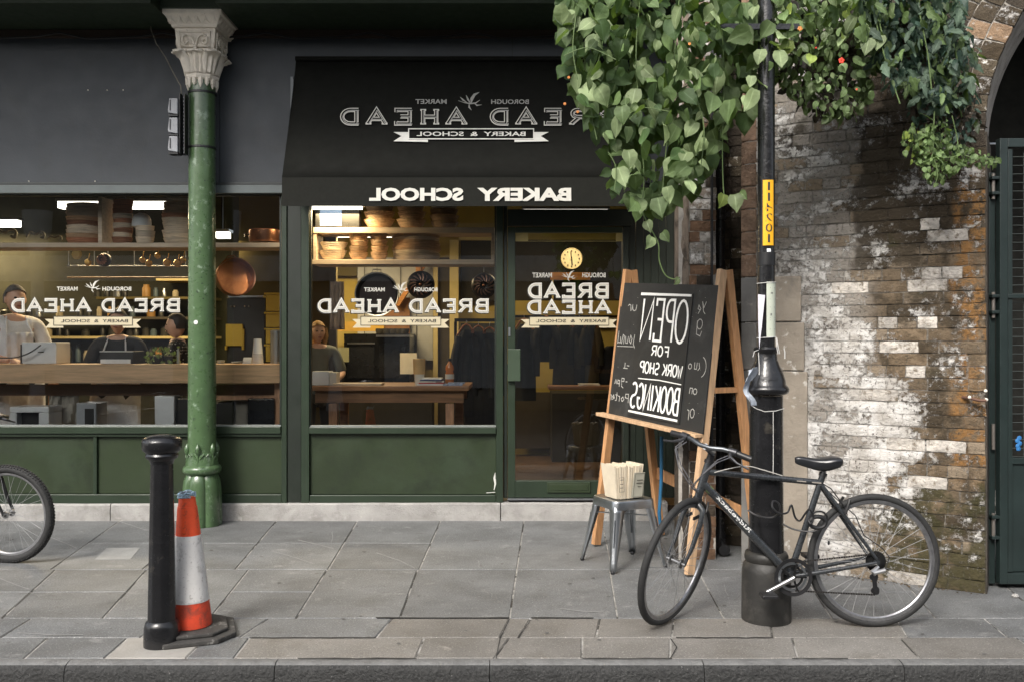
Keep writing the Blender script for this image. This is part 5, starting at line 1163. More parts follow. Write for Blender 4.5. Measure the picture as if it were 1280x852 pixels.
    if text:
        d = (BB-DT).normalized(); up2 = Vector((d.z, 0, -d.x)); 
        if up2.z < 0: up2 = -up2
        n0 = Vector((0, -1, 0))
        def tf(x, y, o):
            an = y/.0222; return T(DT+d*x+(up2*math.sin(an)+n0*math.cos(an))*(.0222+o))
        f = Flat(); f.font(text, .09, .016, .345, -.012, .02, mirror=True); 
        # dense glyph outline is fine on the tube: it only spans the flank
        f.build('frame_lettering', mat('frame_print', (.62, .62, .6), .5), bk, tf, .0006, local=True)
        wrp = Flat(); wrp.rect(.03, -.018, .055, .020); wrp.build('green_sticker', mat('lime_sticker', (.20, .30, .05), .5), bk, tf, .0004, local=True)
        n2 = (TT-SC).normalized()
        def tf2(x, y, o): an = y/.0166; return T(SC+n2*(.18-x)+(Vector((0, 0, 1))*math.sin(an)+n0*math.cos(an))*(.0166+o))
        for q in (0.05, .13): 
            g = Flat(); g.rect(q, -.004, q+.05, .002); g.build('frame_decal', mat('decal_grey', (.3, .27, .24), .5), bk, tf2, .0006, local=True)
    return bk
bike = bicycle((1.903, 4.672, 0), 1, 'dark grey bicycle with a turned front wheel, chained against the black lamp post', R(52), -1, text='Ridgeback', lean=R(1.2))
bike2 = bicycle((-4.46, 6.02, 0), 1, 'bicycle at the left edge of the picture showing only its knobbly front wheel', R(8), 1, wr=.332, knobby=True, cables=False, frame=mat('bike_black', (.012, .012, .012), .35, coat=.3))
# coiled lock
yl = 4.62
pts = [W(935, 637, 4.68), W(945, 643, 4.66), W(958, 646, 4.65), W(968, 645, 4.64), W(975, 638, 4.62), W(973, 628, 4.62), W(966, 626, 4.62), W(966, 634, 4.6), W(974, 641, 4.6), W(984, 640, 4.62), W(988, 632, 4.62), W(990, 632, 4.62), W(994, 646, 4.62), W(1000, 650, 4.62), W(1006, 642, 4.60), W(1012, 636, 4.58), W(1017, 645, 4.58), W(1014, 654, 4.58), W(1011, 648, 4.60), W(1018, 640, 4.62), W(1028, 639, 4.62), W(1034, 646, 4.62), W(1033, 654, 4.62)]
def smooth(pts, k=5):
    out = []
    for i in range(len(pts)-1):
        p0, p1, p2, p3 = pts[max(i-1, 0)], pts[i], pts[i+1], pts[min(i+2, len(pts)-1)]
        for j in range(k):
            t = j/k; out.append(.5*((2*p1)+(p2-p0)*t+(2*p0-5*p1+4*p2-p3)*t*t+(3*p1-p0-3*p2+p3)*t**3))
    return out+[pts[-1]]
lock = thing('coil_lock', 'black coiled cable lock looped round the lamp post and the bicycle frame', 'cable lock', W(1000, 645, 4.62))
MB().tube(smooth(pts), .0052, 8).build('lock_coil', BLKPL, lock, smooth=True)
MB().tube(smooth([W(978, 654, 4.66), W(990, 660, 4.64), W(1004, 663, 4.62), (W(1018, 663, 4.6)), W(1030, 657, 4.6)]), .0048, 8).build('lock_cable', BLKPL, lock, smooth=True)
ll = smooth([W(1018+10*math.cos(R(a))+4, 652+7*math.sin(R(a)), 4.60) for a in range(0, 361, 40)]); MB().tube(ll, .011, 8).build('lock_head', BLKPL, lock, smooth=True)
o = MB().tube(smooth([W(893, 590, 4.66), W(912, 585, 4.65), W(934, 582, 4.64), W(955, 587, 4.64), W(978, 594, 4.64)]), .0025, 6).build('pale_cable', mat('cable_pale', (.45, .43, .40), .5), smooth=True); tag(o, 'thin pale cable arching above the bicycle top tube', 'cable')
# ------------------------------------------------------------------ hanging plants
def leaf_verts(kind, seed):
    r = random.Random(seed)
    if kind == 'bean':
        prof = [(0, 0), (.10, .27), (.26, .40), (.45, .40), (.65, .30), (.84, .13), (1.0, 0)]
    elif kind == 'small':
        prof = [(0, 0), (.15, .24), (.4, .34), (.65, .28), (.85, .14), (1.0, 0)]
    else:
        prof = [(0, 0), (.12, .12), (.3, .24), (.42, .15), (.55, .22), (.72, .14), (.85, .10), (1.0, 0)]
    vs = []; curl = r.uniform(.08, .3); fold = r.uniform(.1, .35)
    for (t, w_) in prof:
        y0 = curl*t*t; a = r.uniform(.92, 1.08)
        heart = .10*(w_ > 0 and t < .15)
        for q in (-1, -.5, 0, .5, 1):
            vs.append((q*w_*a, y0+fold*abs(q)*w_*-.6+.04*math.sin(6*t+q*2+seed), -t+(heart if abs(q) > .4 else 0)))
    fs = [(i*5+j, i*5+j+1, (i+1)*5+j+1, (i+1)*5+j) for i in range(len(prof)-1) for j in range(4)]
    return vs, fs
LV = {}
def leaf_mesh(kind, m, v):
    k = (kind, m.name, v)
    if k not in LV:
        mb = MB(); mb.add(*leaf_verts(kind, v)); me = mb.mesh('leaf', m, smooth=True); LV[k] = me
        at_ = me.attributes.new('vein', 'FLOAT', 'POINT'); at_.data.foreach_set('value', [1.0 if i % 5 == 2 else 0.0 for i in range(len(me.vertices))])
    return LV[k]
from mathutils import Euler
def inpoly(x, y, P):
    c = False
    for i in range(len(P)):
        (x1, y1), (x2, y2) = P[i], P[i-1]
        if (y1 > y) != (y2 > y) and x < (x2-x1)*(y-y1)/(y2-y1)+x1: c = not c
    return c
def foliage(par, P, nfront, nback, kind, mats, bm_, size, Yr, rng, dens=None, tilt=.5):
    xs = [p[0] for p in P]; ys = [p[1] for p in P]; k = 0; back = {}
    while k < nfront+nback:
        x, y = rng.uniform(min(xs), max(xs)), rng.uniform(min(ys), max(ys))
        if not inpoly(x, y, P): continue
        if dens and rng.random() > dens(x, y): continue
        fr = k < nfront; s = size*rng.uniform(.5, 1.3)
        c0, c1 = (Yr[0], Yr[0]+(Yr[1]-Yr[0])*.6) if fr else (Yr[0]+(Yr[1]-Yr[0])*.4, Yr[1])
        # roundness: closer to the middle means nearer to the viewer
        p = W(x, y-s/rng.uniform(1.5, 2.2)*200*.3, rng.uniform(c0, c1))
        e = Euler((rng.gauss(-.25, tilt), rng.gauss(0, .55), rng.gauss(0, .9)), 'XYZ')
        m = rng.choice(mats)
        if fr:
            o = bpy.data.objects.new('leaf', leaf_mesh(kind, m, rng.randrange(6))); COL.objects.link(o); o.parent = par; o.location = p-origin_of(par)
            o.rotation_euler = e; o.scale = (s, s, s)
        else:
            mb = MB(); mb.add(*leaf_verts(kind, rng.randrange(6))); M_ = Matrix.Translation(p) @ e.to_matrix().to_4x4() @ Matrix.Scale(s, 4)
            back.setdefault(bm_[rng.randrange(len(bm_))].name, MB()).add([M_ @ v for v in mb.v], mb.f)
        k += 1
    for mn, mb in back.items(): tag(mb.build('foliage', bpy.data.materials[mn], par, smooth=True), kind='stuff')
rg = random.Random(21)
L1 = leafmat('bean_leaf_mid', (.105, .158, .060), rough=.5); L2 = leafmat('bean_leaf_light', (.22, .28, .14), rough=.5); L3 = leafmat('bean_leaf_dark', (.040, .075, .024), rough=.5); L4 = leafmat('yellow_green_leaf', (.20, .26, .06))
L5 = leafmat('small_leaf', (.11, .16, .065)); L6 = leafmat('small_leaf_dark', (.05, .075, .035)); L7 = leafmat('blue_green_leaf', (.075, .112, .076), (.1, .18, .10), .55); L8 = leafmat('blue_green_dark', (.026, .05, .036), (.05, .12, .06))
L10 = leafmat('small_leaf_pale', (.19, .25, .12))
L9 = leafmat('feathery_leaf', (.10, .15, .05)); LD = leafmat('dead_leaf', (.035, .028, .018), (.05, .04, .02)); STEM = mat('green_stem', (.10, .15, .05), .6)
def basket(par, c, r):
    mb = MB(); mb.lathe([(r*.35, -.22), (r*.7, -.17), (r*.95, -.07), (r, 0), (r*.9, .01)], c, 24); mb.build('basket_liner', mat('coir_liner', (.06, .045, .03), .95, var=.4, bump=1), par, smooth=True)
    mb = MB()
    for i in range(12):
        a = 2*math.pi*i/12; mb.tube([Vector(c)+Vector((math.cos(a)*r*q, math.sin(a)*r*q, z)) for q, z in ((.36, -.225), (.72, -.175), (.97, -.07), (1.02, 0))], .004, 5)
    mb.build('basket_wires', BLKPL, par)
bean = thing('climbing_bean_plant', 'big hanging bean plant with broad heart shaped leaves spilling over the awning end', 'hanging plant', (1.0, 5.0, 3.6))
basket(bean, (1.02, 5.2, 3.72), .26)
PB = [(702,-40),(694,20),(700,60),(708,92),(716,118),(742,140),(738,180),(752,205),(768,240),(800,262),(832,262),(862,240),(892,212),(900,180),(922,150),(945,150),(952,120),(948,-40)]
def dB(x, y):
    return 1.0 if y < 190 else .85-(y-190)/300
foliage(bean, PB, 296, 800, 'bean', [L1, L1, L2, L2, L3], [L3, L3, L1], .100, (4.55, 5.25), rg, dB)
def stem(par, pts, r=.0035): MB().tube(smooth(pts), r, 6).build('stem', STEM, par, smooth=True)
for pts in ([(760, 0), (752, 60), (738, 120), (746, 175)], [(850, -10), (842, 80), (835, 160), (828, 240)], [(800, 0), (795, 70), (800, 150), (805, 220), (803, 262), (813, 285), (823, 305), (824, 325), (831, 343), (841, 349), (850, 347)], [(900, 0), (905, 90), (903, 180), (905, 245), (912, 255)]):
    stem(bean, [W(x, y, 4.85) for x, y in pts])
for (x, y, s, rz, mm) in ((797, 262, .07, .3, L1), (808, 276, .07, -.6, L2), (815, 296, .08, .9, L2), (828, 290, .07, -1.0, L1), (848, 348, .05, 1.3, L2), (905, 243, .085, .7, L4), (918, 243, .10, -.2, L2), (925, 240, .06, -1.2, L1)):
    o = bpy.data.objects.new('leaf', leaf_mesh('bean', mm, 2)); COL.objects.link(o); o.parent = bean; o.location = W(x, y, 4.8)-origin_of(bean); o.rotation_euler = (-.3, rz*.6, rz*.5); o.scale = (s, s, s)
FL = mat('red_flower', (.70, .05, .02), .6)
def flower(par, px, py, Y, m, s=.022):
    mb = MB(); c = W(px, py, Y)
    for i in range(5):
        a = 2*math.pi*i/5+px; mb.ball(c+Vector((math.cos(a)*s*.6, 0, math.sin(a)*s*.6)), s*.55, 6, (1, .4, 1))
    mb.build('flower', m, par, smooth=True)
OFL = mat('orange_flower', (.55, .20, .04), .6)
for x, y in ((711, 97), (862, 55), (722, 140), (706, 130)): flower(bean, x, y, 4.55, OFL, .007)
pl2 = thing('flowering_basket_plant', 'small leaved hanging plant with tiny red flowers right of the lamp post', 'hanging plant', (2.0, 5.1, 3.2))
basket(pl2, (1.93, 5.35, 3.30), .22)
PA = [(958,-30),(960,60),(968,95),(985,115),(1005,140),(1035,150),(1065,148),(1085,125),(1096,95),(1110,55),(1100,-30)]
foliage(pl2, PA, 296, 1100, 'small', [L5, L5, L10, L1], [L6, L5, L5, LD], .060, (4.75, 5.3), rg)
for x, y in ((1052, 76), (1071, 112), (1020, 60)): flower(pl2, x, y, 4.72, FL, .005 if x != 1052 else .015)
flower(pl2, 1000, 36, 4.7, OFL, .012)
bn2 = thing('trailing_bean_shoots', 'broad pale bean leaves trailing over the small leaved basket beside the post', 'climbing plant', (1.8, 4.9, 3.4))
foliage(bn2, [(945,-20),(950,75),(975,85),(1010,85),(1060,45),(1130,30),(1130,-20)], 46, 20, 'bean', [L1, L2, L2, L4], [L1, L3], .088, (4.65, 4.9), rg)
for pts in ([(705, 70), (735, 60), (770, 75)], [(780, 150), (800, 135), (838, 140)], [(760, 190), (770, 210), (768, 238)], [(870, 120), (880, 160), (876, 210)], [(720, 20), (716, 60), (722, 100)]): stem(bean, [W(x, y, 4.62) for x, y in pts], .0028)
for (x, y, s) in ((1086, 48, .10), (1100, 44, .09), (940, 95, .07), (934, 120, .08), (952, 62, .09)):
    o = bpy.data.objects.new('leaf', leaf_mesh('bean', L2, 3)); COL.objects.link(o); o.parent = bn2; o.location = W(x, y, 4.7)-origin_of(bn2); o.rotation_euler = (-.3, .2, (x % 7-3)*.15); o.scale = (s, s, s)
pl3 = thing('tomato_basket_plant', 'dark blue green tomato plant hanging in front of the arch bricks', 'hanging plant', (2.35, 5.0, 3.3))
basket(pl3, (2.32, 5.12, 3.30), .2)
PC = [(1070,-30),(1082,40),(1092,75),(1112,100),(1150,125),(1170,140),(1205,130),(1220,95),(1216,50),(1200,15),(1195,-30)]
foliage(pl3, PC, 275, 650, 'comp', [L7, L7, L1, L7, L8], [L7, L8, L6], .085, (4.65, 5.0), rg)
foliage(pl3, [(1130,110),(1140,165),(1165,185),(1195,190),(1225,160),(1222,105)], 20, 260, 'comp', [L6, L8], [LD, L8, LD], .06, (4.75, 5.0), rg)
for pts in ([(1090, 0), (1100, 50), (1115, 100), (1125, 130)], [(1150, 20), (1160, 70), (1165, 120)], [(1095, -5), (1098, 20), (1102, 40)]): stem(pl3, [W(x, y, 4.7) for x, y in pts])
pl4 = thing('trailing_herb', 'feathery green trailing stems hanging lowest beside the orange bricks', 'trailing plant', (2.5, 4.8, 2.6))
PD = [(1143,170),(1150,200),(1158,225),(1172,232),(1190,215),(1215,208),(1245,208),(1248,196),(1225,185),(1190,178),(1185,150),(1165,150)]
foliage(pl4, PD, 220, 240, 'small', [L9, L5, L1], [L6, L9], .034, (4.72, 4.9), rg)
for pts in ([(1168, 140), (1167, 165), (1166, 190), (1162, 205)], [(1190, 145), (1196, 170), (1200, 190), (1215, 197), (1243, 200)], [(1150, 205), (1170, 197), (1188, 197), (1206, 192)], [(1168, 200), (1172, 218), (1168, 234)]): stem(pl4, [W(x, y, 4.75) for x, y in pts], .003)
foliage(pl4, [(1123,170),(1135,200),(1150,205),(1158,175),(1145,150)], 40, 30, 'small', [L4, L9], [L6], .04, (4.8, 4.9), rg)

# ------------------------------------------------------------------ inside the bakery
room = thing('bakery_interior', 'dim yellow walled bakery room seen through the shop windows', 'room', (-1.5, 9.5, .1))
def pb(px0, px1, py0, py1, Y, d, m, nm, par, bev=0, sm=False): return MB().pbox(px0, px1, py0, py1, Y, Y+d).build(nm, m, par, bev=bev, smooth=sm)
YWALL_DIM = mat('olive_wall', (.10, .078, .022), .85, var=.2, scale=1.5)  # yellow wall paint darkened, its poor light put into the colour
MB().box(-8, 2.6, 7.60, 12.6, -.05, .10).build('floor', mat('interior_floor', (.10, .06, .035), .5, var=.3), room)
MB().box(-8, 2.6, 7.60, 12.6, 3.42, 3.5).build('ceiling', mat('interior_ceiling', (.20, .17, .10), .9), room)
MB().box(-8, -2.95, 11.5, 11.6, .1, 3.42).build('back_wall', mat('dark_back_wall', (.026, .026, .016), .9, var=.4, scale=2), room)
MB().box(-2.95, -1.9, 9.6, 9.68, .1, 3.42).build('side_wall', YWALL_DIM, room)
MB().box(-2.2, 2.6, 11.0, 11.1, .1, 3.42).build('yellow_wall', YWALL, room)
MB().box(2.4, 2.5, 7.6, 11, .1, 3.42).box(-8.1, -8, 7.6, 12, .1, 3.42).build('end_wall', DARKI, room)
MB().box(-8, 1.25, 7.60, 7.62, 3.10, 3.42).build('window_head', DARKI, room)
# features on the walls, each with depth
def wbox(px0, px1, py0, py1, Y, d, m, nm): return pb(px0, px1, py0, py1, Y, d, m, nm, room)
wbox(447, 541, 322, 450, 10.9, .05, PANW, 'grey_boarded_panel'); wbox(541.5, 547, 322, 533, 10.86, .08, YWOOD, 'cream_post'); wbox(562, 573, 300, 450, 10.8, .12, YWOOD, 'cream_post')
wbox(547.5, 561.5, 322, 533, 10.92, .05, mat('brown_board', (.055, .045, .03), .8), 'brown_board')
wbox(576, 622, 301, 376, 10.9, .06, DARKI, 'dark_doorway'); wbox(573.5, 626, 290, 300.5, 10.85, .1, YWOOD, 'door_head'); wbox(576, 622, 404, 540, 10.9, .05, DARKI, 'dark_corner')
for a, b_ in ((455, 470), (500, 515), (520, 535)): wbox(a, a+1, 323, 449, 10.885, .012, mat('board_gap', (.12, .12, .11), .9), 'board_seam')
mb = MB(); mb.bar(W(497, 382, 10.75), W(536, 322, 10.75), .05, .10, up=(0, 1, 0)).bar(W(523, 322, 10.7), W(523, 345, 10.7), .06, .08, up=(0, 1, 0)); mb.build('stair_rail', woodmat('orange_wood', (.38, .16, .035)), room)
wbox(390, 446, 322, 345, 10.9, .05, YWALL_DIM, 'olive_panel'); wbox(400, 480, 402, 414, 10.6, .1, mat('gold_shelf', (.50, .30, .05), .6), 'lit_shelf')  # back shelf in a plain gold colour
OV = mat('oven_black', (.006, .006, .006), .3, spec=.3)
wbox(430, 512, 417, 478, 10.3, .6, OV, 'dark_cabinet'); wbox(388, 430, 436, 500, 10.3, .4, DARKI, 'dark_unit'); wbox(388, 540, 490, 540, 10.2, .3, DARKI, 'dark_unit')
wbox(470, 512, 418.5, 421, 10.2, .4, STEEL, 'oven_tray'); wbox(434, 468, 428, 430, 10.27, .03, STEEL, 'oven_handle'); wbox(474, 508, 430, 472, 10.285, .014, mat('gloss_black', (.012, .013, .016), .2), 'oven_window'); wbox(434, 468, 432, 472, 10.285, .014, mat('gloss_black', (.012, .013, .016), .2), 'oven_window')
wbox(500, 521, 441, 467, 10.2, .02, PAPER, 'pinned_paper'); wbox(418, 436, 434, 452, 10.2, .02, mat('green_paper', (.30, .30, .18), .8), 'pinned_paper')
for x_ in (476, 483, 492, 499, 505): MB().lathe([(.05, 0), (.065, .05), (.06, .07)], W(x_, 418, 10.5), 12).build('stacked_dish', DARKI, room, smooth=True)
wbox(480, 512, 372, 420, 10.82, .05, mat('brown_door', (.22, .10, .03), .7), 'brown_panel')
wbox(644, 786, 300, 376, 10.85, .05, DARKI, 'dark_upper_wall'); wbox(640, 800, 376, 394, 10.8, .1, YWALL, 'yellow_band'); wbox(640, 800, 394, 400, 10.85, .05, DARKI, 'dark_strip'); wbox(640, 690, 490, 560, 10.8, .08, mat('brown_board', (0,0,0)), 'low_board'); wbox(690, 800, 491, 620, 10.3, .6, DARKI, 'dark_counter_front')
wbox(688, 738, 340.5, 350, 10.7, .05, mat('orange_wood', (0,0,0)), 'wooden_beam'); wbox(690, 692, 350, 376, 10.7, .05, YWOOD, 'thin_post')
# back shelves of the kitchen
for y, a, b_, c in ((348, 195, 262, YWOOD), (371, 120, 262, YWALL_DIM), (420, 60, 262, YWOOD), (396, -80, 262, mat('brown_board', (0,0,0)))): wbox(a, b_, y, y+3, 11.0, .45, c, 'back_shelf')
rng2 = random.Random(9)
CT = [mat('tin_dark', (.05, .05, .045), .4, .5), mat('tin_amber', (.30, .16, .04), .5), mat('tin_blue', (.06, .09, .11), .5), mat('tin_cream', (.35, .30, .2), .6), BLKPL, STEEL]
ORD = ['first', 'second', 'third', 'fourth', 'fifth', 'sixth', 'seventh', 'eighth', 'ninth', 'tenth', 'eleventh', 'twelfth', 'thirteenth', 'fourteenth', 'fifteenth', 'sixteenth', 'seventeenth', 'eighteenth', 'nineteenth', 'twentieth']+['%dth' % i for i in range(21, 40)]
for row_, (yb, xs_, hh) in zip(('top', 'second', 'third', 'lowest'), ((371, range(122, 262, 12), 16), (396, range(-70, 262, 13), 17), (420, range(62, 262, 11), 15), (452, range(-60, 262, 13), 22))):
    cnt = 0
    for x in xs_:
        if rng2.random() < .22: continue
        p = W(x+rng2.uniform(-2, 2), yb, 11.15); h = hh*rng2.uniform(.5, 1)/100; r = rng2.uniform(.03, .055)
        o = MB().lathe([(r, 0), (r, h*.7), (r*.7, h*.85), (r*.7, h)], p, 10).build('storage_jar', rng2.choice(CT), smooth=True); tag(o, '%s jar, %s from the left on the %s back shelf of the kitchen' % (o.data.materials[0].name.replace('tin_', '').replace('_', ' ').replace('black plastic', 'black').replace('brushed ', ''), ORD[cnt], row_), 'jar', 'jars on the back shelves'); cnt += 1
WARM = (1, .74, .40)
LAMP = mat('lit_tube', (1, 1, 1), .5, emit=(1, .93, .78, 2.6))
def lamp(px0, px1, py0, py1, Y, label, en, dep=.12):
    t = thing('ceiling_light', label, 'ceiling light', W((px0+px1)/2, py0, Y), group=None)
    a = W(px0, py1, Y); b = W(px1, py0, Y)
    MB().box(a.x, b.x, Y, Y+dep, a.z, b.z).build('diffuser', LAMP, t); MB().box(a.x-.02, b.x+.02, Y-.01, Y+dep+.02, b.z+.001, b.z+.03).build('lamp_housing', STEEL, t)
    MB().box((a.x+b.x)/2-.01, (a.x+b.x)/2+.01, Y+.03, Y+.05, b.z+.031, 3.42).build('hanger', BLKPL, t)
    ld = bpy.data.lights.new('lamp_light', 'AREA'); ld.shape = 'RECTANGLE'; ld.size = max(.3, b.x-a.x); ld.size_y = .2; ld.energy = en; ld.color = WARM
    lo = bpy.data.objects.new('lamp_light', ld); COL.objects.link(lo); lo.parent = t; lo.location = Vector(((a.x+b.x)/2, Y+.06, a.z-.02))-t.location
lamp(72, 236, 252, 260, 9.6, 'long lit ceiling light behind the basket stacks in the left window', 48)
lamp(-80, 20, 275, 283, 11.0, 'lit ceiling light far back at the left end of the kitchen', 34)
lamp(268, 284, 290, 297, 9.5, 'short lit ceiling light just right of the green column', 3)
lamp(389, 452, 258, 261.3, 7.64, 'lit ceiling light above the upper shelf of the middle window', 9, .05)
lamp(398, 488, 293, 295.5, 9.7, 'lit ceiling light glimpsed behind the wooden bowls', 22)
lamp(655, 760, 262, 268, 9.6, 'ceiling light above the coat rail behind the door', 9)

# window shelves
def shelf(nm, label, Y, px0, px1, py0, py1, posts=(), d=.30):
    t = thing(nm, label, 'shelf', W((px0+px1)/2, py1, Y)); pb(px0, px1, py0, py1, Y, d, SHELFW, 'shelf_board', t, .003)
    for (a, b_, c, e) in posts: pb(a, b_, c, e, Y+.01, d-.02, SHELFW, 'shelf_upright', t, .002)
    return t
shelf('kitchen_shelf', 'long wooden shelf across the left window carrying basket stacks', 7.78, -300, 352, 303.5, 309.5, ((122.5, 127.5, 246, 303.4),))
shelf('display_shelf', 'upper wooden shelf of the middle window carrying wide baskets', 7.78, 391.5, 618, 284.5, 291.5, ((391.5, 395.5, 291.6, 324.4), (614, 618, 291.6, 324.4)))
shelf('display_shelf', 'lower wooden shelf of the middle window carrying bowls', 7.781, 390, 618, 324.5, 330.5)
# stacks of proving baskets
CM = [CANE, CANER, CANEW]
def basket_stack(label, px0, px1, ytop, ybot, Y, nb, seed, group, mats, oval=False, taper=.9, cat='basket stack'):
    r = random.Random(seed); t = thing('basket_stack', label, cat, W((px0+px1)/2, ybot, Y), group=group)
    a = W(px0, ybot, Y); b = W(px1, ytop, Y); R0 = (b.x-a.x)/2; H = b.z-a.z; cx = (a.x+b.x)/2; h = H/nb
    for i in range(nb):
        z = a.z+h*i; rr = R0*r.uniform(.93, 1.0); m = r.choice(mats); q = taper if i else taper*.92
        prof = []; K = 5
        for k in range(K+1):
            u = k/K; rad = rr*(q+(1-q)*u**.6); prof += [(rad-.004, z+h*1.12*u), (rad+.003, z+h*1.12*(u+.45/K))]
        prof.append((rr*.8, z+h*1.1)); ox = r.uniform(-.006, .006); tl = r.uniform(-.03, .03)
        mb = MB().lathe([(rad, zz-z) for rad, zz in prof], (0, 0, 0), 28, fr=(lambda t_, h_: 1+.25*math.cos(2*t_)) if oval else None)
        mb.xf(lambda v: Vector((cx+ox+v.x, Y+R0*.9+v.y*.9, z+v.z+v.x*tl))); mb.build('proving_basket', m, t, smooth=False)
    return t
KG = 'stacked proving baskets in the left window'
basket_stack('wide stack of red and cream cane baskets left of the shelf upright', 73, 120, 254, 303, 7.80, 9, 1, None, [CANER, CANEW, CANE])
basket_stack('narrow tall stack of cane baskets just right of the shelf upright', 136, 161, 250, 303, 7.82, 9, 2, None, [CANER, CANEW])
basket_stack('white bowl resting upside down on more pale bowls beside the narrow stack', 165, 189, 283, 303, 7.82, 3, 3, None, [CANEW], cat='bowl stack')
t = thing('upturned_bowl', 'rounded white bowl on top of the pale bowl stack', 'bowl', W(177, 283, 7.9)); p = W(177, 284, 7.92)
MB().lathe([(.082, 0), (.083, .03), (.078, .07), (.06, .105), (.03, .122), (.001, .125)], p, 24).build('bowl_body', WPLAS, t, smooth=True)
basket_stack('broad stack of pale and red cane baskets partly behind the green column', 196, 240, 252, 303, 7.80, 10, 4, None, [CANEW, CANER, CANE])
basket_stack('wide pair of cane baskets first on the upper middle shelf', 451, 491, 256, 284.4, 7.80, 3, 5, None, [CANE], taper=.62)
basket_stack('middle pair of cane baskets on the upper middle shelf', 493, 531, 256, 284.4, 7.80, 3, 6, None, [CANE], taper=.66)
basket_stack('rightmost nest of rough cane baskets on the upper middle shelf', 536, 573, 254, 284.4, 7.80, 4, 7, None, [CANE, CANEW], taper=.72)
basket_stack('single shallow pale bowl at the left of the lower middle shelf', 395, 432, 304, 324.3, 7.80, 2, 8, None, [CANEW], taper=.6, cat='bowl')
basket_stack('first small stack of round cane bowls on the lower middle shelf', 434, 459, 293, 324.3, 7.80, 4, 9, None, [CANE], taper=.68, cat='bowl stack')
basket_stack('second small stack of round cane bowls on the lower middle shelf', 461, 484, 293, 324.3, 7.80, 4, 10, None, [CANE], taper=.68, cat='bowl stack')
basket_stack('widest stack of flat cane baskets on the lower middle shelf', 486, 549, 291.6, 324.3, 7.79, 8, 11, None, [CANE, CANEW], taper=.95)
tb = thing('tablet_stand', 'black box with a blue lit screen on the upper middle shelf', 'screen', W(425, 284.4, 7.8))
pb(394, 449, 262, 284.3, 7.80, .12, BLKPL, 'screen_box', tb, .004); pb(400, 427, 262.5, 282.5, 7.793, .0065, mat('lit_screen', (.2, .28, .4), .3, emit=(.25, .38, .6, .35)), 'screen', tb)
Flat().font('Bread', 408, 271.5, 421, 277.5, .03).build('screen_text', WHITEP, tb, lambda x, y, o: W(x, y, 7.793-o), .001)
# pans
pn = thing('copper_saucepan', 'shallow copper pan standing on the shelf right of the green column', 'pan', W(331, 303, 8)); p = W(332, 303.3, 7.98)
MB().lathe([(.14, .0), (.145, .01), (.145, .105), (.150, .11), (.141, .108), (.138, .02), (.001, .015)], p, 36).build('pan_body', COPPER, pn, smooth=True)
MB().tube([W(311, 294, 7.98), W(306, 292, 7.9), W(306, 296, 7.86), W(311, 297, 7.9)], .006, 8).build('pan_handle', BLKPL, pn, smooth=True)
pn = thing('hanging_copper_pan', 'large copper pan hanging from a hook below the shelf right of the column', 'pan', W(293, 347, 8.1)); c = W(291, 349, 8.15)
rotp = Matrix.Rotation(R(32), 3, 'Z') @ Matrix.Rotation(R(-8), 3, 'X')
MB().lathe([(.002, .002), (.155, 0), (.168, -.02), (.172, -.12), (.176, -.125), (.166, -.12), (.16, -.015), (.002, -.012)], (0, 0, 0), 40, ax='y').xf(lambda v: c+rotp @ v).build('pan_body', COPPER, pn, smooth=True)
MB().tube([c+Vector((-.07, -.06, .15)), c+Vector((-.03, -.04, .205)), c+Vector((.02, -.03, .215)), c+Vector((.06, -.02, .17))], .006, 8).build('pan_handle', COPPER, pn, smooth=True)
MB().tube([c+Vector((0, -.03, .21)), c+Vector((.005, -.03, .26)), (c.x+.01, 8.0, W(0, 309.6, 7.9).z)], .004, 6).build('hook', STEEL, pn)
def roundpan(label, px, py, r, Y, ribs=False, handle=False):
    t = thing('hanging_pan' if not ribs else 'fluted_cake_tin', label, 'pan' if not ribs else 'cake tin', W(px, py, Y)); c = W(px, py, Y); r = r*Y/FPX
    DP = mat('dark_pan', (.045, .035, .035), .35, .7); TIN = mat('bundt_tin', (.30, .17, .12), .3, .85)
    if not ribs:
        MB().lathe([(.002, .03), (r*.86, .03), (r*.95, 0), (r, -.025), (r*1.03, -.03)], c, 48, ax='y', cap=False).build('pan_body', DP, t, smooth=True)
        MB().lathe([(r*.975, -.034), (r*1.03, -.038), (r*1.045, -.03), (r*1.0, -.026), (r*.975, -.034)], c, 48, ax='y', cap=False).build('pan_rim', STEEL, t, smooth=True)
    else:
        fr_ = lambda t_, h_: 1
        MB().lathe([(r*.14, -.02), (r*.2, -.05), (r*.45, -.06), (r*.8, -.04), (r, 0), (r*.98, .02), (r*.5, .02)], c, 40, ax='y').build('tin_body', mat('tin_black', (.02, .016, .014), .4, .4), t, smooth=True)
        mb = MB()
        for k in range(14):
            a = 2*math.pi*k/14; mb.tube([c+Vector((math.cos(a+q*.5)*r*(.30+.5*q), -.066+.018*q, math.sin(a+q*.5)*r*(.30+.5*q))) for q in (0, .4, .75, 1)], [.003, .007, .008, .003], 6)
        mb.build('tin_flutes', TIN, t, smooth=True); MB().ball(c+Vector((0, -.05, 0)), r*.14, 10).build('tin_hub', COPPER, t, smooth=True)
    if handle: MB().tube([c+Vector((-.04, -.02, r*.98)), c+Vector((-.035, -.02, r*1.16)), c+Vector((.035, -.02, r*1.16)), c+Vector((.04, -.02, r*.98))], .005, 8).build('pan_handle', STEEL, t, smooth=True)
    MB().tube([c+Vector((0, -.01, r*1.02)), (c.x, c.y-.01, W(0, 330.6, 7.9).z if px > 380 else W(0, 309.6, 7.9).z)], .003, 6).build('hook', STEEL, t)
roundpan('large black round pan hanging under the middle window shelf', 471.5, 368, 26.5, 8.02, handle=True)
roundpan('fluted black cake tin hanging just right of the large round pan', 526, 356, 17.5, 8.0, True)
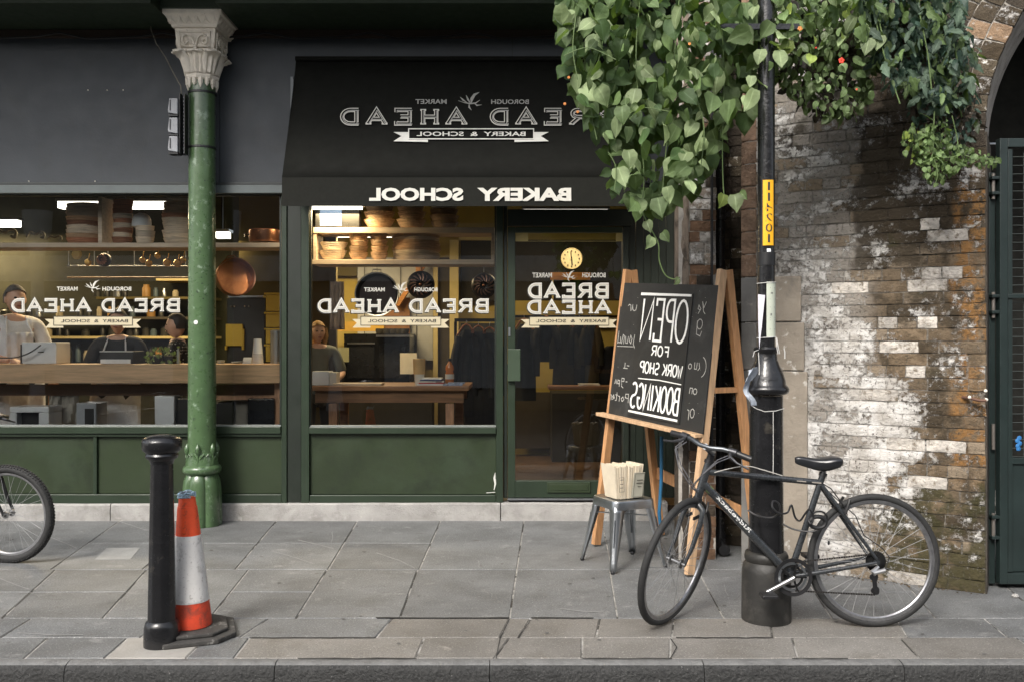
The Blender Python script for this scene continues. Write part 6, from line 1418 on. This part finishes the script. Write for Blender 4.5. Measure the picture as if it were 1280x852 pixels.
roundpan('fluted copper coloured cake tin hanging at the right edge of the middle window', 605, 357, 16, 8.0, True)
roundpan('small fluted cake tin on the utensil rail in the left window', 130, 325, 8.5, 8.5, True)
rl = thing('utensil_rail', 'thin rail hung with brass utensils across the left window', 'rail', W(160, 333, 8.55))
MB().tube([W(84, 332.5, 8.55), W(262, 333, 8.55)], .006, 8).build('rail_bar', STEEL, rl)
for x in (86, 118, 135, 168, 232): MB().tube([W(x, 310, 8.55), W(x, 332, 8.55)], .005, 6).build('rail_hanger', STEEL, rl)
MB().tube([W(84, 347, 9.0), W(262, 347, 9.0)], .008, 8).build('lower_rail', mat('tin_amber', (0,0,0)), rl)
BR = mat('brass', (.60, .38, .10), .35, .8)
for k, (x, y, s) in enumerate(((96, 318, .05), (110, 328, .035), (178, 325, .03), (186, 329, .035), (197, 320, .03), (209, 328, .04), (222, 329, .04), (229, 325, .03))):
    MB().lathe([(.002, -.02), (s*.7, -.018), (s, 0), (s*.8, .012)], W(x, y, 8.5), 16, ax='y').tube([W(x, y, 8.5), W(x+2, y-11, 8.5)], .004, 6).build('brass_utensil', BR if k != 0 else YWOOD, rl, smooth=True)
# mouldings seen above the left shelf
for i, (x, y, s) in enumerate(((5, 292, .12), (44, 294, .09), (68, 298, .07))):
    c = W(x, y, 8.9); o = MB().tube(smooth([c+Vector((s*a, 0, s*b)) for a, b in ((-1, -.2), (-.6, .3), (0, .1), (.6, .35), (1, .1), (.9, -.3), (.6, -.2))]), s*.14, 8).build('plaster_scroll', mat('grey_plaster', (.22, .22, .19), .8), smooth=True)
    tag(o, ('largest pale scroll ornament at the far left above the shelf', 'middle pale scroll ornament left of the basket stacks', 'smallest scroll ornament beside the wide basket stack')[i], 'ornament')
# counters
ct = thing('kitchen_counter', 'thick oak counter running along the left window', 'counter', W(150, 531, 7.9))
pb(-300, 351, 455, 478.5, 7.72, .36, BWOOD, 'counter_top', ct, .004); pb(-300, 351, 480, 494, 7.98, .04, woodmat('apron_board', (.12, .06, .03)), 'counter_apron', ct)
pb(268, 345, 494, 499.5, 7.9, .3, LEGW, 'low_rail', ct); 
for a in (343, 60, -150): pb(a, a+8, 478.7, 560, 7.85 if a == 343 else 8.15, .08, LEGW, 'leg', ct)
tbl = thing('work_table', 'dark wooden work table behind the middle window', 'table', W(480, 540, 8.2))
a = W(388, 488, 8.0); b = W(586, 482, 8.0); MB().box(a.x, b.x, 8.0, 8.75, a.z, b.z).build('table_top', TABW, tbl, bev=.004); MB().box(a.x+.03, b.x-.05, 8.06, 8.09, a.z-.11, a.z-.001).box(a.x+.03, b.x-.05, 8.66, 8.69, a.z-.11, a.z-.001).build('table_apron', TABW, tbl)
for x, Y in ((411, 8.06), (557, 8.06), (425, 8.62), (569, 8.62)): A = W(x, 500, Y); MB().box(A.x, A.x+.075, Y-.005, Y+.07, .1, a.z-.12+.0).build('leg', LEGW if Y < 8.5 else TABW, tbl, bev=.003)
zt2 = b.z
def onT(px, Y): return Vector(((px-640)*Y/FPX, Y, zt2+.001))
def item(nm, lab, cat, mb, m, **k): return tag(mb.build(nm, m, **k), lab, cat)
c = onT(405, 8.2); item('white_box', 'white cardboard box on the left end of the work table', 'box', MB().box(c.x-.10, c.x+.06, 8.12, 8.32, c.z, c.z+.125), WPLAS, bev=.004)
c = onT(417, 8.25); item('cream_box', 'cream carton beside the white box on the work table', 'box', MB().box(c.x-.015, c.x+.05, 8.13, 8.3, c.z, c.z+.115), PAPER, bev=.003)
c = onT(448, 8.12); item('rolling_board', 'thin pale wooden board lying on the work table', 'board', MB().box(c.x-.22, c.x+.22, 8.05, 8.25, c.z, c.z+.02), SHELFW, bev=.003)
c = onT(524, 8.15); t = thing('paper_cups', 'tall stack of kraft paper cups on the work table', 'cups', c)
MB().lathe([(.038, 0), (.05, .12), (.048, .121)], c, 20).build('cup', PAPER, t, smooth=True); MB().lathe([(.052, .10), (.058, .24), (.056, .241)], c, 20).build('cup', mat('lit_card', (.70, .45, .18), .7), t, smooth=True)  # upper cups in plain tan card
c = onT(537, 8.2); t = thing('magazine_pile', 'small pile of magazines and leaflets on the work table', 'magazines', c); cols = [WPLAS, mat('red_card', (.4, .06, .05), .6), PAPER, mat('navy_card', (.04, .06, .16), .6), WPLAS]
for i, m in enumerate(cols): MB().box(-.10+.01*i, .14-.006*i, -.1, .1, .013*i+.001, .013*i+.012).xf(lambda v: c+Matrix.Rotation(.1*(i % 3-1), 3, 'Z') @ v).build('magazine', m, t)
c = onT(571, 8.12); item('open_leaflet', 'blue and white leaflet lying at the right end of the table', 'leaflet', MB().box(c.x-.12, c.x+.05, 8.05, 8.2, c.z, c.z+.012).box(c.x-.08, c.x+.07, 8.1, 8.22, c.z+.0125, c.z+.024), mat('blue_print', (.22, .28, .42), .6, var=.9, scale=40))
c = onT(562, 8.3); t = thing('squash_bottle', 'amber drink bottle with dark cap on the work table', 'bottle', c)
MB().lathe([(.036, 0), (.04, .02), (.04, .10), (.034, .12), (.04, .14), (.036, .17), (.016, .20), (.014, .215)], c, 20).build('bottle_body', mat('amber_drink', (.60, .18, .03), .15, coat=.6), t, smooth=True)
MB().lathe([(.018, .214), (.018, .24), (.01, .242)], c, 16).build('bottle_cap', BLKPL, t); MB().lathe([(.0415, .05), (.0415, .095)], c, 20).build('bottle_label', PAPER, t)
# things on the kitchen counter
zc2 = W(0, 455, 7.72).z+.001
def onC(px, Y): return Vector(((px-640)*Y/FPX, Y, zc2))
c = onC(58, 7.95); t = thing('white_scales', 'white box shaped machine with a black cable on the left counter', 'machine', c)
MB().box(c.x-.17, c.x+.14, 7.85, 8.1, c.z, c.z+.19).build('machine_body', WPLAS, t, bev=.008); MB().box(c.x-.02, c.x+.03, 7.843, 7.849, c.z+.10, c.z+.108).build('machine_slot', INK, t)
MB().box(c.x-.172, c.x-.164, 7.84, 7.849, c.z, c.z+.17).build('machine_edge', INK, t)
MB().tube(smooth([W(-30, 446, 7.8), W(5, 447, 7.8), W(22, 446, 7.79), W(38, 440, 7.79), W(51, 431, 7.8)]), .006, 8).build('machine_cable', BLKPL, t, smooth=True)
c = onC(152, 7.95); t = thing('white_carton', 'low black tray with a white label panel on the left counter', 'tray', c)
MB().box(c.x-.145, c.x+.145, 7.85, 8.1, c.z, c.z+.11).build('tray_body', BLKPL, t, bev=.004); MB().box(c.x-.14, c.x+.125, 7.842, 7.849, c.z+.002, c.z+.04).build('tray_label', WPLAS, t); MB().box(c.x-.148, c.x+.148, 7.842, 7.849, c.z+.104, c.z+.112).build('tray_rim', WPLAS, t)
t = thing('herb_pots', 'bushy potted basil on the counter left of the green column', 'potted plant', onC(203, 7.9)); c = onC(203, 7.92)
MB().lathe([(.05, 0), (.065, .07)], c+Vector((-.06, 0, 0)), 16).lathe([(.05, 0), (.065, .07)], c+Vector((.08, 0, 0)), 16).build('pot', BLKPL, t)
foliage(t, [(182,452),(181,440),(190,434),(205,432),(218,436),(225,444),(224,453)], 70, 60, 'small', [L5, L1, L2], [L6, L3], .034, (7.78, 8.0), rg)
c = onC(322, 7.85); t = thing('cup_stack', 'stack of white takeaway cups beside the steel canister', 'cups', c)
for i in range(7): MB().lathe([(.050-.001*i, .012*i), (.052-.001*i, .012*i+.010)], c, 20).build('cup', WPLAS, t, smooth=True)
MB().lathe([(.044, .085), (.032, .22), (.001, .221)], c, 20).build('cup', WPLAS, t, smooth=True)
c = onC(346, 7.9); t = thing('steel_canister', 'tall polished steel canister at the right end of the left counter', 'canister', c); MB().lathe([(.055, 0), (.055, .28), (.05, .285)], c, 28).build('canister_body', CHROME, t, smooth=True); MB().lathe([(.057, .27), (.057, .29), (.02, .30)], c, 28).build('canister_lid', STEEL, t, smooth=True)
c = onC(308, 7.9); item('folded_card', 'small white folded card on the counter beside the cups', 'card', MB().poly([c+Vector((-.038, 0, 0)), c+Vector((.038, 0, 0)), c+Vector((.034, .03, .055)), c+Vector((-.034, .03, .055))], (0, .02, 0)), WPLAS)
c = onC(276, 7.9); item('glass_dish', 'small clear glass dish on the counter next to the green column', 'dish', MB().lathe([(.03, 0), (.036, .03), (.034, .031)], c, 16), mat('pale_glass', (.3, .32, .3), .15), smooth=True)
c = onC(296, 7.9); item('spoon_rest', 'small dark spoon rest lying on the counter', 'dish', MB().lathe([(.002, 0), (.035, .002), (.045, .014)], c, 16).tube([c+Vector((-.05, 0, .015)), c+Vector((.06, 0, .02))], .004, 6), STEEL, smooth=True)
c = onC(214, 7.8); t = thing('small_bottle', 'slim bottle with a yellow green cap among the herbs', 'bottle', c); MB().lathe([(.014, 0), (.014, .10), (.008, .12), (.008, .14)], c+Vector((.07, -.02, 0)), 12).build('bottle_body', mat('pale_glass', (0,0,0)), t, smooth=True); MB().lathe([(.012, .14), (.012, .155)], c+Vector((.07, -.02, 0)), 12).build('bottle_cap', L4, t)
# right part of the kitchen: dark machine, notice, yellow crates
c = W(306, 455, 8.6); t = thing('coffee_machine', 'big dark appliance with small lights below the hanging copper pan', 'appliance', c)
pb(283, 331, 372, 456, 8.6, .5, BLKPL, 'appliance_body', t, .01); pb(285, 329, 369.5, 371.8, 8.62, .4, STEEL, 'appliance_top', t)
for x in (289, 293, 306, 311): MB().ball(W(x, 383, 8.59), .009, 8).build('appliance_knob', STEEL, t)
t = thing('yellow_notice', 'mustard yellow notice fixed to the dark appliance', 'notice', W(293, 434, 8.58)); pb(282, 303, 405, 432, 8.56, .03, YCRATE, 'notice_panel', t, .004); pb(281, 283, 432.2, 437, 8.56, .03, YCRATE, 'notice_foot', t); pb(302, 304.5, 411, 437, 8.565, .03, YCRATE, 'notice_edge', t)
t = thing('yellow_crates', 'stack of yellow plastic crates against the kitchen wall', 'crates', W(342, 455, 8.6))
for y0, y1 in ((366, 389), (390, 409), (410, 429), (430, 452)): pb(332, 360, y0+2.5, y1, 8.6, .3, YCRATE, 'crate', t, .006); pb(330, 360, y0, y0+2.4, 8.59, .32, YCRATE, 'crate_rim', t)
# low things behind the left window
def low(nm, lab, cat, px0, px1, py0, Y, d, m, bev=.01, tp=0):
    a = W(px0, 0, Y); b = W(px1, py0, Y); h = b.z-.101
    mb = MB().box(a.x, b.x, Y, Y+d, .101, b.z)
    if tp: cx = (a.x+b.x)/2; mb.xf(lambda v: Vector((cx+(v.x-cx)*(1-tp*(b.z-v.z)/h), v.y, v.z)))
    return tag(mb.build(nm, m, bev=bev), lab, cat)
t = thing('step_stool', 'white plastic step stool with a dark opening under the counter', 'step stool', W(37, 531, 7.75))
a = W(12, 529, 7.72); b = W(61, 508, 7.72); mb = MB(); mb.box(a.x, b.x, 7.72, 7.95, b.z-.05, b.z).box(a.x, a.x+.06, 7.72, 7.95, .101, b.z-.0502).box(b.x-.09, b.x, 7.72, 7.95, .101, b.z-.0502); mb.build('stool_body', WPLAS, t, bev=.008); MB().box(a.x+.0605, b.x-.0905, 7.80, 7.9, .101, b.z-.052).build('stool_recess', BLKPL, t)
t = thing('step_stool', 'greyish white step stool partly hidden behind the hanging white cloth', 'step stool', W(107, 531, 7.8))
a = W(95, 529, 7.78); b = W(120, 503, 7.78); MB().box(a.x, b.x, 7.78, 8.0, .101, b.z).build('stool_body', mat('dull_white_plastic', (.40, .42, .45), .45), t, bev=.01); MB().box(a.x+.08, b.x-.02, 7.772, 7.779, .2, b.z-.05).build('stool_recess', BLKPL, t)
low('white_bin', 'tall tapering white bin under the counter left of the column', 'bin', 193, 218, 494.5, 7.85, .2, WPLAS, .006, .12)
low('black_bin', 'black bin standing left of the green column under the counter', 'bin', 219, 246, 497, 7.9, .25, BLKPL)
low('black_crate', 'black plastic crate just right of the green column', 'crate', 268, 291, 502, 7.95, .3, BLKPL)
low('pale_sack', 'pale grey sack sagging between two black boxes', 'sack', 288, 311, 499, 8.0, .2, mat('grey_sack', (.28, .26, .22), .9, var=.2), .03)
low('black_case', 'glossy black equipment case under the right end of the counter', 'case', 309, 343, 497.5, 7.82, .3, mat('gloss_black', (.012, .013, .016), .2), .012)
def cloth(nm, lab, px0, px1, py0, py1, Y, m, cat='cloth', seed=0):
    r = random.Random(seed); nx, ny = 14, 12; vs = []
    for j in range(ny+1):
        for i in range(nx+1):
            u, v = i/nx, j/ny; x = px0+(px1-px0)*(u*(1+.06*v)-.03*v); y = py0+(py1-py0)*v
            vs.append(W(x, y, Y+.025*math.sin(u*11+seed+v*1.5)*(.3+v)+.012*math.sin(u*23+v*5+seed)))
    o = MB().add(vs, [(j*(nx+1)+i, j*(nx+1)+i+1, (j+1)*(nx+1)+i+1, (j+1)*(nx+1)+i) for j in range(ny) for i in range(nx)]).build(nm, m, smooth=True)
    s = o.modifiers.new('s', 'SOLIDIFY'); s.thickness = .006; return tag(o, lab, cat) if lab else o
cloth('flour_sacks', 'pale flour sacking hung under the counter behind the white step stool', 62, 98, 494, 529, 8.0, mat('sacking', (.36, .34, .30), .9, var=.15), seed=3)
cloth('hanging_linen', 'pinkish linen cloth hanging under the middle shelf beside the black pan', 413, 430, 352, 412, 7.98, mat('pink_linen', (.50, .36, .25), .9, var=.15, scale=12, bump=.5, bscale=12), seed=5)
# coats
COAT = [mat('black_coat', (.012, .012, .013), .8, var=.3), mat('charcoal_coat', (.022, .022, .02), .8, var=.3), mat('olive_coat', (.045, .040, .022), .85, var=.3)]
def coat(px, ytop, ybot, wd, Y, label, mt, zrail, col=None, hang=True):
    t = thing('coat', label, 'coat', W(px, ytop, Y)); c = W(px, ytop, Y); h = (ybot-ytop)*Y/FPX; w_ = wd*Y/FPX/2; vs = []; n1, n2 = 20, 12
    for j in range(n2+1):
        v = j/n2; ww = w_*(.35+.65*min(1, (v/.16)**.6))*(1+.12*v); 
        for i in range(n1):
            a = 2*math.pi*i/n1; rr = 1+.10*math.sin(a*5+px+v*2)*min(1, v*3); vs.append(c+Vector((ww*math.cos(a)*rr, .07*math.sin(a)*rr*(.6+.4*v), -h*v)))
    MB().add(vs, [(j*n1+i, j*n1+(i+1) % n1, (j+1)*n1+(i+1) % n1, (j+1)*n1+i) for j in range(n2) for i in range(n1)]+[tuple(range(n1)), tuple(range(n2*n1, n2*n1+n1))]).build('coat_body', mt, t, smooth=True)
    for s in (-1, 1): MB().tube([c+Vector((s*w_*.75, -.02, -h*.08)), c+Vector((s*w_*1.15, -.05, -h*.35)), c+Vector((s*w_*1.2, -.06, -h*.68))], [.035, .045, .035], 10).build('sleeve', mt, t, smooth=True)
    if hang:
        MB().tube([c+Vector((-w_*.9, -.01, -h*.07)), c+Vector((-w_*.3, -.01, .04)), c+Vector((0, -.01, .06)), c+Vector((w_*.3, -.01, .04)), c+Vector((w_*.9, -.01, -h*.07))], .010, 8).build('hanger', woodmat('hanger_wood', (.38, .14, .05)), t, smooth=True)
        MB().tube([c+Vector((0, -.01, .06)), c+Vector((0, -.01, .10)), c+Vector((.01, -.01, zrail-c.z-.005))], .004, 6).build('hanger_hook', STEEL, t)
    return t
rk = thing('coat_rail', 'black coat rail behind the right half of the middle window', 'rail', W(595, 405, 9.5)); pb(568, 630, 398, 402, 9.5, .03, BLKPL, 'rail_bar', rk); pb(567.5, 571, 402.1, 540, 9.5, .03, BLKPL, 'rail_post', rk)
zr = W(0, 402, 9.5).z
for x, w_, yt, yb, i, lb in ((583, 26, 412, 520, 0, 'long black coat leftmost on the rail, on a dark hanger'), (598, 28, 414, 535, 1, 'charcoal coat second from the left on the rail'), (612, 30, 416, 530, 0, 'black coat on a reddish wooden hanger at the window edge')): coat(x, yt, yb, w_, 9.42, lb, COAT[i], zr)
rk = thing('coat_rail', 'coat rail behind the glass of the shop door', 'rail', W(710, 400, 9.7)); pb(640, 790, 397, 399.5, 9.7, .03, YWOOD, 'rail_bar', rk); zr = W(0, 399.5, 9.7).z
for x, w_, yt, yb, i, lb in ((655, 26, 405, 500, 1, 'dark coat at the left edge of the door glass'), (683, 22, 402, 452, 0, 'short black jacket second on the door rail'), (706, 26, 406, 486, 2, 'olive coat in the middle of the door rail'), (724, 18, 404, 480, 0, 'thin black coat right of the olive coat'), (738, 20, 405, 480, 2, 'brownish coat second from the right on the door rail'), (764, 30, 432, 480, 0, 'dark bulky coat at the right end behind the board')): coat(x, yt, yb, w_, 9.62, lb, COAT[i], zr, hang=yt < 420)
MB().box(0, .001, 0, .001, 0, .001)
sh = thing('door_shelf', 'narrow wooden shelf below the coats behind the door glass', 'shelf', W(725, 487, 9.3)); pb(686, 786, 482, 487, 9.3, .35, woodmat('red_shelf', (.34, .16, .07)), 'shelf_board', sh, .003); item('papers', 'white papers lying on the narrow shelf behind the door', 'papers', MB().pbox(724, 750, 479.5, 481.9, 9.35, 9.55), PAPER)
ck = thing('wall_clock', 'round cream wall clock above the mirrored words on the door', 'clock', W(714.5, 323.5, 10.2)); p = W(714.5, 323.5, 10.2)
MB().lathe([(.122, .03), (.124, -.01), (.118, -.018), (.116, -.01), (.001, -.0095)], p, 40, ax='y').build('clock_face', mat('clock_cream', (.72, .64, .42), .5), ck, smooth=True)
f = Flat()
for k in range(12): a = math.radians(30*k); f.rect(714.5+9.6*math.sin(a)-.7, 323.5-9.6*math.cos(a)-.9, 714.5+9.6*math.sin(a)+.7, 323.5-9.6*math.cos(a)+.9)
f.ribbon([(714.3, 326), (713.6, 314.5)], 1.1); f.ribbon([(714.4, 321), (715.3, 331.5)], 1.5); f.build('clock_marks', INK, ck, lambda x, y, o: W(x, y, 10.2-.019-o), .001)
MB().bar(p+Vector((0, .03, 0)), Vector((p.x, 10.84, p.z)), .03, .03).build('clock_arm', BLKPL, ck)

# ------------------------------------------------------------------ people
def eval_mesh(ob):
    dg = bpy.context.evaluated_depsgraph_get(); dg.update(); me = bpy.data.meshes.new_from_object(ob.evaluated_get(dg)); ob.modifiers.clear(); old = ob.data; ob.data = me; bpy.data.meshes.remove(old)
def skin_obj(nm, verts, edges, radii, m, par, sub=2, root=0):
    me = bpy.data.meshes.new(nm); me.from_pydata([tuple(v) for v in verts], edges, []); o = bpy.data.objects.new(nm, me); COL.objects.link(o); o.parent = par
    o.modifiers.new('k', 'SKIN').use_smooth_shade = True; s = o.modifiers.new('s', 'SUBSURF'); s.levels = sub; s.render_levels = sub
    for i, r in enumerate(radii): 
        rr = r if isinstance(r, tuple) else (r, r); me.skin_vertices[0].data[i].radius = rr
    me.skin_vertices[0].data[root].use_root = True
    eval_mesh(o); o.data.name = nm; o.data.materials.clear(); o.data.materials.append(m); return o
def person(loc, rotz, h, label, top, hairm, apron=None, arms=None, legs=INK, hair_long=False, headturn=0, cap=False, bend=0):
    t = thing('person', label, 'person', loc, rotz); k = h/1.74
    arms = arms or [[(-.19, 0, 1.41), (-.27, -.05, 1.16), (-.17, -.28, 1.12), (-.13, -.34, 1.11)], [(.19, 0, 1.41), (.27, -.05, 1.16), (.17, -.28, 1.12), (.13, -.34, 1.11)]]
    B = lambda p: Vector((p[0]*k, (p[1]-bend*max(0, p[2]-.95))*k, p[2]*k))
    V = [(0, 0, .95), (0, 0, 1.12), (0, .01, 1.30), (0, .0, 1.41), (0, -.005, 1.50), (-.10, 0, .90), (-.11, -.01, .50), (-.11, .02, .09), (-.11, -.12, .035), (.10, 0, .90), (.11, -.01, .50), (.11, .02, .09), (.11, -.12, .035)]
    Rr = [(.15, .10), (.125, .095), (.15, .105), (.12, .08), (.052, .052), .085, .058, .042, .035, .085, .058, .042, .035]
    E = [(0, 1), (1, 2), (2, 3), (3, 4), (0, 5), (5, 6), (6, 7), (7, 8), (0, 9), (9, 10), (10, 11), (11, 12)]
    for a in arms:
        n0 = len(V); V += a; Rr += [.058, .044, .031, .026]; E += [(3, n0), (n0, n0+1), (n0+1, n0+2), (n0+2, n0+3)]
    skin_obj('body', [B(v) for v in V], E, [tuple(q*k for q in r) if isinstance(r, tuple) else r*k for r in Rr], SKIN, t)
    # hands: palm and five separate fingers
    for a in arms:
        p, q = Vector(a[2]), Vector(a[3]); d = (q-p).normalized(); s = Vector((1, 0, 0)) if abs(d.x) < .8 else Vector((0, 1, 0)); s = (s-d*s.dot(d)).normalized(); dn = Vector((0, 0, -1)); dn = (dn-d*dn.dot(d)).normalized()
        HV = [q, q+d*.05]; HE = [(0, 1)]; HR = [.024, .034]
        for i, (off, ln) in enumerate(((-.030, .062), (-.011, .072), (.010, .068), (.029, .052))):
            n0 = len(HV); b0 = q+d*.075+s*off; HV += [b0, b0+d*ln*.5+dn*.012, b0+d*ln*.85+dn*.035]; HR += [.010, .009, .007]; HE += [(1, n0), (n0, n0+1), (n0+1, n0+2)]
        sg = -1 if a[0][0] > 0 else 1; n0 = len(HV); HV += [q+d*.03+s*sg*.038, q+d*.065+s*sg*.052+dn*.012]; HR += [.012, .009]; HE += [(0, n0), (n0, n0+1)]
        skin_obj('hand', [B(v) for v in HV], HE, [r*k for r in HR], SKIN, t, 1)
    # head with face
    hc = B((0, -.02, 1.615)); hm = Matrix.Rotation(headturn, 3, 'Z'); mb = MB(); vs = []; nl, nm_ = 20, 16
    for i in range(nm_+1):
        ph = math.pi*i/nm_
        for j in range(nl):
            th = 2*math.pi*j/nl; x = .077*math.sin(ph)*math.cos(th); y = .096*math.sin(ph)*math.sin(th); z = .118*math.cos(ph)
            if z < 0: x *= 1-.30*(-z/.118); y *= 1-.10*(-z/.118)
            if y < 0: 
                y *= .92
                if abs(x) < .014 and -.045 < z < .025: y -= .020*(1-(z+.04)/.07) if z > -.04 else .012
                if .008 < z < .03 and .018 < abs(x) < .048: y += .007
                if -.075 < z < -.05 and abs(x) < .028: y -= .006
            vs.append(Vector((x, y, z))*k)
    mb.add(vs, [(i*nl+j, i*nl+(j+1) % nl, (i+1)*nl+(j+1) % nl, (i+1)*nl+j) for i in range(nm_) for j in range(nl)]); H = lambda v: hc+hm @ Vector(v)
    mb.build('head', SKIN, t, smooth=True, local=True, T=H)
    for s in (-1, 1):
        MB().ball(Vector((s*.029, -.083, .015))*k, .010*k, 8, (1.3, .6, .8)).build('eye', INK, t, smooth=True, local=True, T=H)
        MB().ball(Vector((s*.078, .005, 0))*k, .026*k, 8, (.35, .7, 1.1)).build('ear', SKIN, t, smooth=True, local=True, T=H)
    MB().ball(Vector((0, -.088, -.052))*k, .020*k, 8, (1.1, .4, .3)).build('mouth', mat('lips', (.35, .12, .10), .5), t, smooth=True, local=True, T=H)
    mb = MB(); vs = []
    for i in range(10):
        ph = math.pi*.60*i/9
        for j in range(24):
            th = 2*math.pi*j/24; f_ = math.sin(th) < -.2; lim = ph if not f_ else min(ph, math.pi*(.30+.1*(1+math.sin(th))))
            rz_ = 1+.05*math.sin(th*7+i); vs.append(Vector((.086*math.sin(lim)*math.cos(th)*rz_, .010+.104*math.sin(lim)*math.sin(th)*rz_, .010+.124*math.cos(lim)))*k)
    mb.add(vs, [(i*24+j, i*24+(j+1) % 24, (i+1)*24+(j+1) % 24, (i+1)*24+j) for i in range(9) for j in range(24)])
    if hair_long:
        for s in (-1, 1): mb.tube([Vector((s*.075, .02, .05))*k, Vector((s*.088, .02, -.04))*k, Vector((s*.080, .02, -.13))*k], [.028, .032, .018], 8)
        mb.tube([Vector((0, .08, .05))*k, Vector((0, .10, -.05))*k, Vector((0, .08, -.14))*k], [.05, .06, .04], 8)
    mb.build('hair', hairm, t, smooth=True, local=True, T=H)
    # clothes follow the body
    tv = [(0, 0, .86), (0, 0, .97), (0, 0, 1.12), (0, .01, 1.30), (0, .0, 1.42)]; te = [(0, 1), (1, 2), (2, 3), (3, 4)]; tr_ = [(.175, .125), (.172, .12), (.145, .115), (.168, .125), (.115, .085)]
    for a in arms:
        n0 = len(tv); e = Vector(a[0]).lerp(Vector(a[1]), 1.0); tv += [a[0], tuple(Vector(a[0]).lerp(Vector(a[1]), .5)), tuple(e)]; tr_ += [.072, .066, .062]; te += [(4, n0), (n0, n0+1), (n0+1, n0+2)]
    skin_obj('shirt', [B(v) for v in tv], te, [tuple(q*k for q in r) if isinstance(r, tuple) else r*k for r in tr_], top, t)
    lv = [(0, 0, .97), (-.10, 0, .88), (-.11, -.01, .50), (-.11, .02, .11), (.10, 0, .88), (.11, -.01, .50), (.11, .02, .11)]
    skin_obj('trousers', [B(v) for v in lv], [(0, 1), (1, 2), (2, 3), (0, 4), (4, 5), (5, 6)], [(.16*k, .115*k)]+[x*k for x in (.10, .075, .06, .10, .075, .06)], legs, t)
    if apron:
        vs = []; n1, n2 = 14, 18
        for j in range(n2+1):
            z = 1.34-(1.34-.50)*j/n2
            for i in range(n1+1):
                u = -1+2*i/n1; hw = .11 if z > 1.15 else .11+.12*min(1, (1.15-z)/.12); x = u*hw; y = -.158*math.sqrt(max(.1, 1-(x/.30)**2))-.006*math.sin(u*9+z*8)-(.02 if z < .9 else 0); vs.append(B((x, y, z)))
        o = MB().add(vs, [(j*(n1+1)+i, j*(n1+1)+i+1, (j+1)*(n1+1)+i+1, (j+1)*(n1+1)+i) for j in range(n2) for i in range(n1)]).build('apron', apron, t, smooth=True, local=True); o.modifiers.new('s', 'SOLIDIFY').thickness = .005
        MB().tube([B((-.10, -.14, 1.33)), B((-.075, -.05, 1.47)), B((0, .07, 1.49)), B((.075, -.05, 1.47)), B((.10, -.14, 1.33))], .008, 6).build('apron_strap', apron, t, smooth=True, local=True)
    return t
GH = mat('grey_hair', (.14, .13, .12), .8, var=.5, scale=40); DH = mat('dark_hair', (.02, .015, .012), .6); BH = mat('blond_hair', (.38, .22, .07), .7, var=.3, scale=30)
DOT = mat('spotted_cloth', (.015, .015, .016), .8, var=.1)
nt_ = DOT.node_tree; vo = nt_.nodes.new('ShaderNodeTexVoronoi'); vo.inputs['Scale'].default_value = 34; vo.inputs['Randomness'].default_value = .15
mr_ = nt_.nodes.new('ShaderNodeMapRange'); mr_.inputs['From Min'].default_value = .22; mr_.inputs['From Max'].default_value = .28; mr_.inputs['To Min'].default_value = 1; mr_.inputs['To Max'].default_value = 0
mx_ = nt_.nodes.new('ShaderNodeMix'); mx_.data_type = 'RGBA'; mx_.inputs[6].default_value = (.015, .015, .016, 1); mx_.inputs[7].default_value = (.6, .6, .58, 1)
g_ = nt_.nodes.new('ShaderNodeNewGeometry'); nt_.links.new(g_.outputs['Position'], vo.inputs['Vector']); nt_.links.new(vo.outputs['Distance'], mr_.inputs[0]); nt_.links.new(mr_.outputs[0], mx_.inputs[0]); nt_.links.new(mx_.outputs[2], nt_.nodes['Principled BSDF'].inputs['Base Color'])
def at(px, Y): return ((px-640)*Y/FPX, Y, .10)
person(at(14, 8.38), R(48), 1.92, 'grey haired baker in a white short sleeved shirt working at the left counter', APRON, GH, APRON, bend=.12)
person(at(222, 8.5), R(-72), 1.66, 'dark haired woman in a black spotted top seen in profile behind the herbs', DOT, DH)
person(at(148, 8.36), R(10), 1.70, 'baker in a white apron standing behind the banner in the left window', mat('black_tee', (.018, .018, .02), .8), DH, APRON)
person(at(397, 9.1), R(25), 1.60, 'blond woman in a grey green top behind the work table', mat('grey_green_top', (.14, .15, .12), .85), BH, hair_long=True)
arms_s = [[(-.19, 0, 1.41), (-.24, -.12, 1.18), (-.10, -.30, 1.20), (-.06, -.36, 1.21)], [(.19, 0, 1.41), (.27, -.05, 1.16), (.19, -.28, 1.05), (.16, -.34, 1.04)]]
